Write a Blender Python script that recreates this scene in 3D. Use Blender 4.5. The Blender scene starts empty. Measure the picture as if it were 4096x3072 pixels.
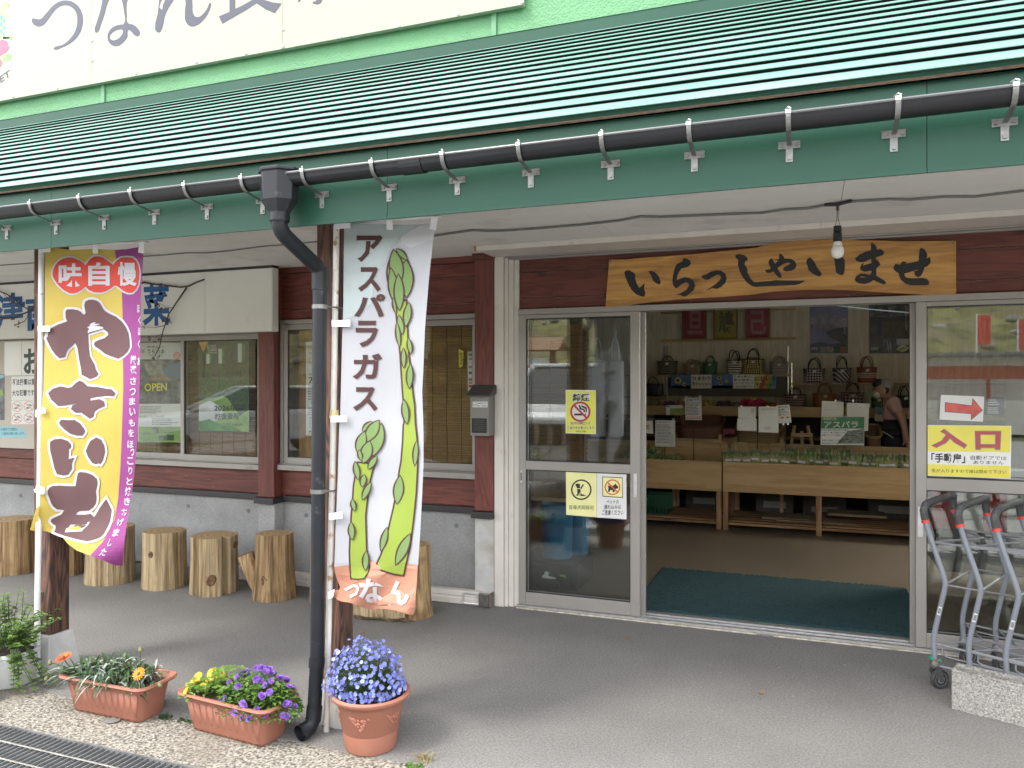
import bpy, bmesh, math, random
from mathutils import Vector, Matrix, noise
R = random.Random(7)
sc = bpy.context.scene
COL = sc.collection
# ------------------------------------------------------------------ camera
CX, HY, FP, CH = 2048.0, 1530.0, 3104.0, 1.55
TH = math.radians(20.85)
SI, CO = math.sin(TH), math.cos(TH)
cd = bpy.data.cameras.new('camera')
cam = bpy.data.objects.new('camera', cd)
COL.objects.link(cam)
cam.location = (0, 0, CH)
cam.rotation_euler = (math.radians(90), 0, TH)
cd.sensor_width = 36.0
cd.lens = 36.0 * FP / 4096.0
cd.shift_y = -6.0 / 4096.0
cd.clip_start = 0.05
cd.clip_end = 600
sc.camera = cam
# ------------------------------------------------------------------ sky, sun, exposure
SUN_AZ, SUN_EL = math.radians(217), math.radians(51)     # compass bearing of the sun (0 = +Y, clockwise)
world = bpy.data.worlds.new('World')
sc.world = world
world.use_nodes = True
wn, wl = world.node_tree.nodes, world.node_tree.links
wn.clear()
sky = wn.new('ShaderNodeTexSky')
sky.sky_type = 'NISHITA'
sky.sun_disc = False
sky.sun_elevation = SUN_EL
sky.sun_rotation = SUN_AZ
sky.dust_density = 3.0
sky.ozone_density = 0.6
tcw = wn.new('ShaderNodeTexCoord')
mpw = wn.new('ShaderNodeMapping')
mpw.inputs['Scale'].default_value = (1, 1, 2.2)
nzw = wn.new('ShaderNodeTexNoise')
nzw.inputs['Scale'].default_value = 2.6
nzw.inputs['Detail'].default_value = 9
nzw.inputs['Roughness'].default_value = 0.55
rpw = wn.new('ShaderNodeValToRGB')
rpw.color_ramp.elements[0].position = 0.36
rpw.color_ramp.elements[0].color = (0.35, 0.35, 0.35, 1)
rpw.color_ramp.elements[1].position = 0.60
mxw = wn.new('ShaderNodeMix')
mxw.data_type = 'RGBA'
mxw.inputs[7].default_value = (9.5, 9.6, 9.8, 1)          # sunlit cloud
bgw = wn.new('ShaderNodeBackground')
bgw.inputs['Strength'].default_value = 0.15
ow = wn.new('ShaderNodeOutputWorld')
wl.new(tcw.outputs['Generated'], mpw.inputs['Vector'])
wl.new(mpw.outputs[0], nzw.inputs['Vector'])
wl.new(nzw.outputs['Fac'], rpw.inputs['Fac'])
wl.new(rpw.outputs['Color'], mxw.inputs[0])
wl.new(sky.outputs['Color'], mxw.inputs[6])
wl.new(mxw.outputs[2], bgw.inputs['Color'])
wl.new(bgw.outputs[0], ow.inputs['Surface'])
sl = bpy.data.lights.new('sun', 'SUN')
sl.energy = 0.65
sl.angle = math.radians(14)
sl.color = (1.0, 0.955, 0.89)
so = bpy.data.objects.new('sun', sl)
COL.objects.link(so)
sdir = Vector((math.sin(SUN_AZ) * math.cos(SUN_EL), math.cos(SUN_AZ) * math.cos(SUN_EL), math.sin(SUN_EL)))
so.rotation_euler = sdir.to_track_quat('Z', 'Y').to_euler()
so.location = sdir * 30
sc.view_settings.view_transform = 'Standard'
sc.view_settings.look = 'None'
sc.view_settings.gamma = 1
sc.view_settings.use_curve_mapping = False
sc.view_settings.exposure = 1.95
sc.render.engine = 'CYCLES'
sc.cycles.use_denoising = True
sc.cycles.max_bounces = 10
sc.cycles.diffuse_bounces = 5
sc.cycles.transparent_max_bounces = 24
sc.cycles.caustics_reflective = False
sc.cycles.caustics_refractive = False
sc.cycles.sample_clamp_indirect = 6

# ------------------------------------------------------------------ pixel -> place (u, v are pixels of the 4096x3072 photograph)
def ray(u, v):
    a, b = (u - CX) / FP, (HY - v) / FP
    return (-SI + a * CO, CO + a * SI, b)
def atY(u, v, Y):
    d = ray(u, v); k = Y / d[1]
    return Vector((d[0] * k, Y, CH + d[2] * k))
def atZ(u, v, Z=0.0):
    d = ray(u, v); k = (Z - CH) / d[2]
    return Vector((d[0] * k, d[1] * k, Z))
def atP(u, v, p, n):
    d = Vector(ray(u, v)); o = Vector((0, 0, CH)); p = Vector(p); n = Vector(n)
    return o + d * ((p - o).dot(n) / d.dot(n))
def xY(u, Y): return atY(u, HY, Y).x
def zc(ox, oy, s, pts): return [(ox + s * x, oy + s * y) for x, y in pts]

# ------------------------------------------------------------------ materials
MATS = {}
def pm(name, col, rough=0.6, var=0.12, vs=6.0, bump=0.0, bs=60.0, metal=0.0, stretch=(1, 1, 1), col2=None, spec=0.5,
       rand=0.0, lo=0.35, hi=0.65, dirt=None, bstretch=None, ds=2.0, dlo=0.55, dhi=0.75, coat=0.0, rvar=0.0, trans=0.0, speck=None):
    m = bpy.data.materials.new(name); m.use_nodes = True
    n, l = m.node_tree.nodes, m.node_tree.links
    b = n['Principled BSDF']
    b.inputs['Roughness'].default_value = rough
    b.inputs['Metallic'].default_value = metal
    b.inputs['Specular IOR Level'].default_value = spec
    if coat: b.inputs['Coat Weight'].default_value = coat
    tc = n.new('ShaderNodeTexCoord'); mp = n.new('ShaderNodeMapping')
    mp.inputs['Scale'].default_value = stretch
    oi = n.new('ShaderNodeObjectInfo')
    l.new(tc.outputs['Object'], mp.inputs['Vector'])
    if rand:
        vm = n.new('ShaderNodeVectorMath'); vm.operation = 'SCALE'; vm.inputs[0].default_value = (7.3, 5.1, 9.7)
        l.new(oi.outputs['Random'], vm.inputs['Scale']); l.new(vm.outputs[0], mp.inputs['Location'])
    nz = n.new('ShaderNodeTexNoise'); nz.inputs['Scale'].default_value = vs; nz.inputs['Detail'].default_value = 7
    nz.inputs['Roughness'].default_value = 0.62
    l.new(mp.outputs[0], nz.inputs['Vector'])
    rp = n.new('ShaderNodeValToRGB')
    c1 = [max(0, c * (1 - var)) for c in col[:3]]
    c2 = [min(1, c * (1 + var)) for c in col[:3]] if col2 is None else col2
    rp.color_ramp.elements[0].position = lo; rp.color_ramp.elements[1].position = hi
    rp.color_ramp.elements[0].color = (*c1, 1); rp.color_ramp.elements[1].color = (*c2[:3], 1)
    l.new(nz.outputs['Fac'], rp.inputs['Fac'])
    out = rp.outputs['Color']
    if dirt:
        nd = n.new('ShaderNodeTexNoise'); nd.inputs['Scale'].default_value = ds; nd.inputs['Detail'].default_value = 8
        l.new(tc.outputs['Object'], nd.inputs['Vector'])
        rd = n.new('ShaderNodeValToRGB'); rd.color_ramp.elements[0].position = dlo; rd.color_ramp.elements[1].position = dhi
        l.new(nd.outputs['Fac'], rd.inputs['Fac'])
        mx = n.new('ShaderNodeMix'); mx.data_type = 'RGBA'; mx.inputs[7].default_value = (*dirt, 1)
        l.new(rd.outputs['Color'], mx.inputs[0]); l.new(out, mx.inputs[6]); out = mx.outputs[2]
    if speck:                                              # fine grain: scale, darkest factor, brightest factor
        ns = n.new('ShaderNodeTexNoise'); ns.inputs['Scale'].default_value = speck[0]; ns.inputs['Detail'].default_value = 3
        l.new(tc.outputs['Object'], ns.inputs['Vector'])
        rs_ = n.new('ShaderNodeMapRange'); rs_.inputs[1].default_value = .3; rs_.inputs[2].default_value = .7; rs_.inputs[3].default_value = speck[1]; rs_.inputs[4].default_value = speck[2]
        l.new(ns.outputs['Fac'], rs_.inputs[0])
        hv = n.new('ShaderNodeHueSaturation'); l.new(rs_.outputs[0], hv.inputs['Value']); l.new(out, hv.inputs['Color']); out = hv.outputs['Color']
    if rand:
        hs = n.new('ShaderNodeHueSaturation')
        mr = n.new('ShaderNodeMapRange'); mr.inputs[3].default_value = 1 - rand; mr.inputs[4].default_value = 1 + rand
        l.new(oi.outputs['Random'], mr.inputs[0]); l.new(mr.outputs[0], hs.inputs['Value'])
        l.new(out, hs.inputs['Color']); out = hs.outputs['Color']
    l.new(out, b.inputs['Base Color'])
    if rvar:
        mr2 = n.new('ShaderNodeMapRange'); mr2.inputs[3].default_value = max(0.02, rough - rvar); mr2.inputs[4].default_value = min(1, rough + rvar)
        l.new(nz.outputs['Fac'], mr2.inputs[0]); l.new(mr2.outputs[0], b.inputs['Roughness'])
    if bump:
        nb = n.new('ShaderNodeTexNoise'); nb.inputs['Scale'].default_value = bs; nb.inputs['Detail'].default_value = 4
        if bstretch:
            mb = n.new('ShaderNodeMapping'); mb.inputs['Scale'].default_value = bstretch
            l.new(tc.outputs['Object'], mb.inputs['Vector']); l.new(mb.outputs[0], nb.inputs['Vector'])
        else: l.new(mp.outputs[0], nb.inputs['Vector'])
        bp = n.new('ShaderNodeBump'); bp.inputs['Strength'].default_value = bump; bp.inputs['Distance'].default_value = 0.01
        l.new(nb.outputs['Fac'], bp.inputs['Height']); l.new(bp.outputs[0], b.inputs['Normal'])
    if trans:                                              # thin cloth or paper: a share of the light passes through
        tr = n.new('ShaderNodeBsdfTranslucent'); ms = n.new('ShaderNodeMixShader'); ms.inputs[0].default_value = trans
        l.new(out, tr.inputs['Color']); l.new(b.outputs[0], ms.inputs[1]); l.new(tr.outputs[0], ms.inputs[2])
        l.new(ms.outputs[0], n['Material Output'].inputs['Surface'])
    MATS[name] = m
    return m
def flat(name, col, rough=0.55, **k):
    return pm(name, col, rough=rough, var=k.pop('var', 0.05), **k)
def wood(name, c_dark, c_light, axis='x', rings=14.0, rough=0.6, bump=0.25, rand=0.12, knots=True, wear=None, contrast=(0.3, 0.7)):
    m = bpy.data.materials.new(name); m.use_nodes = True
    n, l = m.node_tree.nodes, m.node_tree.links
    b = n['Principled BSDF']; b.inputs['Roughness'].default_value = rough
    tc = n.new('ShaderNodeTexCoord'); mp = n.new('ShaderNodeMapping'); oi = n.new('ShaderNodeObjectInfo')
    mp.inputs['Scale'].default_value = {'x': (0.6, 6, 6), 'z': (6, 6, 0.6), 'y': (6, 0.6, 6)}[axis]
    vm = n.new('ShaderNodeVectorMath'); vm.operation = 'SCALE'; vm.inputs[0].default_value = (17.3, 15.1, 19.7)
    l.new(oi.outputs['Random'], vm.inputs['Scale']); l.new(vm.outputs[0], mp.inputs['Location'])
    l.new(tc.outputs['Object'], mp.inputs['Vector'])
    n1 = n.new('ShaderNodeTexNoise'); n1.inputs['Scale'].default_value = 1.6; n1.inputs['Detail'].default_value = 3
    n1.inputs['Distortion'].default_value = 0.6
    l.new(mp.outputs[0], n1.inputs['Vector'])
    mu = n.new('ShaderNodeMath'); mu.operation = 'MULTIPLY'; mu.inputs[1].default_value = rings
    l.new(n1.outputs['Fac'], mu.inputs[0])
    fr = n.new('ShaderNodeMath'); fr.operation = 'PINGPONG'; fr.inputs[1].default_value = 1.0
    l.new(mu.outputs[0], fr.inputs[0])
    n2 = n.new('ShaderNodeTexNoise'); n2.inputs['Scale'].default_value = 14; n2.inputs['Detail'].default_value = 6
    l.new(mp.outputs[0], n2.inputs['Vector'])
    ad = n.new('ShaderNodeMath'); ad.operation = 'MULTIPLY_ADD'; ad.inputs[1].default_value = 0.45
    l.new(fr.outputs[0], ad.inputs[0])
    m2 = n.new('ShaderNodeMath'); m2.operation = 'MULTIPLY'; m2.inputs[1].default_value = 0.6
    l.new(n2.outputs['Fac'], m2.inputs[0]); l.new(m2.outputs[0], ad.inputs[2])
    rp = n.new('ShaderNodeValToRGB'); rp.color_ramp.elements[0].position, rp.color_ramp.elements[1].position = contrast
    rp.color_ramp.elements[0].color = (*c_dark, 1); rp.color_ramp.elements[1].color = (*c_light, 1)
    l.new(ad.outputs[0], rp.inputs['Fac'])
    out = rp.outputs['Color']
    if knots:
        vo = n.new('ShaderNodeTexVoronoi'); vo.inputs['Scale'].default_value = 1.0
        mk = n.new('ShaderNodeMapping'); mk.inputs['Scale'].default_value = {'x': (2.2, 5, 5), 'z': (5, 5, 2.2), 'y': (5, 2.2, 5)}[axis]
        l.new(vm.outputs[0], mk.inputs['Location']); l.new(tc.outputs['Object'], mk.inputs['Vector']); l.new(mk.outputs[0], vo.inputs['Vector'])
        rk = n.new('ShaderNodeValToRGB'); rk.color_ramp.elements[0].position = 0.04; rk.color_ramp.elements[1].position = 0.13
        rk.color_ramp.elements[0].color = (0.35, 0.3, 0.3, 1); rk.color_ramp.elements[1].color = (1, 1, 1, 1)
        l.new(vo.outputs['Distance'], rk.inputs['Fac'])
        mx = n.new('ShaderNodeMix'); mx.data_type = 'RGBA'; mx.blend_type = 'MULTIPLY'; mx.inputs[0].default_value = 1
        l.new(out, mx.inputs[6]); l.new(rk.outputs['Color'], mx.inputs[7]); out = mx.outputs[2]
    if wear:
        nw = n.new('ShaderNodeTexNoise'); nw.inputs['Scale'].default_value = 9; nw.inputs['Detail'].default_value = 9
        l.new(mp.outputs[0], nw.inputs['Vector'])
        rw = n.new('ShaderNodeValToRGB'); rw.color_ramp.elements[0].position = wear[1]; rw.color_ramp.elements[1].position = wear[1] + 0.06
        l.new(nw.outputs['Fac'], rw.inputs['Fac'])
        mw = n.new('ShaderNodeMix'); mw.data_type = 'RGBA'; mw.inputs[7].default_value = (*wear[0], 1)
        l.new(rw.outputs['Color'], mw.inputs[0]); l.new(out, mw.inputs[6]); out = mw.outputs[2]
    hs = n.new('ShaderNodeHueSaturation'); mr = n.new('ShaderNodeMapRange')
    mr.inputs[3].default_value = 1 - rand; mr.inputs[4].default_value = 1 + rand
    l.new(oi.outputs['Random'], mr.inputs[0]); l.new(mr.outputs[0], hs.inputs['Value']); l.new(out, hs.inputs['Color'])
    l.new(hs.outputs['Color'], b.inputs['Base Color'])
    bp = n.new('ShaderNodeBump'); bp.inputs['Strength'].default_value = bump; bp.inputs['Distance'].default_value = 0.006
    l.new(ad.outputs[0], bp.inputs['Height']); l.new(bp.outputs[0], b.inputs['Normal'])
    MATS[name] = m
    return m
def glassmat(name, tint=(0.93, 0.95, 0.94), extra=0.0, rough=0.0):
    m = bpy.data.materials.new(name); m.use_nodes = True
    n, l = m.node_tree.nodes, m.node_tree.links
    n.remove(n['Principled BSDF'])
    t = n.new('ShaderNodeBsdfTransparent'); t.inputs['Color'].default_value = (*tint, 1)
    g = n.new('ShaderNodeBsdfGlossy'); g.inputs['Roughness'].default_value = rough
    f = n.new('ShaderNodeLayerWeight')
    p5 = n.new('ShaderNodeMath'); p5.operation = 'POWER'; p5.inputs[1].default_value = 5
    a = n.new('ShaderNodeMath'); a.operation = 'MULTIPLY_ADD'; a.inputs[1].default_value = 0.95; a.inputs[2].default_value = 0.042 + extra; a.use_clamp = True
    l.new(f.outputs['Facing'], p5.inputs[0]); l.new(p5.outputs[0], a.inputs[0])
    ms = n.new('ShaderNodeMixShader')
    l.new(a.outputs[0], ms.inputs[0])
    l.new(t.outputs[0], ms.inputs[1]); l.new(g.outputs[0], ms.inputs[2])
    l.new(ms.outputs[0], n['Material Output'].inputs['Surface'])
    MATS[name] = m
    return m

# ------------------------------------------------------------------ objects
def link(name, me, m=None, parent=None, kind=None, smooth=False, bevel=0.0, label=None):
    o = bpy.data.objects.new(name, me); COL.objects.link(o)
    if m is not None and not me.materials: me.materials.append(m)
    if parent is not None: adopt(o, parent)
    if kind: o['kind'] = kind
    if label: o['label'] = label
    if smooth:
        for p in me.polygons: p.use_smooth = True
        if smooth != 'all':
            md = o.modifiers.new('ws', 'EDGE_SPLIT'); md.split_angle = math.radians(40)
    if bevel:
        b = o.modifiers.new('bevel', 'BEVEL'); b.width = bevel; b.segments = 2; b.limit_method = 'ANGLE'; b.angle_limit = math.radians(40)
        b.harden_normals = False
    return o
PWORLD = {}
def wmat(o):
    if o.name in PWORLD: return PWORLD[o.name]
    m = o.matrix_basis.copy()
    if o.parent is not None: m = wmat(o.parent) @ o.matrix_parent_inverse @ m
    return m
def adopt(o, parent):
    o.parent = parent
    o.matrix_parent_inverse = wmat(parent).inverted()
def thing(name, label, cat, loc=(0, 0, 0), group=None):
    o = bpy.data.objects.new(name, None); COL.objects.link(o)
    o.location = loc; o.empty_display_size = 0.1
    o['label'] = label; o['category'] = cat
    if group: o['group'] = group
    return o
def tag(o, label, cat, group=None):
    o['label'] = label; o['category'] = cat
    if group: o['group'] = group
    return o
def copy_tree(root, delta=(0, 0, 0), label=None):
    """a copy of a thing with its parts and sub-parts, moved by delta"""
    def cp(o, par):
        c = o.copy(); COL.objects.link(c)
        if par is not None:
            c.parent = par; c.matrix_parent_inverse = o.matrix_parent_inverse.copy()
        for ch in o.children: cp(ch, c)
        return c
    c = cp(root, None)
    c.location = root.location + Vector(delta)
    if label: c['label'] = label
    return c

class MB:
    def __init__(s): s.v, s.f = [], []
    def add(s, vs, fs):
        o = len(s.v); s.v += [tuple(p) for p in vs]; s.f += [tuple(i + o for i in q) for q in fs]; return s
    def box(s, x0, x1, y0, y1, z0, z1):
        return s.add([(x0, y0, z0), (x1, y0, z0), (x1, y1, z0), (x0, y1, z0), (x0, y0, z1), (x1, y0, z1), (x1, y1, z1), (x0, y1, z1)],
                     [(0, 3, 2, 1), (4, 5, 6, 7), (0, 1, 5, 4), (1, 2, 6, 5), (2, 3, 7, 6), (3, 0, 4, 7)])
    def obox(s, c, ax, ay, az, hx, hy, hz):
        c, ax, ay, az = map(Vector, (c, ax, ay, az)); P = []
        for k in (-1, 1):
            for i, j in ((-1, -1), (1, -1), (1, 1), (-1, 1)): P.append(c + ax * hx * i + ay * hy * j + az * hz * k)
        return s.add(P, [(0, 3, 2, 1), (4, 5, 6, 7), (0, 1, 5, 4), (1, 2, 6, 5), (2, 3, 7, 6), (3, 0, 4, 7)])
    def tube(s, pts, r, n=8, caps=True, flat=1.0):
        pts = [Vector(p) for p in pts]; rs = r if isinstance(r, (list, tuple)) else [r] * len(pts)
        rings, up = [], None
        for i, p in enumerate(pts):
            t = (pts[min(i + 1, len(pts) - 1)] - pts[max(i - 1, 0)])
            t = t.normalized() if t.length > 1e-9 else Vector((0, 0, 1))
            if up is None: up = Vector((0, 0, 1)) if abs(t.z) < 0.9 else Vector((0, 1, 0))
            sd = t.cross(up); sd = sd.normalized() if sd.length > 1e-6 else Vector((1, 0, 0))
            up = sd.cross(t).normalized()
            rings.append([p + (sd * math.cos(2 * math.pi * k / n) + up * flat * math.sin(2 * math.pi * k / n)) * rs[i] for k in range(n)])
        o = len(s.v)
        for rg in rings: s.v += [tuple(q) for q in rg]
        for i in range(len(rings) - 1):
            for k in range(n):
                a, b = o + i * n + k, o + i * n + (k + 1) % n
                s.f.append((a, b, b + n, a + n))
        if caps:
            s.f.append(tuple(o + k for k in reversed(range(n)))); s.f.append(tuple(o + (len(rings) - 1) * n + k for k in range(n)))
        return s
    def lathe(s, prof, c=(0, 0, 0), n=24, wob=None):
        o = len(s.v); c = Vector(c)
        for i, (r, z) in enumerate(prof):
            for k in range(n):
                a = 2 * math.pi * k / n; q = r * (wob(a, z) if wob else 1)
                s.v.append((c.x + q * math.cos(a), c.y + q * math.sin(a), c.z + z))
        for i in range(len(prof) - 1):
            for k in range(n):
                a, b = o + i * n + k, o + i * n + (k + 1) % n
                s.f.append((a, b, b + n, a + n))
        s.f.append(tuple(o + k for k in reversed(range(n)))); s.f.append(tuple(o + (len(prof) - 1) * n + k for k in range(n)))
        return s
    def prism(s, poly, d):
        """polygon of 3D points swept by vector d"""
        n = len(poly); P = [Vector(p) for p in poly]; d = Vector(d)
        return s.add(P + [p + d for p in P], [tuple(range(n)), tuple(reversed(range(n, 2 * n)))] +
                     [(i, i + n, (i + 1) % n + n, (i + 1) % n) for i in range(n)])
    def build(s, name, m=None, parent=None, fix=True, **k):
        me = bpy.data.meshes.new(name); me.from_pydata(s.v, [], s.f)
        if fix:
            bm = bmesh.new(); bm.from_mesh(me); bmesh.ops.recalc_face_normals(bm, faces=bm.faces); bm.to_mesh(me); bm.free()
        return link(name, me, m, parent, **k)

# ------------------------------------------------------------------ flat shapes and lettering
TMP = bpy.data.scenes.new('lettering_workshop')
def _curve2d(splines, offset=0.0, smooth=False, res=4):
    cu = bpy.data.curves.new('shape', 'CURVE'); cu.dimensions = '2D'; cu.fill_mode = 'BOTH'; cu.resolution_u = res; cu.offset = offset
    for pts in splines:
        if smooth:
            sp = cu.splines.new('BEZIER'); sp.bezier_points.add(len(pts) - 1)
            for b, p in zip(sp.bezier_points, pts):
                b.co = (p[0], p[1], 0); b.handle_left_type = b.handle_right_type = 'AUTO'
        else:
            sp = cu.splines.new('POLY'); sp.points.add(len(pts) - 1)
            for b, p in zip(sp.points, pts): b.co = (p[0], p[1], 0, 1)
        sp.use_cyclic_u = True
    o = bpy.data.objects.new('shape', cu)
    TMP.collection.objects.link(o)
    TMP.view_layers[0].update(); dg = TMP.view_layers[0].depsgraph
    me = bpy.data.meshes.new_from_object(o.evaluated_get(dg))
    r = ([(v.co.x, v.co.y) for v in me.vertices], [tuple(p.vertices) for p in me.polygons])
    bpy.data.objects.remove(o); bpy.data.curves.remove(cu); bpy.data.meshes.remove(me)
    return r
_gl = {}
def glyph(ch, offset=0.0, res=2):
    key = (ch, round(offset, 4))
    if key in _gl: return _gl[key]
    cu = bpy.data.curves.new('glyph', 'FONT'); cu.body = ch; cu.size = 1; cu.resolution_u = res; cu.offset = offset
    o = bpy.data.objects.new('glyph', cu); TMP.collection.objects.link(o)
    TMP.view_layers[0].update(); dg = TMP.view_layers[0].depsgraph
    me = bpy.data.meshes.new_from_object(o.evaluated_get(dg))
    r = ([(v.co.x, v.co.y) for v in me.vertices], [tuple(p.vertices) for p in me.polygons])
    bpy.data.objects.remove(o); bpy.data.curves.remove(cu); bpy.data.meshes.remove(me)
    _gl[key] = r
    return r
def cut_grid(V, Fc, step):
    bm = bmesh.new(); vs = [bm.verts.new((x, y, 0)) for x, y in V]
    for q in Fc:
        try: bm.faces.new([vs[i] for i in q])
        except ValueError: pass
    xs = [p[0] for p in V]; ys = [p[1] for p in V]
    for ax, lo, hi in ((0, min(xs), max(xs)), (1, min(ys), max(ys))):
        k = math.ceil(lo / step) * step
        while k < hi:
            co = [0, 0, 0]; co[ax] = k; no = [0, 0, 0]; no[ax] = 1
            bmesh.ops.bisect_plane(bm, geom=bm.verts[:] + bm.edges[:] + bm.faces[:], plane_co=co, plane_no=no, dist=1e-5)
            k += step
    bm.verts.index_update()
    r = ([(v.co.x, v.co.y) for v in bm.verts], [tuple(v.index for v in f.verts) for f in bm.faces])
    bm.free()
    return r
def quadmap(q):
    """unit square (0..1 right, 0..1 DOWN) -> pixel through four corners tl, tr, br, bl (bilinear)"""
    (ax, ay), (bx, by), (cx, cy), (dx, dy) = q
    return lambda s, t: ((ax * (1 - s) + bx * s) * (1 - t) + (dx * (1 - s) + cx * s) * t, (ay * (1 - s) + by * s) * (1 - t) + (dy * (1 - s) + cy * s) * t)
def glyph_in(ch, q, offset=0.0, pad=0.0):
    V, Fc = glyph(ch, offset)
    if not V: return [], []
    xs = [p[0] for p in V]; ys = [p[1] for p in V]; x0, x1, y0, y1 = min(xs), max(xs), min(ys), max(ys)
    f = quadmap(q) if len(q) == 4 and not isinstance(q[0], (int, float)) else quadmap([(q[0], q[1]), (q[2], q[1]), (q[2], q[3]), (q[0], q[3])])
    return [f((x - x0) / max(1e-6, x1 - x0), (y1 - y) / max(1e-6, y1 - y0)) for x, y in V], Fc
def text_in(s, q, offset=0.0, vertical=False):
    """a run of characters filling a pixel quad"""
    if len(q) == 4 and isinstance(q[0], (int, float)): q = [(q[0], q[1]), (q[2], q[1]), (q[2], q[3]), (q[0], q[3])]
    f = quadmap(q); OV, OF = [], []
    n = len(s)
    if vertical:
        for i, ch in enumerate(s):
            V, Fc = glyph(ch, offset)
            if not V: continue
            w = max(p[0] for p in V) + min(p[0] for p in V)
            o = len(OV)
            OV += [f(0.5 + (x - w / 2) * 0.95, (i + 0.88 - y * 0.95) / n) for x, y in V]
            OF += [tuple(k + o for k in t) for t in Fc]
    else:
        V, Fc = glyph(s, offset)
        xs = [p[0] for p in V]; ys = [p[1] for p in V]; x0, x1, y0, y1 = min(xs), max(xs), min(ys), max(ys)
        OV = [f((x - x0) / (x1 - x0), (y1 - y) / (y1 - y0)) for x, y in V]; OF = Fc
    return OV, OF
class Sheet:
    """flat print: polygons given in photo pixels, carried to a surface by fn(u, v, lift)"""
    def __init__(s, fn, split=False): s.fn = fn; s.parts = {}; s.split = split
    def put(s, name, m, VF, lift, step=None):
        V, Fc = VF
        if not V: return
        if step: V, Fc = cut_grid(V, Fc, step)
        e = s.parts.setdefault((name, m.name + (str(len(s.parts)) if s.split else '')), [m, [], []])
        o = len(e[1]); e[1] += [tuple(s.fn(u, v, lift)) for u, v in V]; e[2] += [tuple(i + o for i in q) for q in Fc]
    def poly(s, name, m, pts, lift, step=None, smooth=False, offset=0.0, holes=()):
        s.put(name, m, _curve2d([pts] + list(holes), offset, smooth), lift, step)
    def done(s, parent):
        out = []
        for (name, _), (m, V, Fc) in s.parts.items():
            me = bpy.data.meshes.new(name); me.from_pydata(V, [], Fc)
            bm = bmesh.new(); bm.from_mesh(me)
            cam_p = Vector((0, 0, CH))
            for f in bm.faces:
                f.normal_update()
                if f.normal.dot(cam_p - f.calc_center_median()) < 0: f.normal_flip()
            bm.to_mesh(me); bm.free()
            out.append(link(name, me, m, parent))
        return out
def plane_fn(Y): return lambda u, v, lift: atY(u, v, Y - lift)
def rrect(x0, y0, x1, y1): return [(x0, y0), (x1, y0), (x1, y1), (x0, y1)]
def circle(cx, cy, r, n=28, ry=None): return [(cx + r * math.cos(2 * math.pi * i / n), cy + (ry or r) * math.sin(2 * math.pi * i / n)) for i in range(n)]
def lens(p0, p1, w, n=7):
    (x0, y0), (x1, y1) = p0, p1; dx, dy = x1 - x0, y1 - y0; L = math.hypot(dx, dy); nx, ny = -dy / L, dx / L
    a, b = [], []
    for i in range(1, n):
        t = i / n; h = math.sin(math.pi * t) ** 0.8 * w / 2
        a.append((x0 + dx * t + nx * h, y0 + dy * t + ny * h)); b.append((x0 + dx * t - nx * h, y0 + dy * t - ny * h))
    return [p0] + a + [p1] + b[::-1]
def ring(cx, cy, r, w, n=32): return circle(cx, cy, r, n), circle(cx, cy, r - w, n)
# ================================================================== materials of the place
brown = wood('brown_paint', (0.100, 0.023, 0.016), (0.165, 0.044, 0.030), 'x', rough=0.55, rand=0.18, bump=0.15)
brown_v = wood('brown_paint_upright', (0.100, 0.024, 0.017), (0.155, 0.042, 0.030), 'z', rough=0.55, rand=0.1, bump=0.15, wear=((0.30, 0.16, 0.10), 0.70))
brown_w = wood('brown_paint_worn', (0.098, 0.024, 0.017), (0.16, 0.046, 0.032), 'x', rough=0.6, rand=0.1, bump=0.2, wear=((0.32, 0.17, 0.11), 0.66))
post_w = wood('weathered_post', (0.022, 0.012, 0.010), (0.12, 0.055, 0.035), 'z', rings=22, rough=0.75, bump=0.6, knots=False, wear=((0.30, 0.17, 0.09), 0.72))
alu = pm('aluminium_frame', (0.32, 0.30, 0.28), 0.42, 0.05, 3, metal=0.25, bump=0.03, bs=300)
alu_d = pm('aluminium_dark', (0.27, 0.26, 0.25), 0.42, 0.06, 3, metal=0.3)
alu_b = pm('aluminium_bright', (0.62, 0.62, 0.62), 0.33, 0.1, 30, metal=0.8)
gasket = flat('black_gasket', (0.02, 0.02, 0.02), 0.6)
white_trim = pm('cream_painted_trim', (0.64, 0.60, 0.55), 0.5, 0.05, 4, dirt=(0.42, 0.36, 0.30), ds=9, dlo=0.66, dhi=0.85)
rawwood = flat('raw_wood_end', (0.42, 0.22, 0.10), 0.7, var=0.2, vs=40)
soffit_m = pm('soffit_board', (0.74, 0.725, 0.705), 0.75, 0.05, 1.6, dirt=(0.52, 0.49, 0.46), ds=3.5, dlo=0.58, dhi=0.82, stretch=(0.6, 2, 1))
fascia_m = pm('green_painted_steel', (0.0135, 0.058, 0.037), 0.45, 0.06, 2.0, bump=0.05, bs=3, spec=0.25)
roof_m = pm('mint_roof_steel', (0.105, 0.235, 0.19), 0.40, 0.10, 1.1, col2=(0.165, 0.285, 0.25), stretch=(0.5, 3, 3), rand=0.05, dirt=(0.19, 0.265, 0.265), ds=1.7, dlo=0.55, dhi=0.8, bump=0.06, bs=5, spec=0.5)
roof_d = flat('gap_shade_black', (0.008, 0.009, 0.010), 0.7)  # near-black puts the shade of roof gaps and pipe mouth into the colour
gut_m = pm('black_gutter_plastic', (0.008, 0.0085, 0.011), 0.36, 0.2, 5, spec=0.4, dirt=(0.05, 0.05, 0.05), ds=14, dlo=0.74, dhi=0.9)
pipe_m = pm('dark_grey_pipe_plastic', (0.012, 0.0135, 0.017), 0.45, 0.15, 6, spec=0.3, dirt=(0.10, 0.105, 0.11), ds=16, dlo=0.66, dhi=0.86)
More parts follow.
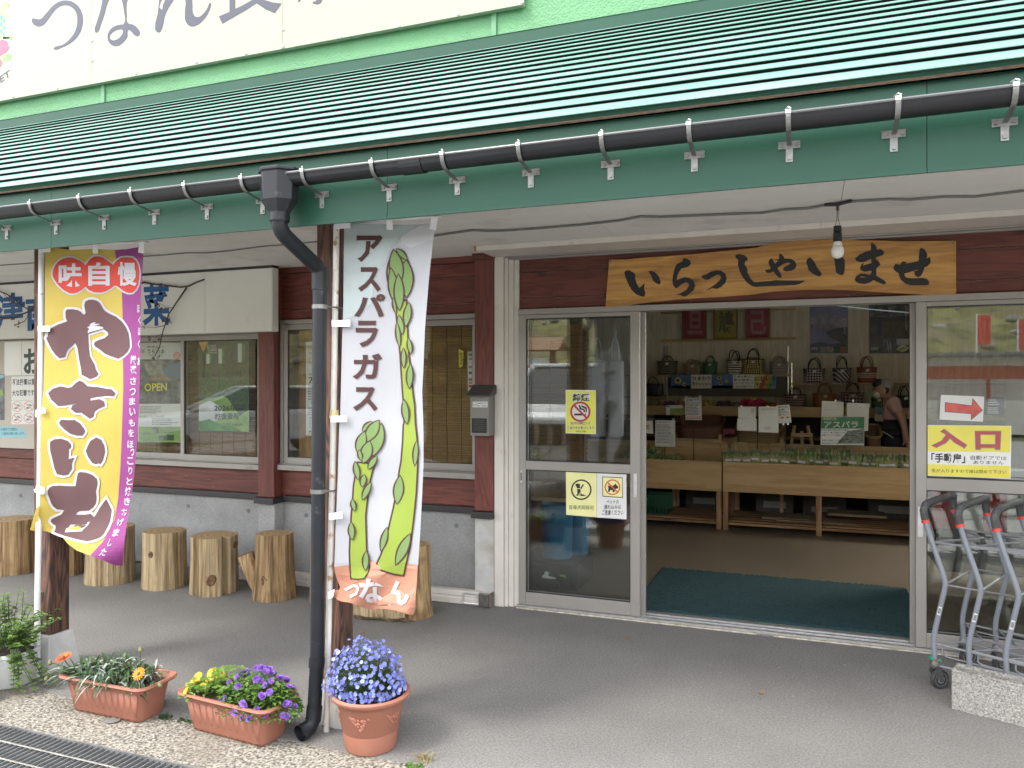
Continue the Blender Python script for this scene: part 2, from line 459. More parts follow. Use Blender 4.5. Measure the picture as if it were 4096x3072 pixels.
galv = pm('galvanised_steel', (0.19, 0.19, 0.185), 0.42, 0.18, 50, metal=0.7)
conc = pm('cast_concrete', (0.315, 0.318, 0.315), 0.85, 0.16, 3.0, bump=0.25, bs=70, dirt=(0.225, 0.225, 0.222), speck=(60, .86, 1.1), ds=1.6, dlo=0.48, dhi=0.72)
conc_l = pm('pale_concrete', (0.47, 0.47, 0.455), 0.85, 0.14, 5.0, bump=0.25, bs=60, dirt=(0.36, 0.335, 0.28), ds=4.0, dlo=0.48, dhi=0.66)
hole_m = flat('concrete_plug', (0.17, 0.18, 0.19), 0.9)
trim_d = flat('dark_flashing', (0.030, 0.028, 0.028), 0.5)
glass = glassmat('clear_glass', extra=0.004)
door_glass = glassmat('door_glass', extra=0.03)
upper_m = pm('embossed_green_siding', (0.085, 0.235, 0.105), 0.55, 0.06, 2, bump=0.9, bs=75)
upper_t = flat('green_siding_trim', (0.085, 0.22, 0.11), 0.5)
sign_m = pm('cream_sign_sheet', (0.262, 0.268, 0.20), 0.32, 0.025, 0.6, spec=0.5, bump=0.03, bs=1.2)
ink = flat('dark_indigo_print', (0.022, 0.022, 0.045), 0.35)
int_wall = wood('pale_wood_panel', (0.60, 0.53, 0.40), (0.72, 0.65, 0.52), 'z', rings=9, rough=0.6, rand=0.04, knots=False, bump=0.03)
int_ceil = flat('interior_ceiling_board', (0.80, 0.79, 0.76), 0.8)
asph = pm('walkway_asphalt', (0.184, 0.179, 0.171), 0.88, 0.09, 1.3, speck=(100, .70, 1.28), bump=0.55, bs=190, dirt=(0.155, 0.148, 0.138), ds=1.9, dlo=0.60, dhi=0.82)
aggr = pm('exposed_aggregate', (0.085, 0.078, 0.066), 0.85, 0.35, 75, lo=.38, hi=.62, col2=(0.40, 0.37, 0.31), bump=0.7, bs=120, dirt=(0.16, 0.14, 0.11), ds=2.3, dlo=0.55, dhi=0.76)
park = pm('parking_asphalt', (0.25, 0.245, 0.235), 0.9, 0.15, 2.0, bump=0.4, bs=120)
floor_m = pm('shop_floor', (0.165, 0.135, 0.10), 0.33, 0.06, 1.2, spec=0.35)
white_p = flat('white_road_paint', (0.72, 0.72, 0.70), 0.7)

def struct(o): o['kind'] = 'structure'; return o
# ------------------------------------------------------------------ ground
def sheet(name, pts, z, m):
    b = MB(); b.add([(x, y, z) for x, y in pts], [tuple(range(len(pts)))])
    return struct(b.build(name, m))
gl = MB(); gl.add([(-300, -300, -0.09), (300, -300, -0.09), (300, 300, -0.09), (-300, 300, -0.09)], [(0, 1, 2, 3)])
struct(gl.build('terrain', pm('far_ground', (0.11, 0.13, 0.06), 0.95, 0.3, 0.3)))
struct(MB().box(-14, 14, -14.0, 1.70, -0.08, -0.02).build('parking_lot', park))
struct(MB().box(-14, 14, 2.80, 5.10, -0.08, 0.0).build('walkway', asph))
struct(MB().box(-14, 14, 2.475, 2.80, -0.08, -0.003).build('concrete_strip', aggr))
struct(MB().box(-14, 14, 1.70, 2.045, -0.08, -0.004).build('kerb_strip', conc_l))
struct(MB().box(-14, 14, 2.045, 2.475, -0.30, -0.16).build('drain_channel', flat('drain_bottom', (0.035, 0.038, 0.042), 0.8)))
struct(MB().box(-14, 14, 2.030, 2.045, -0.16, -0.006).build('drain_side', conc)); struct(MB().box(-14, 14, 2.475, 2.49, -0.16, -0.08).build('drain_side', conc))
struct(MB().box(-8, 6.5, 5.10, 11.0, -0.08, 0.012).build('interior_floor', floor_m))
for k in range(7):
    x = -9 + 2.6 * k
    struct(MB().box(x, x + 0.12, -6.0, -1.2, -0.02, -0.016).build('parking_line', white_p))
struct(MB().box(-9, 9, -6.12, -6.0, -0.02, -0.015).build('parking_line', white_p))
# ------------------------------------------------------------------ the shop building
B = thing('shop_building', 'long shop building with mint green canopy roof, brown timber front and concrete base', 'building', (0, 5.1, 0))
WL, WR = -7.4, 6.2
# concrete base and pilasters
def part(mb, name, m, **k): return mb.build(name, m, B, **k)
part(MB().box(WL, -2.02, 5.10, 5.24, 0, 0.615), 'concrete_base', conc)
part(MB().box(-4.03, -3.875, 4.985, 5.098, 0, 0.605), 'pilaster', conc, bevel=0.006)
part(MB().box(-2.178, -2.034, 4.985, 5.098, 0, 0.605), 'pilaster', conc_l, bevel=0.006)
for u, v in ((82, 1982), (752, 2024), (993, 2043), (1225, 2062), (1825, 2103), (752, 2274), (1480, 2090)):
    p = atY(u, v, 5.098)
    part(MB().lathe([(0.0175, 0), (0.0165, 0.003), (0.001, 0.0015)], (0, 0, 0), 14), 'form_tie_hole', hole_m).matrix_basis = Matrix.Translation(p) @ Matrix.Rotation(math.radians(90), 4, 'X')
# dark flashing over the base
part(MB().box(WL, -4.045, 5.062, 5.10, 0.615, 0.660), 'base_flashing', trim_d, bevel=0.004)
part(MB().box(-3.86, -2.193, 5.062, 5.10, 0.615, 0.660), 'base_flashing', trim_d, bevel=0.004)
for x0, x1 in ((-4.045, -3.860), (-2.193, -2.030)):
    part(MB().box(x0, x1, 4.945, 5.10, 0.606, 0.652), 'base_flashing', trim_d, bevel=0.004)
# timber columns
part(MB().box(-4.03, -3.877, 4.98, 5.10, 0.653, 2.448), 'timber_column', brown_v, bevel=0.006)
part(MB().box(-2.178, -2.034, 4.98, 5.10, 0.653, 2.448), 'timber_column', brown_v, bevel=0.006)
# planks
def planks(x0, x1, zs, y=5.075, m=brown):
    for a, b in zip(zs[:-1], zs[1:]):
        o = MB()
        o.prism([(x0, y + 0.004, a + 0.002), (x0, y, a + 0.010), (x0, y + 0.002, b - 0.004), (x0, y + 0.020, b - 0.002), (x0, y + 0.024, a + 0.002)], (x1 - x0, 0, 0))
        part(o, 'plank', m)
planks(-3.875, -2.180, (2.045, 2.119, 2.309, 2.405))
planks(-3.875, -2.180, (0.662, 0.858), m=brown_w)
planks(-5.72, -4.032, (0.662, 0.855), m=brown_w)
planks(-5.72, -4.032, (1.945, 2.12, 2.31, 2.448))
planks(WL, -5.722, (0.662, 0.848, 0.94), m=brown_w)
planks(-1.862, WR, (2.056, 2.132, 2.310, 2.418), y=5.045)
for x0, x1 in ((-3.875, -2.18), (-2.19, -2.024)):
    part(MB().box(x0, x1, 4.962 if x0 > -3 else 5.05, 5.10, 2.407, 2.449), 'cornice_board', brown, bevel=0.003)
# nail heads on the planks
nh = MB()
for u, v in ((2048, 1080), (2216, 1067), (2048, 1179), (2216, 1176), (2049, 1229), (2216, 1229), (2765, 1204), (3393, 1182)):
    p = atY(u, v, 5.043); nh.box(p.x - .003, p.x + .003, 5.0405, 5.046, p.z - .003, p.z + .003)
o = part(nh, 'nail_heads', galv); o['kind'] = 'stuff'
# backing wall behind the planks, with the window openings left open
bw = MB()
bw.box(WL, -5.72, 5.10, 5.16, 0.615, 2.6)
bw.box(-5.72, -4.04, 5.101, 5.16, 0.615, 0.86); bw.box(-5.72, -4.04, 5.101, 5.16, 1.96, 2.6)
bw.box(-4.04, -3.87, 5.102, 5.16, 0.615, 2.6)
bw.box(-3.87, -2.18, 5.101, 5.16, 0.615, 0.86); bw.box(-3.87, -2.18, 5.101, 5.16, 2.04, 2.6)
bw.box(-2.18, -1.87, 5.10, 5.16, 0.0, 2.6)
bw.box(-1.87, WR, 5.075, 5.16, 2.052, 2.6)
part(bw, 'inner_wall', int_wall)
# ------------------------------------------------------------------ windows with sliding sashes
def window(x0, x1, z0, z1, split, panes):
    f = MB(); y0, y1 = 5.045, 5.14
    f.box(x0, x1, 5.012, y1, z0, z0 + 0.042)                    # sill
    f.box(x0, x1, y0, y1, z1 - 0.034, z1)
    f.box(x0, x0 + 0.028, y0, y1, z0 + 0.042, z1 - 0.034); f.box(x1 - 0.026, x1, y0, y1, z0 + 0.042, z1 - 0.034)
    f.box(x0, x1, 5.03, 5.044, z0 + 0.043, z0 + 0.050)
    w = part(f, 'window', alu, bevel=0.003)
    for k, (a, b, yy) in enumerate(panes):
        s = MB(); za, zb = z0 + 0.046, z1 - 0.036
        s.box(a, b, yy, yy + 0.026, za, za + 0.052); s.box(a, b, yy, yy + 0.026, zb - 0.042, zb)
        s.box(a, a + 0.036, yy, yy + 0.026, za + 0.052, zb - 0.042); s.box(b - 0.036, b, yy, yy + 0.026, za + 0.052, zb - 0.042)
        s.build('sash', alu, w, bevel=0.002)
        g = MB(); g.box(a + 0.036, b - 0.036, yy + 0.010, yy + 0.015, za + 0.052, zb - 0.042)
        g.build('pane', glass, w)
        q = MB()
        for (xa, xb, zc_, zd) in ((a + .036, b - .036, za + .052, za + .057), (a + .036, b - .036, zb - .047, zb - .042), (a + .036, a + .041, za + .057, zb - .047), (b - .041, b - .036, za + .057, zb - .047)):
            q.box(xa, xb, yy + 0.007, yy + 0.018, zc_, zd)
        q.build('gasket', gasket, w)
    for xx in (x1 - 0.11, x0 + 0.12):
        MB().box(xx - 0.03, xx + 0.03, 5.008, 5.0125, z0 + 0.010, z0 + 0.024).build('drain_cover', alu_d, w)
    return w
window(-5.72, -4.034, 0.857, 1.975, 0, ((-5.69, -4.85, 5.085), (-4.88, -4.06, 5.056)))
window(-3.873, -2.180, 0.866, 2.040, 0, ((-3.845, -3.01, 5.056), (-3.04, -2.206, 5.085)))
# ------------------------------------------------------------------ entrance: jamb, head box, sliding doors, track
jm = MB(); jm.box(-2.030, -1.962, 4.985, 5.10, 0, 2.418)
part(jm, 'entrance_jamb', white_trim, bevel=0.003)
jm = MB(); jm.box(-1.960, -1.935, 5.000, 5.10, 0, 2.418); jm.box(-1.934, -1.900, 5.014, 5.10, 0, 2.418); jm.box(-1.899, -1.866, 5.03, 5.10, 0, 2.418)
part(jm, 'entrance_jamb', white_trim, bevel=0.002)
hb = MB(); hb.box(-2.036, WR, 4.700, 5.04, 2.419, 2.449)
part(hb, 'head_box', white_trim, bevel=0.002)
part(MB().box(-2.036, 0.07, 4.682, 4.699, 2.414, 2.4485), 'head_box_strip', white_trim, bevel=0.002)
part(MB().box(0.072, WR, 4.682, 4.699, 2.414, 2.4485), 'head_box_strip', white_trim, bevel=0.002)
part(MB().box(-2.05, -2.037, 4.682, 4.715, 2.414, 2.4485), 'head_box_end', rawwood)
hr = MB(); hr.box(-1.95, WR, 4.985, 5.045, 2.408, 2.4185); hr.box(-1.95, WR, 5.01, 5.045, 2.396, 2.4075)
part(hr, 'shutter_rail', alu, bevel=0.002)
part(MB().box(-1.866, WR, 5.012, 5.12, 2.016, 2.054), 'door_head', alu, bevel=0.003)
part(MB().box(-1.866, WR, 5.022, 5.0222 + 0.002, 2.0145, 2.0158), 'door_head_groove', gasket)
tr = MB()
for k in range(5): tr.box(-1.87, 2.42, 5.012 + 0.029 * k, 5.012 + 0.029 * k + 0.021, 0.0, 0.016 if k % 2 else 0.021)
part(tr, 'door_track', alu_b)
part(MB().box(-1.87, 2.42, 4.990, 5.0115, -0.01, 0.008), 'track_mortar', pm('track_mortar', (0.50, 0.46, 0.38), 0.9, 0.3, 25, bump=0.5, bs=60))
part(MB().box(-1.87, 2.42, 5.158, 5.20, 0.0, 0.018), 'threshold', alu_d)
def sliding_door(x0, x1, yy, wl, wr, mid=(0.952, 1.012), bottom=0.108, handle=True):
    f = MB(); z1 = 2.015; d = 0.034
    f.box(x0, x0 + wl, yy, yy + d, 0.022, z1); f.box(x1 - wr, x1, yy, yy + d, 0.022, z1)
    f.box(x0 + wl, x1 - wr, yy + .002, yy + d - .002, 0.022, bottom); f.box(x0 + wl, x1 - wr, yy + .002, yy + d - .002, mid[0], mid[1])
    f.box(x0 + wl, x1 - wr, yy + .002, yy + d - .002, 1.988, z1)
    w = part(f, 'sliding_door', alu, bevel=0.003)
    for a, b in ((bottom, mid[0]), (mid[1], 1.988)):
        MB().box(x0 + wl, x1 - wr, yy + 0.014, yy + 0.019, a, b).build('pane', door_glass, w)
        q = MB()
        q.box(x0 + wl, x1 - wr, yy + .010, yy + .024, a, a + .006); q.box(x0 + wl, x1 - wr, yy + .010, yy + .024, b - .006, b)
        q.box(x0 + wl, x0 + wl + .006, yy + .010, yy + .024, a + .006, b - .006); q.box(x1 - wr - .006, x1 - wr, yy + .010, yy + .024, a + .006, b - .006)
        q.build('gasket', gasket, w)
    return w
dl = sliding_door(-1.864, -1.022, 5.020, 0.052, 0.062)
MB().box(-1.062, -1.040, 5.0165, 5.020, 0.80, 0.955).build('handle', alu_b, dl, bevel=0.002)
MB().box(-1.848, -1.836, 5.0165, 5.020, 0.86, 0.945).build('handle', alu_b, dl, bevel=0.002)
MB().box(-1.8455, -1.8385, 5.015, 5.0164, 0.875, 0.93).build('handle_recess', gasket, dl)
dr = sliding_door(0.585, 1.50, 5.020, 0.055, 0.055, mid=(0.93, 1.0))
MB().box(0.594, 0.622, 5.0165, 5.020, 0.66, 0.835).build('handle', alu_b, dr, bevel=0.002)
MB().lathe([(0.006, 0), (0.006, 0.003), (0.002, 0.003)], n=12).build('keyhole', gasket, dr).matrix_basis = Matrix.Translation((0.608, 5.0164, 0.81)) @ Matrix.Rotation(math.radians(90), 4, 'X')
d2 = sliding_door(-1.86, -0.995, 5.072, 0.05, 0.035)           # the second leaf, pushed back behind the fixed one
d3 = sliding_door(0.560, 1.46, 5.072, 0.035, 0.05)
sliding_door(1.52, 2.40, 5.020, 0.055, 0.055)
for z0 in (0.0,):
    part(MB().box(2.42, 2.56, 4.985, 5.10, 0, 2.4), 'entrance_jamb', white_trim, bevel=0.003)
window(2.62, 5.9, 0.866, 2.040, 0, ((2.65, 4.27, 5.056), (4.24, 5.87, 5.085)))
bw = MB(); bw.box(2.56, 2.62, 5.09, 5.16, 0, 2.05); bw.box(5.9, WR, 5.09, 5.16, 0, 2.05); bw.box(2.62, 5.9, 5.09, 5.16, 0, 0.866)
part(bw, 'inner_wall', int_wall)
# interior shell
part(MB().box(WL, WR, 10.9, 11.0, 0, 2.7), 'interior_back_wall', int_wall)
part(MB().box(WL - .1, WL, 5.0, 11.0, 0, 2.7), 'interior_side_wall', int_wall)
part(MB().box(WR, WR + .1, 5.0, 11.0, 0, 2.7), 'interior_side_wall', int_wall)
part(MB().box(WL, WR, 5.161, 10.9, 2.60, 2.68), 'interior_ceiling', int_ceil)
# ------------------------------------------------------------------ soffit, fascia, roof
xs = [-10.2, -8.38, -6.56, -4.74, -2.92, -1.10, 0.155, 1.98, 3.8, 5.6, 7.4]
for a, b in zip(xs[:-1], xs[1:]):
    part(MB().box(a + .0012, b - .0012, 2.735, 5.10, 2.450, 2.462), 'soffit_board', soffit_m)
part(MB().box(-10.2, 7.4, 2.73, 5.4, 2.464, 2.48), 'soffit_backing', roof_d)
fx = [-10.2, -8.98, -7.12, -5.26, -3.40, -1.557, 0.345, 2.2, 4.05, 5.9, 7.4]
for a, b in zip(fx[:-1], fx[1:]):
    f = MB(); f.box(a + .001, b - .001, 2.700, 2.734, 2.205, 2.482)
    f.box(a + .001, b - .001, 2.694, 2.6995, 2.198, 2.212)
    part(f, 'fascia_panel', fascia_m)
sl_ = math.atan(0.594); dS = Vector((0, math.cos(sl_), math.sin(sl_))); dN = Vector((0, -math.sin(sl_), math.cos(sl_)))
E0 = Vector((0, 2.668, 2.492))
def rp_(x, s, n): q = E0 + dS * s + dN * n; return (x, q.y, q.z)
part(MB().prism([rp_(-10.2, 0.0, -0.006), rp_(-10.2, 2.9, -0.006), rp_(-10.2, 2.9, -0.05), rp_(-10.2, 0.0, -0.014)], (17.6, 0, 0)), 'roof_deck', pm('weathered_edge', (0.10, 0.07, 0.045), 0.9, 0.5, 30, stretch=(1, 12, 12)))
joints = [-5.75, -2.1, 1.55]
for i in range(16):
    s0 = 0.004 + 0.182 * i; sh = (0.0, 0.35)[i % 2] + R.uniform(-0.05, 0.05)
    js = [-10.2] + [j + sh - (0 if i < 9 else 0.9) + 0.02 * i for j in joints] + [7.4]
    for k, (a, b) in enumerate(zip(js[:-1], js[1:])):
        l = R.uniform(-0.0012, 0.0012)
        p = MB().prism([rp_(a, s0 - 0.004, 0.0182 + l), rp_(a, s0 + 0.185, 0.0035), rp_(a, s0 + 0.185, 0.0015), rp_(a, s0 - 0.002, 0.0157 + l), rp_(a, s0 - 0.0045, 0.0157 + l)], (b - a - 0.0015, 0, 0))
        part(p, 'roof_panel', roof_m)
    q_ = s0 + (0.026 if i else 0.004)
    part(MB().prism([rp_(-10.2, q_, -0.0055), rp_(-10.2, q_, 0.0130), rp_(-10.2, s0 + 0.06, 0.0105), rp_(-10.2, s0 + 0.06, -0.0055)], (17.6, 0, 0)), 'roof_lip', roof_d if i else fascia_m)
fl = MB(); fl.box(-10.2, 7.4, 4.965, 5.02, 3.865, 3.945)
part(fl, 'roof_flashing', fascia_m)
part(MB().prism([(-10.2, 4.96, 3.946), (-10.2, 5.055, 3.985), (-10.2, 5.055, 3.946)], (17.6, 0, 0)), 'roof_flashing_cap', roof_m)
# upper wall: embossed siding panels with joint strips, big sign is a thing of its own
ux = [-13.08, -9.41, -5.737, -2.06, 1.61, 5.28, 8.95]
for a, b in zip(ux[:-1], ux[1:]):
    for z0, z1 in ((3.93, 4.50), (4.503, 5.07), (5.073, 5.64), (5.643, 6.2)):
        part(MB().box(a + .016, b - .016, 5.06, 5.09, z0, z1), 'siding_panel', upper_m)
    part(MB().box(b - .020, b + .020, 5.045, 5.088, 3.93, 6.2), 'siding_joint', upper_t, bevel=0.004)
part(MB().box(-13.08, 8.95, 5.091, 5.4, 2.7, 6.2), 'upper_wall_core', conc)
# canopy posts on concrete feet
def post(xc, yc):
    p = part(MB().box(xc - .06, xc + .06, yc - .06, yc + .06, 0.195, 2.449), 'canopy_post', post_w, bevel=0.006)
    b = MB(); A, T = 0.100, 0.074
    vs = [(xc + sx * w, yc + sy * w, z) for z, w in ((0, A), (0.195, T)) for sx, sy in ((-1, -1), (1, -1), (1, 1), (-1, 1))]
    b.add(vs, [(0, 3, 2, 1), (4, 5, 6, 7), (0, 1, 5, 4), (1, 2, 6, 5), (2, 3, 7, 6), (3, 0, 4, 7)])
    b.build('post_foot', conc_l, p, bevel=0.006)
    return p
post(-3.850, 3.06); post(-2.04, 3.06); post(3.4, 3.06); post(-5.66, 3.06)
part(MB().box(-3.91, -3.79, 3.122, 3.40, 2.38, 2.449), 'post_bracket', brown)

# ------------------------------------------------------------------ gutter and its brackets
G = thing('rain_gutter', 'black half-round gutter hung along the green fascia on galvanised brackets', 'gutter', (-3.0, 2.62, 2.385))
GY, GZ, GR = 2.610, 2.378, 0.042
def gprof(r0, r1, n=10):
    P = [(GY + r0 * math.cos(math.pi + math.pi * k / n), GZ + r0 * math.sin(math.pi + math.pi * k / n)) for k in range(n + 1)]
    Q = [(GY + r1 * math.cos(math.pi + math.pi * k / n), GZ + r1 * math.sin(math.pi + math.pi * k / n)) for k in range(n + 1)]
    return P, Q
def gut(x0, x1, r0, r1):
    P, Q = gprof(r0, r1); b = MB(); n = len(P)
    b.add([(x0, y, z) for y, z in P + Q] + [(x1, y, z) for y, z in P + Q],
          [(i, i + 1, 2 * n + i + 1, 2 * n + i) for i in range(n - 1)] + [(n + i, 3 * n + i, 3 * n + i + 1, n + i + 1) for i in range(n - 1)] +
          [(0, 2 * n, 3 * n, n), (n - 1, 2 * n - 1, 4 * n - 1, 3 * n - 1)] + [(i, n + i, n + i + 1, i + 1) for i in range(n - 1)] + [(2 * n + i, 2 * n + i + 1, 3 * n + i + 1, 3 * n + i) for i in range(n - 1)])
    return b
gut(-10.0, 7.2, GR, GR - 0.003).build('trough', gut_m, G, smooth=True)
MB().tube([(-10.0, GY - GR - .001, GZ + .003), (7.2, GY - GR - .001, GZ + .003)], 0.0055, 8).build('trough_lip', pm('gutter_lip', (0.09, 0.09, 0.095), 0.3, 0.1, 4), G, smooth=True)
xs_ = xY(1636, 2.57)
gut(xs_ - .045, xs_ + .045, GR + .004, GR + .0012).build('joint_sleeve', gut_m, G)
def bracket(x):
    b = MB(); rr = GR + 0.0065; w = 0.0075
    path = [(GY - rr - .001, GZ + .012)] + [(GY + rr * math.cos(math.pi + a), GZ + rr * math.sin(math.pi + a)) for a in [math.radians(k) for k in range(0, 81, 10)]] + [(2.664, GZ - rr - .010), (2.693, GZ - rr - .014)]
    for (y0, z0), (y1, z1) in zip(path[:-1], path[1:]):
        d = Vector((0, y1 - y0, z1 - z0)); nrm = Vector((0, -d.z, d.y)).normalized() * 0.0013
        b.add([(x - w, y0 - nrm.y, z0 - nrm.z), (x + w, y0 - nrm.y, z0 - nrm.z), (x + w, y0 + nrm.y, z0 + nrm.z), (x - w, y0 + nrm.y, z0 + nrm.z),
               (x - w, y1 - nrm.y, z1 - nrm.z), (x + w, y1 - nrm.y, z1 - nrm.z), (x + w, y1 + nrm.y, z1 + nrm.z), (x - w, y1 + nrm.y, z1 + nrm.z)],
              [(0, 1, 5, 4), (2, 3, 7, 6), (1, 2, 6, 5), (3, 0, 4, 7), (0, 3, 2, 1), (4, 5, 6, 7)])
    o = b.build('bracket', galv, G)
    z = GZ - rr - .014
    p = MB(); p.box(x - .034, x + .034, 2.6965, 2.6995, z - .010, z + .014); p.box(x - .011, x + .011, 2.6963, 2.6997, z - .054, z - .0105)
    for dx, dz in ((-.024, .002), (.024, .002), (0, -.042)): p.box(x + dx - .005, x + dx + .005, 2.692, 2.6964, z + dz - .005, z + dz + .005)
    p.build('mounting_plate', galv, o)
    c = MB(); c.obox((x, GY - GR - .005, GZ + .005), (1, 0, 0), (0, 1, 0), (0, 0, 1), .008, .006, .006)
    c.tube([(x - .01, GY - GR + .01, GZ + .016), (x, GY - GR - .004, GZ + .020), (x + .008, GY - GR - .014, GZ + .012)], 0.0025, 5)
    c.build('hook_clip', alu_b, o)
for u in (-80, 120, 316, 522, 737, 965, 1209, 1486, 1768, 2073, 2405, 2755, 3153, 3593, 4063, 4560):
    bracket(xY(u, 2.565))
G.rotation_euler.y = -0.0035
# ------------------------------------------------------------------ downpipe
D = thing('downpipe', 'dark grey rainwater pipe with hopper beside the asparagus banner', 'downpipe', (-1.99, 2.87, 0))
hx, hy = -2.0, 2.605
h = MB()
def hexring(w, d, z, c=0.35): return [(hx - w, hy + d * c, z), (hx - w, hy - d * c, z), (hx - w * c * 1.3, hy - d, z), (hx + w * c * 1.3, hy - d, z), (hx + w, hy - d * c, z), (hx + w, hy + d * c, z), (hx + w * .5, hy + d, z), (hx - w * .5, hy + d, z)]
rings = [hexring(.088, .070, 2.412), hexring(.088, .070, 2.398), hexring(.080, .064, 2.397), hexring(.074, .060, 2.285), hexring(.040, .038, 2.238), hexring(.036, .035, 2.200)]
vs = [q for r_ in rings for q in r_]; fs = []
for i in range(len(rings) - 1):
    for k in range(8): fs.append((i * 8 + k, i * 8 + (k + 1) % 8, i * 8 + 8 + (k + 1) % 8, i * 8 + 8 + k))
fs.append(tuple(range(7, -1, -1)))
h.add(vs, fs); h.build('hopper', pipe_m, D, bevel=0.004)
MB().tube([(hx, hy, 2.235), (hx, hy, 2.205)], 0.040, 20).build('hopper_collar', pipe_m, D, smooth=True)
MB().tube([(hx, hy, 2.215), (hx, hy, 2.185), (hx, hy + .012, 2.166), (hx, hy + .035, 2.150), (hx + .004, 2.80, 2.078), (hx + .008, 2.845, 2.057), (hx + .010, 2.862, 2.038), (hx + .010, 2.868, 2.01)], 0.0325, 18).build('offset_bend', pipe_m, D, smooth=True)
MB().tube([(hx + .010, 2.868, 2.05), (hx + .010, 2.868, 1.955)], 0.0355, 20).build('pipe_socket', pipe_m, D, smooth=True)
MB().tube([(hx + .010, 2.868, 2.0), (hx - .006, 2.872, 0.36), (hx - .022, 2.872, 0.10)], 0.0305, 20).build('pipe', pipe_m, D, smooth=True)
MB().tube([(hx - .007, 2.872, 0.345), (hx - .010, 2.872, 0.305)], 0.0345, 20).build('pipe_socket', pipe_m, D, smooth=True)
el = MB(); el.tube([(hx - .020, 2.872, 0.13), (hx - .024, 2.868, 0.075), (hx - .032, 2.848, 0.045), (hx - .046, 2.80, 0.036)], [0.034, 0.034, 0.035, 0.036], 20, caps=False)
el.tube([(hx - .046, 2.80, 0.036), (hx - .036, 2.83, 0.040)], [0.030, 0.028], 20, caps=False)
el.build('outlet_bend', pipe_m, D, smooth='all')
MB().lathe([(0.029, 0), (0.0005, 0.001)], n=18).build('outlet_shade', roof_d, D).matrix_basis = Matrix.Translation((hx - .038, 2.824, .040)) @ Vector((0.28, 1, 0)).to_track_quat('Z', 'Y').to_matrix().to_4x4()
for zz, k in ((1.88, 0.009), (1.075, 0.001)):
    b = MB(); xx = hx + k
    b.tube([(xx, 2.87, zz - .009), (xx, 2.87, zz + .009)], 0.0345, 20)
    b.tube([(xx + .033, 2.872, zz), (xx + .055, 2.90, zz), (xx + .06, 3.0, zz)], 0.004, 6)
    b.build('pipe_clamp', galv, D, smooth=True)
# ================================================================== signs, banners, posters
paper_w = pm('white_paper', (0.74, 0.74, 0.73), 0.55, 0.03, 3, trans=0.15)
lam = pm('laminated_paper', (0.74, 0.74, 0.73), 0.22, 0.03, 3, bump=0.12, bs=6, coat=0.3)
black = flat('black_print', (0.02, 0.02, 0.022), 0.5)
grey_p = flat('grey_print', (0.22, 0.22, 0.22), 0.5)
lgrey_p = flat('light_grey_print', (0.55, 0.56, 0.57), 0.5)
red_p = flat('red_print', (0.55, 0.035, 0.03), 0.5)
pink_p = flat('pale_red_print', (0.60, 0.25, 0.20), 0.5)
yel_p = flat('yellow_print', (0.78, 0.66, 0.06), 0.45)
paleyel = flat('pale_yellow_print', (0.78, 0.76, 0.36), 0.4)
blue_p = flat('blue_sign_paint', (0.008, 0.085, 0.26), 0.5, var=0.12, vs=8)
orange_p = flat('orange_print', (0.75, 0.34, 0.05), 0.5)
green_p = pm('green_print', (0.06, 0.22, 0.05), 0.5, 0.4, 18)
lgreen_p = pm('light_green_print', (0.23, 0.36, 0.09), 0.5, 0.15, 12)
dgreen_p = pm('forest_print', (0.014, 0.042, 0.014), 0.5, 0.6, 40, col2=(0.065, 0.13, 0.04))
trunk_p = pm('trunk_print', (0.075, 0.055, 0.045), 0.5, 0.3, 20, stretch=(4, 4, 0.6))
dark_p = pm('dark_photo_print', (0.05, 0.055, 0.06), 0.5, 0.5, 9, col2=(0.22, 0.23, 0.25))
mid_p = pm('photo_print', (0.17, 0.17, 0.16), 0.5, 0.5, 12, col2=(0.38, 0.36, 0.33))
cyan_p = pm('sky_blue_paper', (0.27, 0.52, 0.60), 0.6, 0.05, 4)
cream_b = pm('beige_board', (0.47, 0.43, 0.37), 0.6, 0.04, 3)

def board(quad, Y, d, name, m, parent=None, **k):
    P = [atY(u, v, Y) for u, v in quad]
    return MB().prism(P, (0, d, 0)).build(name, m, parent, **k)
def paper(name, label, cat, quad, Y, m=None, group=None, d=0.0008):
    if isinstance(quad[0], (int, float)): quad = rrect(*quad)
    o = board(quad, Y, d, name, m or paper_w)
    tag(o, label, cat, group)
    return o, Sheet(plane_fn(Y)), quad
def rows(S, m, q, n, h=0.5, seed=1, lift=0.0006, name='lettering'):
    """lines of print too small to read"""
    rr = random.Random(seed); f = quadmap(q if not isinstance(q[0], (int, float)) else rrect(*q))
    for i in range(n):
        x = 0.0; y0 = (i + 0.15) / n; y1 = (i + 0.15 + h) / n; end = rr.uniform(0.7, 1.0)
        while x < end:
            w = rr.uniform(0.025, 0.09)
            S.poly(name, m, [f(x, y0), f(min(1, x + w), y0), f(min(1, x + w), y1), f(x, y1)], lift)
            x += w + rr.uniform(0.01, 0.03)

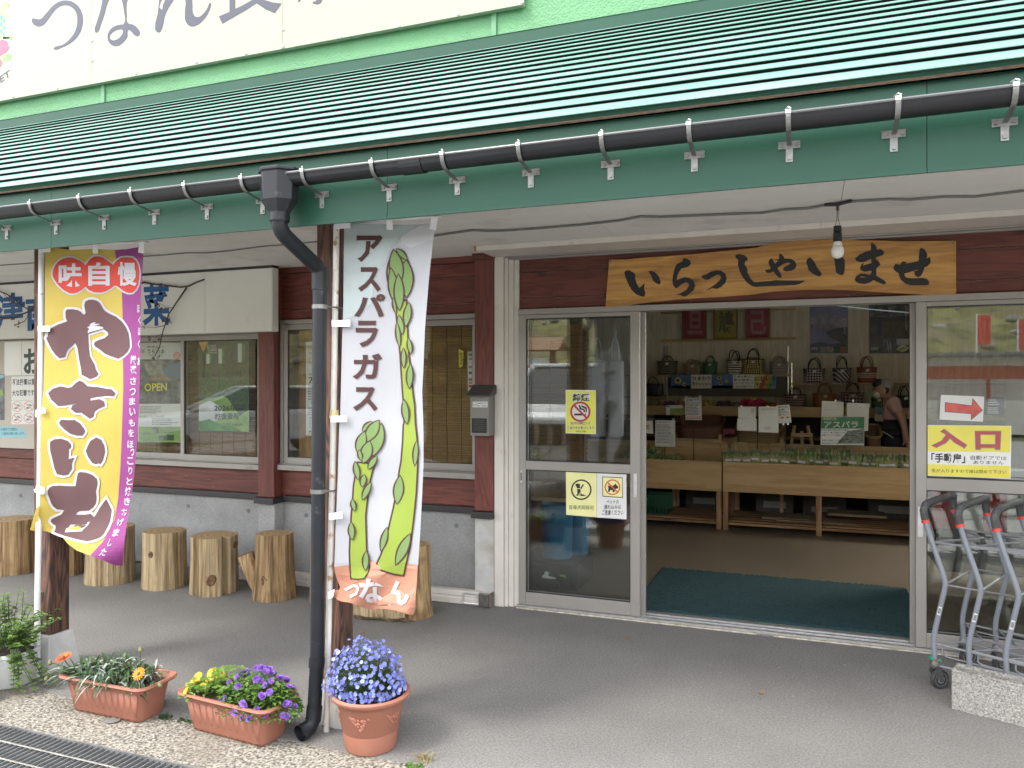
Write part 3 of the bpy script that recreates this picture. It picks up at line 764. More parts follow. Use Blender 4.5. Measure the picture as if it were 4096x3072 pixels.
# ------------------------------------------------------------------ the big sign on the upper wall
T = thing('shop_sign', 'large cream shop sign with dark brush letters on the upper wall', 'shop sign', (-5, 5.03, 4.14))
tops = 5.9
sx = [-11.0, -5.93, -2.62, -1.775]
sxu = [(-11.0, xY(365, 5.0)), (xY(365, 5.0), xY(1129, 5.0)), (xY(1129, 5.0), xY(2091, 5.0))]
for a, b in sxu:
    MB().box(a + .001, b - .001, 5.0, 5.044, 4.142, tops).build('sign_sheet', sign_m, T, bevel=0.002)
sc_m = flat('sign_screw', (0.66, 0.66, 0.58), 0.4)
for u, v in ((51, 388), (228, 355), (368, 245), (368, 165), (543, 294), (785, 250), (983, 215), (1132, 188), (1132, 120), (1361, 150), (1594, 106), (1832, 58), (2088, 10)):
    p = atY(u, v - 3, 4.999)
    MB().lathe([(0.014, 0), (0.012, 0.008), (0.004, 0.012)], n=10).build('screw', sc_m, T).matrix_basis = Matrix.Translation(p) @ Matrix.Rotation(math.radians(90), 4, 'X')
S = Sheet(plane_fn(4.9995), True)
z1 = lambda pts: zc(0, 0, 0.633, pts)
S.poly('lettering', ink, z1([(205, 118), (225, 118), (250, 122), (290, 85), (330, 40), (370, 12), (420, 2), (470, 18), (508, 60), (523, 115), (515, 180), (490, 230), (440, 275), (390, 300), (345, 313), (338, 306), (400, 280), (450, 235), (480, 180), (488, 120), (478, 75), (450, 45), (415, 33), (370, 45), (330, 85), (290, 140), (265, 162), (230, 165), (203, 140)]), 0.0015, smooth=True)
S.poly('lettering', ink, z1([(655, -60), (690, -60), (672, 40), (655, 105), (635, 160), (622, 195), (608, 206), (598, 192), (608, 150), (630, 80), (645, 10)]), 0.0015, smooth=True)
S.poly('lettering', ink, z1([(775, -80), (815, -80), (800, 20), (800, 90), (808, 145), (840, 155), (870, 180), (883, 205), (873, 228), (850, 222), (830, 200), (810, 190), (805, 230), (775, 270), (735, 292), (700, 280), (680, 245), (685, 205), (715, 170), (760, 155), (780, 152), (782, 60)]), 0.0015, smooth=True,
       holes=[z1([(775, 190), (740, 190), (705, 210), (693, 235), (705, 252), (735, 250), (765, 225)])])
S.poly('lettering', ink, z1([(1010, -150), (1050, -150), (1035, -40), (1020, 60), (1030, 30), (1060, -30), (1110, -70), (1170, -75), (1205, -40), (1215, 30), (1222, 90), (1245, 108), (1280, 90), (1310, 50), (1328, 18), (1333, 22), (1318, 75), (1285, 125), (1245, 158), (1205, 166), (1175, 140), (1168, 80), (1172, 10), (1160, -25), (1120, -20), (1080, 25), (1045, 90), (1022, 180), (1005, 205), (985, 195), (980, 165), (995, 90), (1005, 0)]), 0.0015, smooth=True)
S.poly('lettering', ink, z1([(1450, -120), (1488, -120), (1485, 55), (1520, 40), (1560, 18), (1600, -5), (1580, -40), (1620, -30), (1660, -5), (1720, 15), (1780, 22), (1760, 50), (1735, 83), (1680, 60), (1620, 20), (1560, 60), (1490, 100), (1405, 150), (1383, 105), (1400, 95), (1450, 75)]), 0.0015)
S.poly('lettering', ink, z1([(1990, -60), (2030, -60), (2035, 0), (2025, 20), (2000, 27), (1975, 15), (1998, 5)]), 0.0015, smooth=True)
S.poly('lettering', ink, z1([(1880, 15), (1900, -40), (1915, -35), (1895, 8)]), 0.0015)
# vegetable emblem and the end of a word at the left edge
veg1 = pm('leaf_print', (0.22, 0.50, 0.13), 0.35, 0.3, 6); veg2 = flat('pale_leaf_print', (0.52, 0.68, 0.36), 0.35); veg3 = flat('teal_print', (0.05, 0.22, 0.22), 0.35); veg4 = flat('radish_print', (0.60, 0.06, 0.12), 0.35)
S.poly('emblem', veg2, z1([(-160, 300), (-150, 60), (-80, -40), (20, 0), (60, 80), (76, 170), (70, 250), (45, 300), (10, 250), (-60, 330)]), 0.0015, smooth=True)
S.poly('emblem', veg1, z1([(10, 20), (40, 10), (55, 20), (45, 60), (58, 120), (35, 90), (20, 60)]), 0.0022, smooth=True)
S.poly('emblem', veg1, z1([(-60, 10), (0, 30), (30, 110), (15, 230), (-20, 260), (-10, 120)]), 0.0022, smooth=True)
for i in range(6): S.poly('emblem', veg3, z1(circle(8 + (i % 2) * 18, 110 + i * 22, 8, 8, 15)), 0.0028)
S.poly('emblem', veg4, z1([(-120, 300), (-20, 260), (40, 255), (55, 280), (48, 315), (10, 345), (-80, 390)]), 0.0022, smooth=True)
S.poly('emblem', veg4, z1([(-90, 420), (-15, 365), (8, 380), (2, 420), (-30, 440)]), 0.0022, smooth=True)
for i in range(4): S.poly('emblem', veg1, z1([(10, 350 + i * 10), (68, 335 + i * 12), (68, 343 + i * 12), (12, 358 + i * 9)]), 0.0028)
for i in range(3): S.poly('emblem', veg1, z1([(15, 240 - i * 6), (70, 225 + i * 9), (72, 234 + i * 9), (18, 250 - i * 4)]), 0.0034)
S.put('lettering', ink, text_in('ARKET', z1([(-130, 575), (58, 440), (68, 478), (-120, 615)]), 0.012), 0.0015)
S.done(T)

def grow(p, d):
    A = 0.5 * sum(p[i][0] * p[(i + 1) % len(p)][1] - p[(i + 1) % len(p)][0] * p[i][1] for i in range(len(p)))
    s = 1 if A > 0 else -1; out = []
    for i in range(len(p)):
        a, b, c = Vector(p[i - 1]), Vector(p[i]), Vector(p[(i + 1) % len(p)])
        n1 = Vector(((b - a).y, -(b - a).x)).normalized() * s; n2 = Vector(((c - b).y, -(c - b).x)).normalized() * s
        m = n1 + n2
        if m.length < 1e-3: m = n1
        m.normalize(); k = min(1.7, 1 / max(0.35, m.dot(n1)))
        out.append(tuple(b + m * d * k))
    return out
# ------------------------------------------------------------------ wooden welcome board over the door
A_ = lambda pts: zc(2400, 920, 0.33906, pts)
B_ = lambda pts: zc(3100, 920, 0.33906, pts)
sugi = wood('oiled_sign_wood', (0.30, 0.135, 0.035), (0.62, 0.34, 0.10), 'x', rings=7, rough=0.42, rand=0.0, bump=0.06, contrast=(0.15, 0.85))
outl = A_([(107, 348), (300, 347), (500, 325), (800, 305), (1100, 283), (1400, 250), (1700, 222), (1850, 205), (1960, 165), (2080, 135)]) + \
       B_([(60, 130), (300, 118), (700, 105), (870, 106), (950, 118), (1200, 122), (1500, 130), (1800, 130), (2138, 124), (2140, 745), (2125, 755), (2000, 762), (1800, 768), (1600, 755), (1400, 742), (1150, 728), (900, 710), (600, 702), (300, 708), (0, 722)]) + \
       A_([(1800, 760), (1500, 785), (1250, 800), (900, 820), (600, 850), (300, 893), (62, 912)])
WB = thing('welcome_board', 'long natural-edge wooden board with black brush lettering above the entrance', 'wooden sign', tuple(atY(3100, 1100, 5.0)))
YB = 5.0095
V, Fc = cut_grid(*_curve2d([outl]), 400)
P = [atY(u, v, YB) for u, v in outl]
MB().prism(P, (0, 0.032, 0)).build('board', sugi, WB, bevel=0.003)
S = Sheet(plane_fn(YB), True)
brush = [A_([(292, 498), (310, 482), (345, 480), (390, 505), (412, 525), (410, 570), (430, 640), (465, 690), (500, 660), (526, 628), (514, 690), (532, 745), (520, 780), (490, 780), (430, 755), (380, 710), (340, 640), (312, 575), (296, 530)]),
 A_([(578, 490), (610, 487), (650, 505), (690, 550), (712, 610), (708, 632), (690, 636), (660, 620), (625, 590), (618, 560), (600, 525)]),
 A_([(985, 338), (1025, 342), (1060, 365), (1068, 395), (1045, 425), (1000, 442), (958, 448), (930, 490), (908, 540), (900, 598), (940, 580), (1000, 560), (1060, 570), (1100, 605), (1120, 655), (1100, 710), (1050, 750), (1010, 780), (975, 778), (950, 760), (905, 768), (970, 740), (1020, 710), (1055, 660), (1050, 625), (1010, 612), (960, 635), (920, 670), (895, 684), (870, 655), (857, 605), (865, 540), (880, 470), (905, 410), (945, 385), (975, 375)]),
 A_([(1202, 548), (1215, 538), (1260, 525), (1310, 495), (1370, 480), (1430, 485), (1475, 520), (1490, 570), (1475, 620), (1430, 665), (1380, 690), (1345, 685), (1320, 680), (1290, 697), (1262, 707), (1330, 665), (1370, 640), (1420, 590), (1435, 555), (1415, 530), (1380, 525), (1330, 548), (1280, 582), (1240, 580), (1205, 562)]),
 A_([(1600, 300), (1640, 288), (1700, 300), (1735, 330), (1738, 350), (1710, 370), (1700, 405), (1735, 460), (1735, 500), (1770, 570), (1810, 615), (1850, 620), (1920, 612), (2000, 608), (2070, 595), (2210, 600), (2424, 598), (2360, 630), (2310, 645), (2060, 655), (1940, 660), (1830, 668), (1790, 655), (1740, 620), (1690, 560), (1650, 480), (1632, 410), (1635, 350), (1605, 322)]),
 B_([(-74, 385), (-60, 350), (-40, 338), (-25, 360), (0, 410), (30, 460), (60, 510), (75, 540), (66, 560), (45, 555), (10, 520), (-20, 480), (-50, 440)]),
 B_([(-114, 478), (-100, 472), (-62, 470), (-30, 435), (20, 385), (70, 350), (130, 340), (190, 345), (230, 370), (249, 410), (240, 445), (200, 475), (140, 485), (105, 475), (98, 465), (110, 440), (150, 425), (185, 400), (180, 385), (140, 382), (90, 400), (40, 435), (10, 460), (-20, 485), (-60, 503), (-95, 500)]),
 B_([(52, 300), (64, 283), (95, 310), (110, 345), (80, 358), (30, 358), (-25, 345), (20, 352), (55, 345)]),
 B_([(375, 370), (382, 350), (408, 328), (440, 350), (470, 395), (490, 440), (520, 480), (543, 510), (540, 535), (520, 543), (480, 530), (430, 500), (400, 470), (395, 440), (378, 400)]),
 B_([(690, 300), (740, 290), (780, 312), (815, 350), (820, 400), (818, 470), (805, 520), (780, 528), (740, 510), (722, 490), (718, 430), (708, 360)]),
 B_([(948, 340), (1000, 295), (1080, 255), (1150, 240), (1250, 230), (1285, 262), (1270, 292), (1200, 315), (1130, 335), (1060, 370), (1010, 375), (965, 362)]),
 B_([(1050, 380), (1030, 425), (1100, 405), (1190, 385), (1200, 345), (1240, 405), (1200, 445), (1140, 475), (1060, 488), (1020, 475), (1008, 450), (1020, 415)]),
 B_([(1402, 440), (1425, 403), (1475, 415), (1510, 375), (1548, 380), (1525, 403), (1600, 392), (1690, 372), (1780, 345), (1828, 325), (1832, 385), (1800, 420), (1740, 445), (1640, 475), (1520, 512), (1460, 505), (1410, 470)]),
 B_([(1462, 500), (1520, 505), (1530, 550), (1545, 568), (1620, 575), (1740, 570), (1790, 580), (1813, 610), (1810, 640), (1790, 648), (1700, 648), (1600, 646), (1540, 628), (1490, 585), (1468, 530)]),
 B_([(1712, 230), (1725, 214), (1765, 235), (1793, 290), (1780, 350), (1760, 440), (1740, 500), (1720, 535), (1685, 553), (1655, 530), (1648, 490), (1690, 480), (1700, 400), (1705, 300)])]
sumi = flat('black_sumi_ink', (0.010, 0.011, 0.013), 0.55)
for i, p in enumerate(brush): S.poly('lettering', sumi, grow(p, 1.6), 0.0012 + 0.0002 * i)
S.poly('lettering', sumi, B_([(1132, 160), (1142, 147), (1180, 175), (1200, 200), (1196, 260), (1190, 330), (1195, 450), (1195, 540), (1230, 560), (1290, 595), (1308, 620), (1300, 638), (1275, 640), (1220, 618), (1160, 590), (1120, 620), (1060, 637), (1000, 632), (955, 610), (942, 585), (960, 545), (1000, 515), (1060, 515), (1120, 528), (1140, 500), (1138, 400), (1132, 300)]), 0.005, holes=[B_([(995, 552), (1030, 545), (1072, 555), (1060, 562), (1010, 562)])])
S.done(WB)
for p in (A_([(123, 373)])[0], B_([(2099, 155)])[0]):
    q = atY(p[0], p[1], YB - .001)
    MB().box(q.x - .006, q.x + .006, YB - .002, YB + .003, q.z - .006, q.z + .006).build('screw', galv, WB)

# ------------------------------------------------------------------ white box sign over the left window, with bare vine
LS = thing('painted_box_sign', 'white painted box sign with blue brush characters under the left soffit', 'painted sign', (-4.6, 4.9, 1.94))
boxw = pm('white_painted_sheet', (0.72, 0.71, 0.67), 0.55, 0.04, 1.5, dirt=(0.55, 0.51, 0.45), ds=5, dlo=0.66, dhi=0.84)
xs0 = xY(820, 4.9)
for a, b in ((-7.38, xs0), (xs0, -3.834)):
    MB().box(a + .0008, b - .0008, 4.90, 4.965, 1.942, 2.430).build('sign_sheet', boxw, LS, bevel=0.003)
MB().box(-7.38, -3.828, 4.896, 4.972, 2.4305, 2.4485).build('sign_cap', trim_d, LS)
MB().box(-3.833, -3.829, 4.904, 4.97, 1.945, 2.430).build('sign_end', boxw, LS)
S = Sheet(plane_fn(4.8995), True)
c4 = lambda pts: zc(0, 900, 0.603, pts)
for ch, q in (('津', [(-40, 455), (165, 445), (165, 690), (-40, 715)]), ('南', [(170, 470), (375, 462), (375, 690), (170, 705)]), ('菜', [(945, 392), (1125, 385), (1130, 665), (945, 672)])):
    S.put('lettering', blue_p, glyph_in(ch, c4(q), 0.028), 0.0012)
S.done(LS)
vine = flat('bare_vine_bark', (0.075, 0.045, 0.035), 0.85, var=0.3, vs=40)
VN = thing('bare_vine', 'bare brown vine tied along the white box sign', 'vine', tuple(atY(700, 1150, 4.87)))
c5 = lambda pts: zc(500, 1000, 0.603, pts)
vb = MB(); rv = random.Random(5)
def vpath(pts, r0, r1, dy=0.0):
    P = [atY(u, v, 4.872 + dy + rv.uniform(-.012, .006)) for u, v in pts]
    n = len(P); vb.tube(P, [r0 + (r1 - r0) * i / max(1, n - 1) for i in range(n)], 6)
vpath(c5([(-40, 225), (60, 228), (130, 215), (180, 225), (240, 232), (310, 240), (370, 247), (420, 240), (470, 215), (525, 195)]), .010, .006)
vpath(c5([(410, 248), (375, 300), (340, 350), (318, 385), (290, 425), (268, 490), (250, 545), (238, 600), (228, 650), (205, 690), (185, 725)]), .007, .002)
vpath(c5([(320, 385), (270, 380), (225, 350)]), .003, .001); vpath(c5([(290, 430), (300, 470), (315, 488)]), .003, .001)
vpath(c5([(265, 500), (200, 515), (110, 508)]), .003, .001); vpath(c5([(245, 560), (215, 565), (190, 600)]), .003, .001)
vpath(c5([(225, 650), (190, 660)]), .002, .001)
vpath(c4([(-30, 430), (40, 455), (100, 495), (150, 540), (215, 572), (255, 560), (330, 540)]), .006, .003)
vpath(c4([(-30, 610), (30, 620), (100, 612), (150, 590), (215, 565), (235, 500), (228, 430), (236, 400)]), .008, .004)
vpath(c4([(20, 450), (60, 490), (75, 510)]), .003, .001); vpath(c4([(110, 660), (160, 640), (195, 590)]), .004, .002)
vb.build('stem', vine, VN, smooth=True)
lb = MB()
for u, v in c5([(265, 460), (275, 480), (295, 470), (225, 360), (240, 380), (120, 510), (190, 600), (215, 590), (170, 590), (230, 720), (185, 725)]) + c4([(60, 480), (85, 505), (105, 515), (120, 530), (125, 650), (110, 660), (75, 515)]):
    for k in range(3):
        p = atY(u + rv.uniform(-9, 9), v + rv.uniform(-9, 9), 4.865 + rv.uniform(-.02, .01)); d = Vector((rv.uniform(-1, 1), rv.uniform(-.5, .5), rv.uniform(-1, 1))).normalized() * .018
        e = Vector((-d.z, .006, d.x)) * .4
        lb.add([p - d, p + e, p + d, p - e], [(0, 1, 2, 3)])
o = lb.build('dry_leaves', flat('dry_leaf', (0.10, 0.045, 0.035), 0.8, var=0.4, vs=60), VN, fix=False); o['kind'] = 'stuff'

# ------------------------------------------------------------------ notice board at the far left and its sheets
c8 = lambda pts: zc(0, 1050, 0.47, pts)
NB = MB().box(-7.35, -5.725, 5.035, 5.073, 0.945, 1.938).build('notice_board', cream_b, bevel=0.003)
tag(NB, 'beige notice board with safety notices beside the left window', 'notice board')
o, S, q = paper('notice_sheet', 'white sheet with one large hand-lettered character on the notice board', 'notice', c8([(38, 678), (320, 668), (320, 955), (38, 962)]), 5.034, lam)
S.poly('divider', grey_p, c8(rrect(182, 675, 184, 960)), .0008)
S.put('lettering', flat('dark_green_print', (0.012, 0.035, 0.022), 0.5), glyph_in('お', c8([(200, 735), (360, 728), (360, 945), (200, 950)]), 0.03), .0008); S.done(o)
o, S, q = paper('notice_sheet', 'white illegal dumping notice with black headline and four prohibition circles', 'notice', c8([(97, 972), (330, 966), (330, 1372), (97, 1378)]), 5.0335, lam)
S.put('lettering', black, text_in('不法投棄は重', c8([(103, 992), (298, 985), (298, 1042), (103, 1045)]), 0.018), .0008)
S.put('lettering', black, text_in('大な犯罪です', c8([(103, 1085), (290, 1080), (290, 1135), (103, 1138)]), 0.018), .0008)
S.poly('divider', grey_p, c8(rrect(97, 1172, 330, 1174)), .0008)
for cx, cy in ((146, 1226), (246, 1224), (146, 1325), (246, 1323)):
    a, b = ring(cx, cy, 44, 5); S.poly('pictogram', pink_p, c8(a), .0008, holes=[c8(b)])
    S.poly('pictogram', pink_p, c8([(cx - 32, cy - 26), (cx - 27, cy - 31), (cx + 32, cy + 26), (cx + 27, cy + 31)]), .0014)
    S.poly('pictogram', grey_p, c8(lens((cx - 5, cy - 18), (cx + 30, cy - 2), 14)), .0010)
    S.poly('pictogram', grey_p, c8([(cx - 25, cy + 8), (cx + 2, cy + 5), (cx + 2, cy + 20), (cx - 22, cy + 24)]), .0010)
S.done(o)
o, S, q = paper('handwritten_note', 'light blue paper slip with handwriting pinned low on the notice board', 'note', c8([(-60, 1392), (90, 1395), (165, 1408), (205, 1422), (222, 1440), (222, 1490), (-60, 1488)]), 5.033, cyan_p)
S.put('lettering', black, text_in('この場所での喫煙は', c8([(-10, 1408), (150, 1406), (150, 1432), (-10, 1434)]), 0.0), .0008)
S.put('lettering', black, text_in('ご遠慮お願い致します。', c8([(12, 1444), (215, 1440), (215, 1466), (12, 1468)]), 0.0), .0008); S.done(o)
o, S, q = paper('landscape_poster', 'dark landscape poster cut by the left edge of the picture', 'poster', c8([(-150, 955), (38, 950), (38, 1340), (-150, 1345)]), 5.0335, dark_p)
S.poly('picture', cyan_p, c8([(-140, 962), (34, 957), (34, 980), (-40, 1000), (-140, 990)]), .0008)
S.poly('picture', lgreen_p, c8([(-60, 1100), (20, 1085), (30, 1130), (-50, 1150)]), .0008); S.done(o)

# ------------------------------------------------------------------ banners
def banner_fn(Y, f):
    return lambda u, v, lift: atY(u, v, Y - f(u, v) - lift)
cloth_y = pm('yellow_banner_cloth', (0.47, 0.36, 0.07), 0.75, 0.03, 4, bump=0.12, bs=9, trans=0.22)
cloth_p = pm('purple_banner_print', (0.25, 0.045, 0.20), 0.75, 0.03, 4, bump=0.12, bs=9, trans=0.2)
cloth_br = pm('brown_banner_print', (0.105, 0.050, 0.053), 0.75, 0.03, 4, trans=0.15)
cloth_w = pm('white_banner_print', (0.50, 0.50, 0.53), 0.75, 0.02, 4, trans=0.2)
cloth_r = flat('red_banner_print', (0.42, 0.035, 0.022), 0.75)
cloth_a = pm('pale_banner_cloth', (0.42, 0.43, 0.46), 0.72, 0.03, 2.2, bump=0.14, bs=7, trans=0.3)
tabm = pm('white_cotton_tab', (0.72, 0.71, 0.72), 0.8, 0.06, 30)
pole_w = pm('white_pole', (0.66, 0.66, 0.66), 0.35, 0.05, 5)
pole_r = pm('rust_flecked_pole', (0.60, 0.575, 0.53), 0.45, 0.08, 20, dirt=(0.36, 0.22, 0.12), ds=22, dlo=0.60, dhi=0.68)
def fold1(u, v):
    t = max(0.0, (v - 1750) / 500.0)
    w = 0.006 * math.sin(u / 55.0 + v / 310.0) + 0.004 * math.sin(u / 23.0 - v / 170.0)
    d = (u - 160) * 0.45 + (v - 2090)
    return w + 0.055 * t * math.sin((u * 0.55 + v) / 62.0) * min(1, t) + 0.010 * math.sin(v / 90.0 + u / 200.0)
Y1 = 2.915
F1 = thing('roasted_sweet_potato_banner', 'yellow and purple vertical banner for roasted sweet potato with brown brush letters', 'banner', tuple(atZ(150, 2700, 0)))
f1 = banner_fn(Y1, fold1)
left = [(180.6, 990), (180.6, 1009), (179.5, 1161), (178.5, 1298), (178, 1381), (173.5, 1558), (164, 1661), (162, 1800), (163, 1921), (161, 1975), (158, 2024), (140, 2065), (120, 2121)]
bot = [(150, 2125), (187, 2125), (214, 2136), (248, 2147), (272, 2176), (307, 2202), (360, 2222), (405, 2239), (455, 2260), (491, 2264)]
right = [(498, 2165), (508, 2085), (524, 1997), (535.7, 1910), (542, 1840), (550.6, 1731), (557, 1600), (560, 1450), (562, 1298), (565, 1161), (574, 1013), (556, 988)]
top = [(508, 996.5), (458, 999.6), (361, 996), (287, 999.6), (240, 994), (203, 988)]
S = Sheet(f1, True)
S.poly('cloth', cloth_y, left + bot + right + top, 0, step=16)
pl = [(459, 1001), (465, 1036), (478, 1100), (487.5, 1161), (490.7, 1277), (492, 1440), (493, 1558), (489.6, 1650), (485.5, 1786), (480, 1894), (472.6, 1993), (458, 2080), (437, 2125), (410, 2168), (360, 2222)]
S.poly('purple_stripe', cloth_p, pl + bot[7:] + right + top[:1], 0.0015, step=16)
S.poly('fold_back', cloth_y, [(158, 2024), (146, 2030), (136, 2062), (120, 2120), (150, 2106), (152, 2060)], 0.012)
y2 = lambda pts: zc(150, 1170, 0.2351, pts)
ya = y2([(500, 290), (590, 285), (690, 300), (740, 330), (770, 370), (800, 372), (818, 350), (795, 225), (800, 190), (815, 150), (870, 125), (930, 120), (1000, 135), (1060, 180), (1110, 270), (1140, 310), (1220, 360), (1330, 410), (1430, 490), (1500, 590), (1545, 700), (1560, 820), (1565, 920), (1530, 1000), (1460, 1070), (1375, 1125), (1250, 1085), (1150, 1045), (1060, 970), (980, 920), (960, 875), (975, 840), (1050, 805), (1140, 775), (1205, 720), (1195, 680), (1120, 620), (1050, 640), (960, 670), (880, 695), (855, 700), (860, 800), (870, 950), (885, 1080), (930, 1160), (970, 1230), (985, 1300), (1035, 1385), (1000, 1430), (890, 1470), (750, 1400), (740, 1300), (710, 1150), (680, 950), (650, 870), (630, 858), (580, 910), (520, 960), (490, 1010), (465, 1095), (370, 1115), (300, 1055), (240, 970), (190, 870), (148, 780), (175, 740), (175, 690), (205, 640), (230, 610), (350, 545), (505, 490), (480, 430), (475, 350), (480, 310)])
ki = c4([(318, 1115), (350, 1085), (400, 1070), (450, 1080), (475, 1075), (500, 1050), (525, 1032), (550, 1040), (580, 1070), (650, 1075), (700, 1085), (740, 1090), (765, 1115), (755, 1135), (700, 1132), (640, 1140), (595, 1150), (600, 1165), (660, 1155), (690, 1170), (695, 1200), (650, 1220), (625, 1240), (620, 1270), (595, 1285), (560, 1260), (540, 1245), (500, 1245), (470, 1220), (480, 1195), (520, 1180), (440, 1195), (385, 1200), (340, 1160)])
y5 = lambda pts: zc(0, 1650, 0.27125, pts)
ki2 = y5([(868, 150), (905, 105), (1000, 112), (1100, 110), (1180, 160), (1240, 240), (1255, 280), (1215, 340), (1130, 340), (1030, 310), (950, 250), (890, 190)])
i1 = y5([(740, 430), (800, 395), (900, 385), (1000, 420), (1045, 470), (1045, 510), (1015, 545), (1010, 640), (1005, 690), (1100, 662), (1060, 740), (1060, 830), (1005, 915), (930, 930), (840, 910), (805, 830), (770, 680), (740, 560), (735, 480)])
i2 = y5([(1290, 500), (1330, 420), (1420, 365), (1490, 400), (1535, 480), (1550, 580), (1520, 700), (1485, 760), (1445, 750), (1420, 765), (1360, 745), (1300, 660), (1265, 570)])
yb = lambda pts: zc(100, 1860, 0.2652, pts)
mo = yb([(340, 390), (370, 340), (420, 315), (520, 310), (700, 320), (760, 318), (785, 180), (800, 120), (830, 105), (930, 115), (1020, 150), (1085, 210), (1095, 280), (1070, 400), (1080, 500), (1070, 580), (1030, 640), (960, 690), (830, 695), (790, 715), (770, 750), (900, 750), (990, 735), (1045, 785), (1130, 640), (1225, 510), (1270, 600), (1310, 680), (1295, 780), (1285, 850), (1240, 950), (1190, 1040), (1140, 1090), (1080, 1115), (1000, 1140), (930, 1150), (850, 1135), (740, 1110), (600, 1070), (510, 1040), (440, 1010), (460, 960), (465, 915), (420, 890), (385, 850), (400, 815), (470, 780), (550, 745), (590, 680), (480, 670), (430, 630), (395, 580), (370, 510), (345, 440)])
big = flat('brown_letter_print', (0.165, 0.075, 0.072), 0.75)
def rim(p, d, lift, S_=None, m=cloth_w):
    """white rim: a band that follows the outline of a letter"""
    q = grow(p, d); n = len(p)
    V = list(p) + q; Fr = [(i, (i + 1) % n, n + (i + 1) % n, n + i) for i in range(n)]
    S.put('letter_rim', m, (V, Fr), lift, None)
for k, p in enumerate((ya, ki, ki2, i1, i2, mo)):
    rim(p, 9.5, 0.003 + 0.0004 * k)
    S.poly('lettering', cloth_br, p, 0.0062, step=16)
S.poly('lettering', cloth_w, yb([(600, 1015), (620, 960), (660, 940), (690, 900), (780, 900), (900, 905), (940, 885), (945, 860), (980, 858), (950, 905), (870, 980), (860, 1000), (760, 1005)]), 0.0075)
S.poly('lettering', cloth_y, yb([(655, 980), (670, 945), (720, 935), (790, 918), (850, 935), (820, 970), (740, 975)]), 0.0085)
S.poly('lettering', cloth_w, y2([(845, 590), (900, 570), (980, 565), (1060, 575), (1115, 590), (1120, 612), (1020, 640), (900, 670), (860, 690), (855, 660), (880, 620)]), 0.0075)
for q in ([(885, 545), (930, 520), (970, 506), (990, 515), (940, 540), (890, 552)], [(885, 560), (960, 535), (1040, 533), (1060, 542), (980, 560), (900, 575)]):
    S.poly('lettering', cloth_w, y2(q), 0.0075)
rd = zc(150, 950, 0.21097, [(285, 680), (300, 600), (340, 520), (400, 450), (480, 400), (580, 382), (680, 388), (760, 420), (850, 470), (910, 530), (960, 450), (1010, 395), (1080, 360), (1160, 358), (1250, 390), (1340, 450), (1430, 518), (1500, 440), (1580, 385), (1680, 375), (1800, 385), (1860, 430), (1905, 520), (1925, 640), (1925, 780), (1905, 900), (1860, 990), (1800, 1045), (1720, 1050), (1640, 1020), (1560, 960), (1500, 915), (1455, 912), (1380, 970), (1290, 1020), (1200, 1045), (1080, 1040), (980, 1000), (905, 930), (840, 990), (760, 1040), (680, 1062), (600, 1055), (500, 1000), (400, 910), (320, 800), (290, 730)])
rim(rd, 6.5, 0.003); S.poly('red_badge', cloth_r, rd, 0.0055, step=20)
for ch, q in (('味', (400, 490, 850, 935)), ('自', (962, 472, 1368, 915)), ('慢', (1520, 465, 1882, 920))):
    S.put('lettering', cloth_w, glyph_in(ch, zc(150, 950, 0.21097, rrect(*q)), 0.03), 0.0072)
col = [('厳', c4([(885, 895)])[0]), ('選', c4([(885, 963)])[0]), ('さ', c4([(884, 1035)])[0]), ('つ', c4([(880, 1106)])[0]), ('ま', c4([(877, 1170)])[0]), ('い', c4([(879, 1240)])[0]), ('も', c4([(875, 1312)])[0]), ('を', c4([(870, 1380)])[0]), ('ほ', c4([(866, 1455)])[0]), ('っ', c4([(878, 1508)])[0]), ('こ', c4([(864, 1565)])[0]),
       ('り', yb([(1590, 85)])[0]), ('と', yb([(1575, 245)])[0]), ('焼', yb([(1555, 400)])[0]), ('き', yb([(1540, 550)])[0]), ('あ', yb([(1497, 720)])[0]), ('げ', yb([(1440, 862)])[0]), ('ま', yb([(1372, 1020)])[0]), ('し', yb([(1285, 1170)])[0]), ('た', yb([(1185, 1315)])[0])]
for i, (ch, (x, y)) in enumerate(col):
    w = 12.5 if ch not in 'っりし' else 8; h = 18 if ch in '厳選焼' else 15
    sl2 = 0 if i < 15 else (i - 14) * 1.6
    S.put('lettering', cloth_w, glyph_in(ch, [(x - w + sl2, y - h), (x + w + sl2, y - h), (x + w - sl2, y + h), (x - w - sl2, y + h)], 0.022), 0.0045)
for ch, (x, y) in zip('ほくほくあ', c4([(918, 555), (926, 632), (924, 706), (922, 790), (920, 905)])):
    S.put('lettering', cloth_w, glyph_in(ch, (x - 5, y - 16, x + 5, y + 16), 0.02), 0.0045)
S.done(F1)
def pole(pts, Y, r, m, parent, name='pole'):
    P = [atY(u, v, Y) for u, v in pts]
    return MB().tube(P, r, 12).build(name, m, parent, smooth=True)
pb = atY(150, 2500, 2.935); pb.z = 0.0
MB().tube([atY(166, 985, 2.935), atY(164, 1400, 2.935), atY(160, 1900, 2.935), atY(150, 2400, 2.935), pb], 0.0145, 12).build('pole', pole_w, F1, smooth=True)
MB().tube([atY(158, 1640, 2.935), atY(157, 1668, 2.935)], 0.019, 12).build('pole_joint', pole_w, F1, smooth=True)
MB().tube([atY(176, 991, 2.94), atY(360, 973, 2.94), atY(560, 971, 2.94), atY(592, 969, 2.94)], 0.0075, 8).build('crossbar', pole_w, F1, smooth=True)
def tab(q, Y, f, parent, lift=0.006):
    P = [atY(u, v, Y - f(u, v) - lift) for u, v in q]
    return MB().prism(P, (0, 0.002, 0)).build('tie_tab', tabm, parent)
t1 = lambda pts: zc(150, 950, 0.21097, pts)
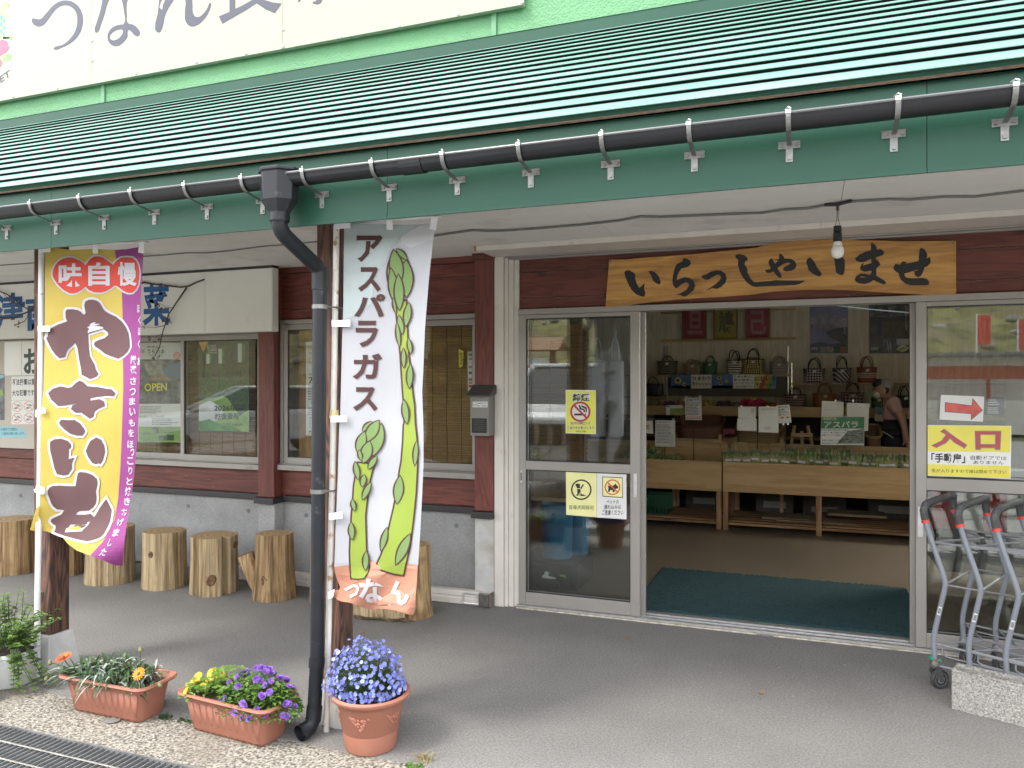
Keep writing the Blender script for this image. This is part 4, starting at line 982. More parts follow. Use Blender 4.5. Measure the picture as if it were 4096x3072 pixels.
for q in (t1([(15, 175), (245, 165), (245, 275), (15, 285)]), t1([(1022, 108), (1118, 105), (1145, 300), (1052, 303)]), t1([(1935, 80), (2020, 80), (2010, 302), (1905, 285)]), y2([(0, 570), (205, 565), (208, 662), (5, 665)]), c4([(245, 1215), (298, 1212), (300, 1248), (248, 1250)]), yb([(165, 310), (290, 335), (290, 420), (160, 415)])):
    tab(q, Y1, fold1, F1, 0.022)
MB().tube([atY(u, v, 2.89) for u, v in yb([(150, 365), (160, 400), (250, 430), (290, 425)])], 0.006, 6).build('tie_string', tabm, F1)
MB().tube([atY(162, v, 2.93) for v in (1985, 2000, 2025)], [.014, .019, .016], 10).build('knotted_cloth', tabm, F1, smooth=True)
MB().tube([atY(u, v, 2.925) for u, v in ((140, 1180), (162, 1176), (182, 1174))], 0.002, 6).build('tie_wire', galv, F1)

def fold2(u, v):
    return 0.007 * math.sin(u / 48.0 + v / 420.0) + 0.004 * math.sin(v / 60.0) * math.sin(u / 90.0) + (0.03 * max(0, (v - 2250) / 180.0) * math.sin(u / 38.0 + v / 60.0))
Y2 = 2.905
F2 = thing('asparagus_banner', 'pale vertical banner printed with two tall green asparagus spears', 'banner', tuple(atZ(1306, 2925, 0)))
a1 = lambda pts: zc(1320, 860, 0.5066, pts); a2 = lambda pts: zc(1300, 1640, 0.5066, pts)
S = Sheet(banner_fn(Y2, fold2), True)
ol = a1([(112, 64), (112, 100), (108, 400), (105, 700), (95, 1000), (88, 1300), (80, 1600)]) + a2([(115, 60), (110, 200), (102, 500), (92, 750), (85, 900), (78, 1100), (73, 1240), (80, 1290), (100, 1350), (120, 1400), (112, 1418), (70, 1424), (60, 1450), (66, 1472), (100, 1500), (130, 1512), (190, 1520), (250, 1540), (310, 1566), (380, 1578), (430, 1568), (500, 1572), (560, 1582), (600, 1592), (650, 1612), (690, 1620), (706, 1600), (718, 1450), (728, 1300), (737, 1200), (750, 1000), (760, 820), (768, 650), (778, 440), (778, 200), (775, 60)]) + a1([(728, 1400), (740, 1150), (750, 900), (765, 700), (782, 500), (800, 330), (815, 200), (838, 72), (800, 70), (700, 74), (600, 78), (480, 76), (300, 70)])
S.poly('cloth', cloth_a, ol, 0, step=18)
sal = flat('salmon_print', (0.34, 0.155, 0.10), 0.75); sal2 = flat('pale_salmon_print', (0.40, 0.205, 0.14), 0.75); sal3 = flat('dark_salmon_print', (0.30, 0.125, 0.078), 0.75)
gfoot = a2([(73, 1240), (150, 1228), (210, 1225), (300, 1205), (370, 1190), (420, 1205), (520, 1232), (640, 1212), (734, 1225)])
S.poly('ground_print', sal, gfoot + a2([(728, 1300), (718, 1450), (706, 1600), (690, 1620), (650, 1612), (600, 1592), (560, 1582), (500, 1572), (430, 1568), (380, 1578), (310, 1566), (250, 1540), (190, 1520), (130, 1512), (100, 1500), (66, 1472), (60, 1450), (70, 1424), (112, 1418), (120, 1400), (100, 1350), (80, 1290)]), 0.0014, step=18)
S.poly('ground_print', sal2, a2([(300, 1205), (370, 1190), (430, 1210), (520, 1240), (640, 1216), (730, 1228), (727, 1260), (600, 1240), (500, 1280), (420, 1330), (350, 1320), (320, 1260)]), 0.0026)
S.poly('ground_print', sal2, a2([(330, 1480), (420, 1500), (560, 1420), (715, 1400), (712, 1500), (640, 1490), (560, 1530), (420, 1540)]), 0.0026)
S.poly('ground_print', sal3, a2([(100, 1300), (200, 1310), (270, 1350), (380, 1345), (350, 1390), (220, 1370), (130, 1345)]), 0.0030)
cloud = flat('pale_grey_print', (0.31, 0.355, 0.355), 0.75)
S.poly('sky_print', cloud, a1([(114, 68), (300, 72), (480, 78), (600, 80), (720, 78), (640, 120), (560, 170), (525, 240), (480, 262), (440, 390), (380, 440), (350, 560), (330, 700), (250, 780), (108, 830), (108, 400), (113, 150)]), 0.0012, step=18, smooth=False)
S.poly('sky_print', cloth_w, a1([(725, 82), (830, 76), (812, 190), (700, 235), (640, 260), (560, 230), (560, 175), (640, 125)]), 0.0016, step=18)
stem_m = flat('lime_print', (0.185, 0.25, 0.03), 0.75); scale_m = flat('leaf_green_print', (0.12, 0.195, 0.06), 0.75); outline_m = flat('maroon_print', (0.045, 0.013, 0.012), 0.75)
st1 = a1([(520, 700), (528, 770), (545, 950), (560, 1100), (578, 1380), (588, 1500), (592, 1640)]) + a2([(625, 120), (620, 250), (608, 400), (590, 500), (565, 680), (545, 780), (510, 930), (478, 1060), (445, 1150), (415, 1215), (450, 1262), (540, 1290), (615, 1300), (640, 1190), (665, 1080), (685, 930), (700, 800), (715, 650), (725, 450), (728, 350), (720, 220), (708, 110), (703, 0)]) + a1([(662, 1500), (650, 1420), (635, 1250), (618, 1120), (606, 900), (600, 760), (598, 680)])
st2 = a2([(262, 420), (245, 520), (232, 600), (225, 700), (215, 830), (205, 1000), (200, 1120), (204, 1250), (212, 1325), (260, 1328), (305, 1322), (335, 1270), (345, 1240), (322, 1100), (318, 950), (315, 830), (325, 740), (335, 660), (350, 560), (372, 470), (390, 430)])
for p in (st1, st2):
    S.poly('asparagus_outline', outline_m, p, 0.0040, step=18, offset=0); 
    q = grow(p, 7.0); n = len(p); S.put('asparagus_outline', outline_m, (list(p) + q, [(i, (i + 1) % n, n + (i + 1) % n, n + i) for i in range(n)]), 0.0040)
    S.poly('asparagus_stem', stem_m, p, 0.0048, step=18)
S.poly('asparagus_stem', stem_m, a2([(204, 1290), (212, 1328), (260, 1331), (305, 1326), (338, 1280), (345, 1240), (280, 1290)]), 0.0052)
L1 = [((575, 290), (590, 640), 120), ((600, 345), (605, 660), 115), ((520, 262), (612, 355), 52), ((490, 300), (500, 640), 95), ((500, 265), (548, 560), 112), ((480, 410), (520, 720), 82), ((540, 458), (550, 762), 84),
      ((496, 650), (522, 780), 34), ((624, 684), (598, 885), 66), ((540, 785), (574, 946), 56), ((526, 840), (550, 1048), 42), ((618, 968), (640, 1100), 44), ((580, 1045), (582, 1212), 46), ((634, 1170), (626, 1376), 58), ((582, 1450), (608, 1656), 60)]
L2 = [((724, 236), (708, 450), 48), ((594, 510), (568, 750), 84), ((492, 920), (440, 1122), 56), ((676, 970), (555, 1230), 82),
      ((375, 88), (290, 170), 50), ((450, 100), (375, 372), 110), ((430, 75), (315, 260), 95), ((315, 165), (255, 345), 84), ((355, 240), (300, 425), 96), ((267, 310), (288, 404), 42), ((235, 400), (265, 556), 54), ((412, 360), (338, 470), 56),
      ((312, 505), (292, 612), 54), ((364, 566), (292, 714), 56), ((212, 700), (236, 800), 46), ((205, 880), (215, 1030), 56), ((326, 1108), (318, 1272), 56)]
k = 0
for mp_, LL in ((a1, L1), (a2, L2)):
    for kk, (p0, p1, w) in enumerate(LL):
        c = ((p0[0] + p1[0]) / 2, (p0[1] + p1[1]) / 2); sh = lambda p: (c[0] + (p[0] - c[0]) * .91, c[1] + (p[1] - c[1]) * .91)
        S.poly('leaf_scale_outline', outline_m, mp_(lens(p0, p1, w + 10, 9)), 0.0056 + 0.0003 * kk, step=12)
        S.poly('leaf_scale', scale_m, mp_(lens(sh(p0), sh(p1), w - 18, 9)), 0.00575 + 0.0003 * kk, step=12)
for ch, q in (('ア', (210, 160, 415, 372)), ('ス', (222, 410, 400, 608)), ('パ', (190, 622, 437, 806)), ('ラ', (203, 833, 380, 1045)), ('ガ', (178, 1092, 412, 1298)), ('ス', (183, 1358, 375, 1548))):
    S.put('lettering', outline_m, glyph_in(ch, a1(rrect(*q)), 0.034), 0.0036, 18)
for ch, q in (('つ', [(150, 1392), (268, 1368), (275, 1470), (165, 1492)]), ('な', (268, 1332, 462, 1524)), ('ん', (485, 1345, 662, 1545))):
    S.put('lettering', cloth_w, glyph_in(ch, a2(q if isinstance(q, list) else rrect(*q)), 0.04), 0.006, 18)
S.done(F2)
MB().tube([atY(1346, 905, 2.93), atY(1340, 1300, 2.93), atY(1330, 1900, 2.93), atY(1312, 2600, 2.93), tuple(atZ(1306, 2925, 0))], 0.0135, 12).build('pole', pole_r, F2, smooth=True)
MB().tube([atY(1338, 1640, 2.93), atY(1336, 1672, 2.93)], [0.019, 0.021], 14).build('pole_joint', flat('yellowed_plastic', (0.60, 0.50, 0.26), 0.5), F2, smooth=True)
MB().tube([atY(1350, 893, 2.935), atY(1550, 880, 2.935), atY(1765, 866, 2.935)], 0.007, 8).build('crossbar', pole_w, F2, smooth=True)
for q in (a1([(30, 72), (160, 62), (160, 105), (30, 108)]), a1([(445, 42), (493, 40), (495, 117), (447, 116)]), a1([(800, 20), (852, 12), (835, 122), (786, 110)]), a1([(12, 832), (158, 828), (158, 880), (14, 882)]), a1([(5, 1588), (132, 1582), (134, 1634), (6, 1636)]), a2([(30, 818), (134, 804), (136, 858), (34, 866)]), a2([(18, 1440), (75, 1415), (62, 1478), (22, 1500)])):
    tab(q, Y2, fold2, F2, 0.022)

# ------------------------------------------------------------------ posters behind the left windows, reed blinds
reed = pm('reed_blind', (0.20, 0.105, 0.045), 0.7, 0.35, 60, col2=(0.36, 0.21, 0.09), stretch=(0.4, 1, 9))
cordm = flat('black_cord', (0.02, 0.018, 0.015), 0.8)
def blind(label, x0, x1, z0, z1, y, group='reed blinds'):
    rb = random.Random(int(x0 * 100) & 255)
    t = thing('reed_blind', label, 'blind', (x0, y, z0), group)
    b = MB(); z = z0
    while z < z1:
        w = rb.uniform(0.0035, 0.0052); e = rb.uniform(-.004, .012)
        b.obox(((x0 + x1) / 2 + e / 2, y + rb.uniform(-.0012, .0012), z + w / 2), (1, 0, rb.uniform(-.0016, .0016)), (0, 1, 0), (0, 0, 1), (x1 - x0) / 2 + e, 0.0018, w / 2)
        z += w + rb.uniform(0.0004, 0.0019)
    o = b.build('reeds', reed, t); o['kind'] = 'stuff'
    c = MB(); n = max(2, int((x1 - x0) / 0.115))
    for i in range(n + 1):
        x = x0 + .02 + (x1 - x0 - .04) * i / n
        c.tube([(x + rb.uniform(-.003, .003), y - .004, z0 + (z1 - z0) * k / 6) for k in range(7)], 0.0016, 4)
    o = c.build('cords', cordm, t); o['kind'] = 'stuff'
    MB().box(x0, x1, y - .006, y + .006, z0 - .028, z0 - .002).build('bottom_rail', flat('bamboo_rail', (0.50, 0.35, 0.17), 0.6), t)
    return t
blind('reed blind behind the posters of the left window', -5.66, -4.08, 0.93, 1.95, 5.205)
blind('reed blind behind the right sash next to the letter box', -2.99, -2.24, 0.93, 1.97, 5.205)
o = MB().box(-3.80, -3.55, 5.19, 5.21, 0.9, 2.0).build('wooden_upright', wood('raw_pine', (0.42, 0.25, 0.10), (0.58, 0.38, 0.18), 'z')); tag(o, 'raw pine board standing inside the window beside the concert poster', 'board')

z5 = lambda pts: zc(500, 1000, 0.603, pts)
o, S, q = paper('exhibition_poster', 'white poster with yellow opening date in the left window', 'poster', z5([(95, 612), (384, 615), (384, 1278), (85, 1268)]), 5.112)
S.put('lettering', black, text_in('津南町埋蔵文化財センター', z5([(145, 637), (262, 637), (262, 650), (145, 650)]), .01), .0008)
S.put('lettering', black, text_in('うもれあ', z5([(148, 657), (262, 657), (262, 688), (148, 688)]), .01), .0008)
S.put('lettering', black, text_in('u m o r e a', z5([(162, 693), (245, 693), (245, 704), (162, 704)]), 0), .0008)
for r_ in (12, 8, 4):
    a, b = ring(118, 672, r_, 1.6, 16); S.poly('emblem', black, z5(a), .0008, holes=[z5(b)])
S.poly('red_badge', pink_p, z5(circle(345, 700, 25, 20)), .0008); S.put('lettering', paper_w, text_in('入館', z5([(332, 684), (360, 684), (360, 698), (332, 698)]), .01), .0014); S.put('lettering', paper_w, text_in('無料', z5([(332, 702), (360, 702), (360, 716), (332, 716)]), .01), .0014)
S.poly('picture', dark_p, z5(rrect(93, 725, 384, 1020)), .0008)
S.poly('picture', mid_p, z5([(120, 740), (250, 730), (330, 790), (280, 840), (150, 830)]), .0012); S.poly('picture', flat('blue_grey_print', (0.12, 0.17, 0.25), 0.5), z5([(240, 790), (384, 730), (384, 850), (290, 870)]), .0014)
S.put('lettering', orange_p, text_in('10月18日(土)', z5([(168, 840), (300, 836), (300, 868), (168, 872)]), .012), .0018)
S.put('lettering', yel_p, text_in('OPEN', z5([(130, 885), (278, 882), (278, 934), (130, 938)]), .012), .0018)
rows(S, grey_p, z5(rrect(98, 1035, 245, 1085)), 5, seed=2); S.put('lettering', grey_p, text_in('文化財センター"うもれあ"', z5([(95, 1098), (262, 1094), (262, 1112), (95, 1116)]), .01), .0008)
rows(S, grey_p, z5(rrect(180, 1115, 350, 1165)), 4, seed=3)
S.poly('footer', lgreen_p, z5(rrect(92, 1172, 384, 1276)), .0008)
rows(S, grey_p, z5(rrect(98, 1205, 190, 1265)), 5, seed=4, lift=.0014)
for i, q in enumerate(((178, 1178, 222, 1215), (222, 1230, 272, 1264), (275, 1226, 325, 1264))): S.poly('picture', (mid_p, dark_p, dgreen_p)[i], z5(rrect(*q)), .0014)
rows(S, grey_p, z5(rrect(230, 1180, 360, 1215)), 4, seed=5, lift=.0014)
S.done(o)
o, S, q = paper('festival_poster', 'green forest festival poster with paper lanterns in the left window', 'poster', z5([(487, 608), (824, 604), (824, 1208), (487, 1198)]), 5.125, dgreen_p)
for x, w in ((500, 26), (520, 10), (590, 30), (668, 32), (715, 14), (745, 24), (800, 20)): S.poly('picture', trunk_p, z5([(x, 610), (x + w, 609), (x + w * 1.1, 850), (x - w * .1, 850)]), .0008)
S.poly('picture', lgreen_p, z5([(488, 1010), (560, 985), (650, 970), (720, 1000), (790, 960), (823, 990), (823, 1206), (488, 1196)]), .0010, smooth=False)
S.poly('picture', dgreen_p, z5([(640, 930), (720, 900), (760, 870), (823, 880), (823, 1060), (760, 1100), (700, 1010)]), .0012)
S.poly('picture', lgrey_p, z5([(490, 1030), (560, 1000), (640, 1040), (660, 1110), (560, 1150), (490, 1130)]), .0014)
S.poly('picture', green_p, z5([(488, 1140), (560, 1120), (640, 1170), (700, 1165), (780, 1206), (488, 1196)]), .0016)
for x, y, w, h in ((540, 690, 38, 65), (620, 655, 42, 98), (748, 620, 48, 125)):
    S.poly('picture', paper_w, z5(rrect(x, y, x + w * .55, y + h)), .0018); S.poly('picture', green_p, z5(rrect(x + w * .55, y + 5, x + w, y + h - 5)), .0018)
S.poly('picture', orange_p, z5([(488, 610), (552, 608), (520, 678)]), .0018)
S.put('lettering', paper_w, text_in('ECHIGO-', z5([(546, 630), (608, 628), (608, 648), (546, 650)]), .006), .0020); S.put('lettering', paper_w, text_in('TSUMARI', z5([(546, 652), (610, 650), (610, 670), (546, 672)]), .006), .0020)
S.put('lettering', paper_w, text_in('ART FIELD 2026', z5([(546, 676), (610, 675), (610, 686), (546, 687)]), 0), .0020)
S.put('lettering', ink, text_in('2026年の', z5([(592, 1026), (794, 1022), (794, 1066), (592, 1070)]), .016), .0024); S.put('lettering', ink, text_in('越後妻有', z5([(594, 1080), (756, 1078), (756, 1124), (594, 1126)]), .016), .0024)
S.put('lettering', ink, text_in('2026.4.25.SAT–11.8.SUN.', z5([(594, 1148), (782, 1150), (782, 1166), (594, 1164)]), .006), .0024)
S.done(o)
c6 = lambda pts: zc(1050, 900, 0.663, pts)
o, S, q = paper('concert_poster', 'white concert poster with gold characters half hidden by the downpipe', 'poster', c6([(262, 705), (440, 700), (440, 1282), (262, 1270)]), 5.10)
S.put('lettering', orange_p, text_in('中澤', c6([(275, 722), (350, 720), (350, 755), (275, 757)]), .012), .0008); S.put('lettering', black, text_in('コンサート', c6([(280, 765), (360, 764), (360, 780), (280, 781)]), .004), .0008)
S.put('lettering', orange_p, glyph_in('は', c6(rrect(282, 800, 318, 835)), .02), .0008); S.put('lettering', orange_p, glyph_in('め', c6(rrect(296, 848, 330, 876)), .02), .0008)
S.put('lettering', black, text_in('2026', c6([(278, 893), (305, 893), (305, 906), (278, 906)]), 0), .0008); S.put('lettering', black, text_in('7.2', c6(rrect(278, 918, 350, 955)), .015), .0008)
rows(S, grey_p, c6(rrect(276, 965, 420, 1060)), 6, seed=8); S.put('lettering', black, text_in('¥6,000', c6(rrect(292, 1065, 350, 1082)), .005), .0008); rows(S, grey_p, c6(rrect(276, 1100, 420, 1150)), 4, seed=9)
a = c6(rrect(285, 1160, 380, 1222)); S.poly('map_print', grey_p, a, .0008, holes=[c6(rrect(288, 1163, 377, 1219))]); rows(S, grey_p, c6(rrect(280, 1240, 400, 1256)), 1, seed=10); S.done(o)
o, S, q = paper('product_sheet', 'small white sheet with product pictures at the right edge of the blind', 'notice', c6([(1236, 765), (1274, 760), (1274, 995), (1240, 1000)]), 5.118)
for i, y in enumerate((775, 800, 850, 885, 925, 945, 965)): S.poly('picture', (grey_p, pink_p, pink_p, dark_p, mid_p, pink_p, red_p)[i], c6(rrect(1244, y, 1270, y + 14)), .0008)
S.done(o)
o, S, q = paper('hanging_tag', 'narrow yellow tag with black characters hanging before the reed blind', 'tag', c6([(1184, 748), (1212, 760), (1208, 850), (1186, 862)]), 5.15, yel_p)
S.put('lettering', black, text_in('無洗御餅', c6([(1190, 765), (1206, 768), (1204, 842), (1191, 846)]), .005, True), .0008); S.done(o)

# ------------------------------------------------------------------ stickers on the door glass
z3 = lambda pts: zc(1750, 900, 0.5424, pts); z4 = lambda pts: zc(1850, 1700, 0.5424, pts); z7 = lambda pts: zc(3500, 1100, 0.5424, pts)
YD = 5.0325
o, S, q = paper('no_smoking_sign', 'yellow no smoking sign stuck on the upper glass of the left door', 'sign', z3([(945, 1216), (1168, 1218), (1168, 1542), (945, 1536)]), YD, lam)
S.poly('yellow_field', flat('lime_yellow_print', (0.70, 0.70, 0.10), 0.4), z3([(949, 1221), (1164, 1223), (1164, 1537), (949, 1531)]), .0008)
S.put('letter_rim', paper_w, text_in('禁煙', z3(rrect(983, 1236, 1128, 1310)), .07), .0012); S.put('lettering', black, text_in('禁煙', z3(rrect(994, 1244, 1120, 1300)), .025), .0016)
S.poly('pictogram', paper_w, z3(circle(1053, 1377, 70)), .0012); a, b = ring(1053, 1377, 75, 14)
S.poly('pictogram', black, z3(rrect(1008, 1390, 1068, 1405)), .0016); S.poly('pictogram', black, z3(rrect(1074, 1390, 1082, 1405)), .0016); S.poly('pictogram', black, z3(rrect(1088, 1390, 1096, 1405)), .0016)
for pts in ([(1040, 1330), (1052, 1328), (1060, 1350), (1085, 1358), (1090, 1382), (1078, 1382), (1075, 1366), (1050, 1360)], [(1060, 1328), (1100, 1345), (1104, 1382), (1096, 1382), (1090, 1355), (1062, 1342)]): S.poly('pictogram', black, z3(pts), .0016)
S.poly('pictogram', flat('crimson_print', (0.42, 0.02, 0.05), 0.4), z3(a), .0022, holes=[z3(b)]); S.poly('pictogram', MATS['crimson_print'], z3([(1000, 1332), (1010, 1322), (1108, 1422), (1098, 1432)]), .0026)
S.put('letter_rim', paper_w, text_in('店内は禁煙です', z3(rrect(976, 1450, 1134, 1474)), .05), .0012); S.put('lettering', black, text_in('店内は禁煙です', z3(rrect(980, 1452, 1130, 1472)), .012), .0016)
S.put('letter_rim', paper_w, text_in('ご協力をお願いします', z3(rrect(952, 1482, 1162, 1508)), .05), .0012); S.put('lettering', black, text_in('ご協力をお願いします', z3(rrect(956, 1484, 1158, 1506)), .012), .0016)
S.put('lettering', green_p, text_in('津南食彩館', z3(rrect(1020, 1515, 1094, 1530)), .012), .0016); S.done(o)
o, S, q = paper('guide_dog_sign', 'pale yellow guide dog sign on the lower glass of the left door', 'sign', z4([(762, 341), (989, 349), (989, 681), (765, 662)]), YD, paleyel)
a, b = ring(876, 477, 76, 11, 40); S.poly('pictogram', black, z4(a), .0008, holes=[z4(b)])
S.poly('pictogram', black, z4([(834, 437), (850, 430), (862, 436), (868, 432), (866, 448), (870, 470), (872, 495), (878, 510), (892, 512), (902, 520), (914, 526), (906, 514), (904, 524), (864, 524), (860, 498), (856, 522), (838, 520), (838, 514), (847, 510), (846, 478), (843, 458), (834, 450)]), .0012)
S.poly('pictogram', black, z4([(868, 466), (888, 435), (896, 440), (876, 474)]), .0014); S.poly('pictogram', paleyel, z4([(846, 466), (872, 468), (872, 473), (846, 471)]), .0018); S.poly('pictogram', paleyel, z4([(866, 496), (884, 494), (884, 499), (870, 500), (870, 522), (866, 522)]), .0018)
S.put('lettering', black, text_in('盲導犬同伴可', z4([(784, 590), (968, 594), (968, 628), (784, 622)]), .0), .0012); S.done(o)
o, S, q = paper('no_pets_sign', 'white no pets sign with red crossed dog on the left door', 'sign', z4([(991, 349), (1208, 358), (1210, 696), (991, 682)]), YD, lam)
S.poly('pictogram', black, z4([(1030, 380), (1180, 386), (1184, 538), (1032, 528)]), .0008); S.poly('pictogram', paleyel, z4([(1035, 385), (1176, 391), (1179, 532), (1037, 522)]), .0012)
S.poly('pictogram', black, z4([(1072, 436), (1078, 448), (1110, 448), (1122, 440), (1128, 430), (1134, 440), (1150, 456), (1148, 466), (1134, 470), (1124, 476), (1122, 496), (1108, 494), (1106, 480), (1090, 480), (1084, 494), (1072, 490), (1076, 470)]), .0016)
a, b = ring(1106, 459, 58, 9, 36); oran = flat('vermilion_print', (0.60, 0.12, 0.05), 0.4); S.poly('pictogram', oran, z4(a), .0020, holes=[z4(b)]); S.poly('pictogram', oran, z4([(1064, 424), (1071, 417), (1148, 494), (1141, 501)]), .0024)
for s_, q_ in (('ペットの', (1062, 552, 1152, 582)), ('連れ込みは', (1044, 588, 1168, 620)), ('ご遠慮ください', (1028, 626, 1186, 664))): S.put('lettering', black, text_in(s_, z4(rrect(*q_)), .012), .0012)
S.done(o)
YR = 5.0325
o, S, q = paper('entrance_sign', 'yellow and white entrance sign on the upper glass of the right door', 'sign', z7([(385, 1106), (1006, 1112), (1000, 1504), (386, 1480)]), YR, lam)
S.poly('yellow_field', flat('signal_yellow_print', (0.74, 0.66, 0.10), 0.4), z7([(388, 1110), (1000, 1115), (997, 1308), (388, 1300)]), .0008); S.poly('yellow_field', MATS['signal_yellow_print'], z7([(388, 1394), (996, 1408), (995, 1500), (388, 1476)]), .0008)
for w, mm, lf in ((0.06, grey_p, .0012), (0.035, flat('plum_red_print', (0.42, 0.07, 0.09), 0.45), .0016)):
    e = (0.06 - w) * 300
    S.put('letter_rim' if mm is grey_p else 'lettering', mm, glyph_in('入', z7([(412 + e * .5, 1132 + e), (682 - e * .5, 1132 + e), (682 - e * .5, 1282 - e), (412 + e * .5, 1280 - e)]), w), lf)
    S.put('letter_rim' if mm is grey_p else 'lettering', mm, glyph_in('口', z7([(735 + e * .5, 1148 + e), (932 - e * .5, 1148 + e), (925 - e * .5, 1292 - e), (740 + e * .5, 1290 - e)]), w), lf)
S.put('lettering', black, text_in('「手動扉」', z7([(415, 1312), (665, 1318), (665, 1390), (415, 1386)]), .03), .0012)
S.put('lettering', black, text_in('自動ドアでは', z7([(705, 1330), (970, 1336), (970, 1366), (705, 1362)]), .004), .0012); S.put('lettering', black, text_in('ありません', z7([(725, 1368), (948, 1372), (948, 1398), (725, 1394)]), .004), .0012)
S.put('lettering', black, text_in('虫が入りますので扉は閉めて下さい', z7([(415, 1428), (970, 1440), (970, 1468), (415, 1456)]), .004), .0012); S.done(o)
o, S, q = paper('arrow_sign', 'white sheet with hand-drawn red arrow pointing right on the right door', 'sign', z7([(486, 884), (806, 897), (796, 1082), (475, 1066)]), YR, paper_w)
ar = [(520, 942), (716, 966), (722, 912), (790, 998), (710, 1066), (712, 1022), (518, 1006)]
S.poly('arrow_rim', flat('dark_teal_print', (0.02, 0.06, 0.08), 0.5), z7(grow(ar, 4)), .0008); S.poly('arrow', pm('red_marker', (0.55, 0.10, 0.08), 0.5, 0.25, 14), z7(ar), .0012); S.done(o)
# ================================================================== things in front of the shop
# ------------------------------------------------------------------ drain grating
gr_m = pm('grating_steel', (0.26, 0.265, 0.27), 0.5, 0.3, 12, metal=0.5, dirt=(0.26, 0.17, 0.10), ds=6, dlo=0.60, dhi=0.75)
GRT = thing('drain_grating', 'steel grating of close cross bars over the drain channel along the concrete strip', 'grating', (-3, 2.26, 0))
barme = None
gx = -4.6; stuffbars = MB()
while gx < 3.0:
    if -4.2 < gx < -1.75:
        if barme is None: o = MB().box(-.0024, .0024, 2.052, 2.468, -0.036, -0.006).build('bar', gr_m, GRT); barme = o.data
        else: o = link('bar', barme, None, GRT)
        o.location.x = gx
    else: stuffbars.box(gx - .0024, gx + .0024, 2.052, 2.468, -0.036, -0.006)
    gx += 0.031
o = stuffbars.build('bar', gr_m, GRT); o['kind'] = 'stuff'
rod_m = pm('rod_steel', (0.30, 0.29, 0.26), 0.55, 0.3, 12, metal=0.4)
for y in (2.14, 2.25, 2.36):
    MB().tube([(-4.7, y, -.0075), (3, y, -.0075)], .0040, 6).build('cross_rod', rod_m, GRT)
for y0, y1 in ((2.046, 2.052), (2.468, 2.474)): MB().box(-4.7, 3, y0, y1, -.04, -.003).build('edge_angle', gr_m, GRT)

# ------------------------------------------------------------------ log stools
def log_mats(i):
    c = [((0.20, 0.125, 0.055), (0.43, 0.30, 0.155)), ((0.19, 0.125, 0.06), (0.50, 0.385, 0.225)), ((0.15, 0.085, 0.036), (0.46, 0.31, 0.155))][i % 3]
    return c
side_m = [pm('log_side_%d' % i, log_mats(i)[0], .75, .1, 2.6, col2=log_mats(i)[1], stretch=(15, 15, .5), lo=.36, hi=.60, rand=.08, bump=.9, bs=9, dirt=((.20, .12, .055), (.30, .20, .10), (.19, .095, .035))[i], ds=7, dlo=.55, dhi=.80) for i in range(3)]
def ring_mat(name, c1, c2):
    m = bpy.data.materials.new(name); m.use_nodes = True; n, l = m.node_tree.nodes, m.node_tree.links
    tc = n.new('ShaderNodeTexCoord'); nz = n.new('ShaderNodeTexNoise'); nz.inputs['Scale'].default_value = 9
    ln = n.new('ShaderNodeVectorMath'); ln.operation = 'LENGTH'; mp = n.new('ShaderNodeMapping'); mp.inputs['Scale'].default_value = (1, 1, 0)
    l.new(tc.outputs['Object'], mp.inputs['Vector']); l.new(mp.outputs[0], ln.inputs[0]); l.new(tc.outputs['Object'], nz.inputs['Vector'])
    ma = n.new('ShaderNodeMath'); ma.operation = 'MULTIPLY_ADD'; ma.inputs[1].default_value = 150; l.new(ln.outputs['Value'], ma.inputs[0])
    mb = n.new('ShaderNodeMath'); mb.operation = 'MULTIPLY'; mb.inputs[1].default_value = 7; l.new(nz.outputs['Fac'], mb.inputs[0]); l.new(mb.outputs[0], ma.inputs[2])
    si = n.new('ShaderNodeMath'); si.operation = 'SINE'; l.new(ma.outputs[0], si.inputs[0])
    mr = n.new('ShaderNodeMapRange'); mr.inputs[1].default_value = -1; l.new(si.outputs[0], mr.inputs[0])
    rp = n.new('ShaderNodeValToRGB'); rp.color_ramp.elements[0].color = (*c1, 1); rp.color_ramp.elements[1].color = (*c2, 1)
    l.new(mr.outputs[0], rp.inputs['Fac']); l.new(rp.outputs['Color'], n['Principled BSDF'].inputs['Base Color']); n['Principled BSDF'].inputs['Roughness'].default_value = 0.65
    return m
cut_m = ring_mat('log_cut_face', (0.33, 0.22, 0.11), (0.47, 0.34, 0.19))
knot_m = pm('log_knot', (0.14, 0.075, 0.035), 0.75, 0.4, 60)
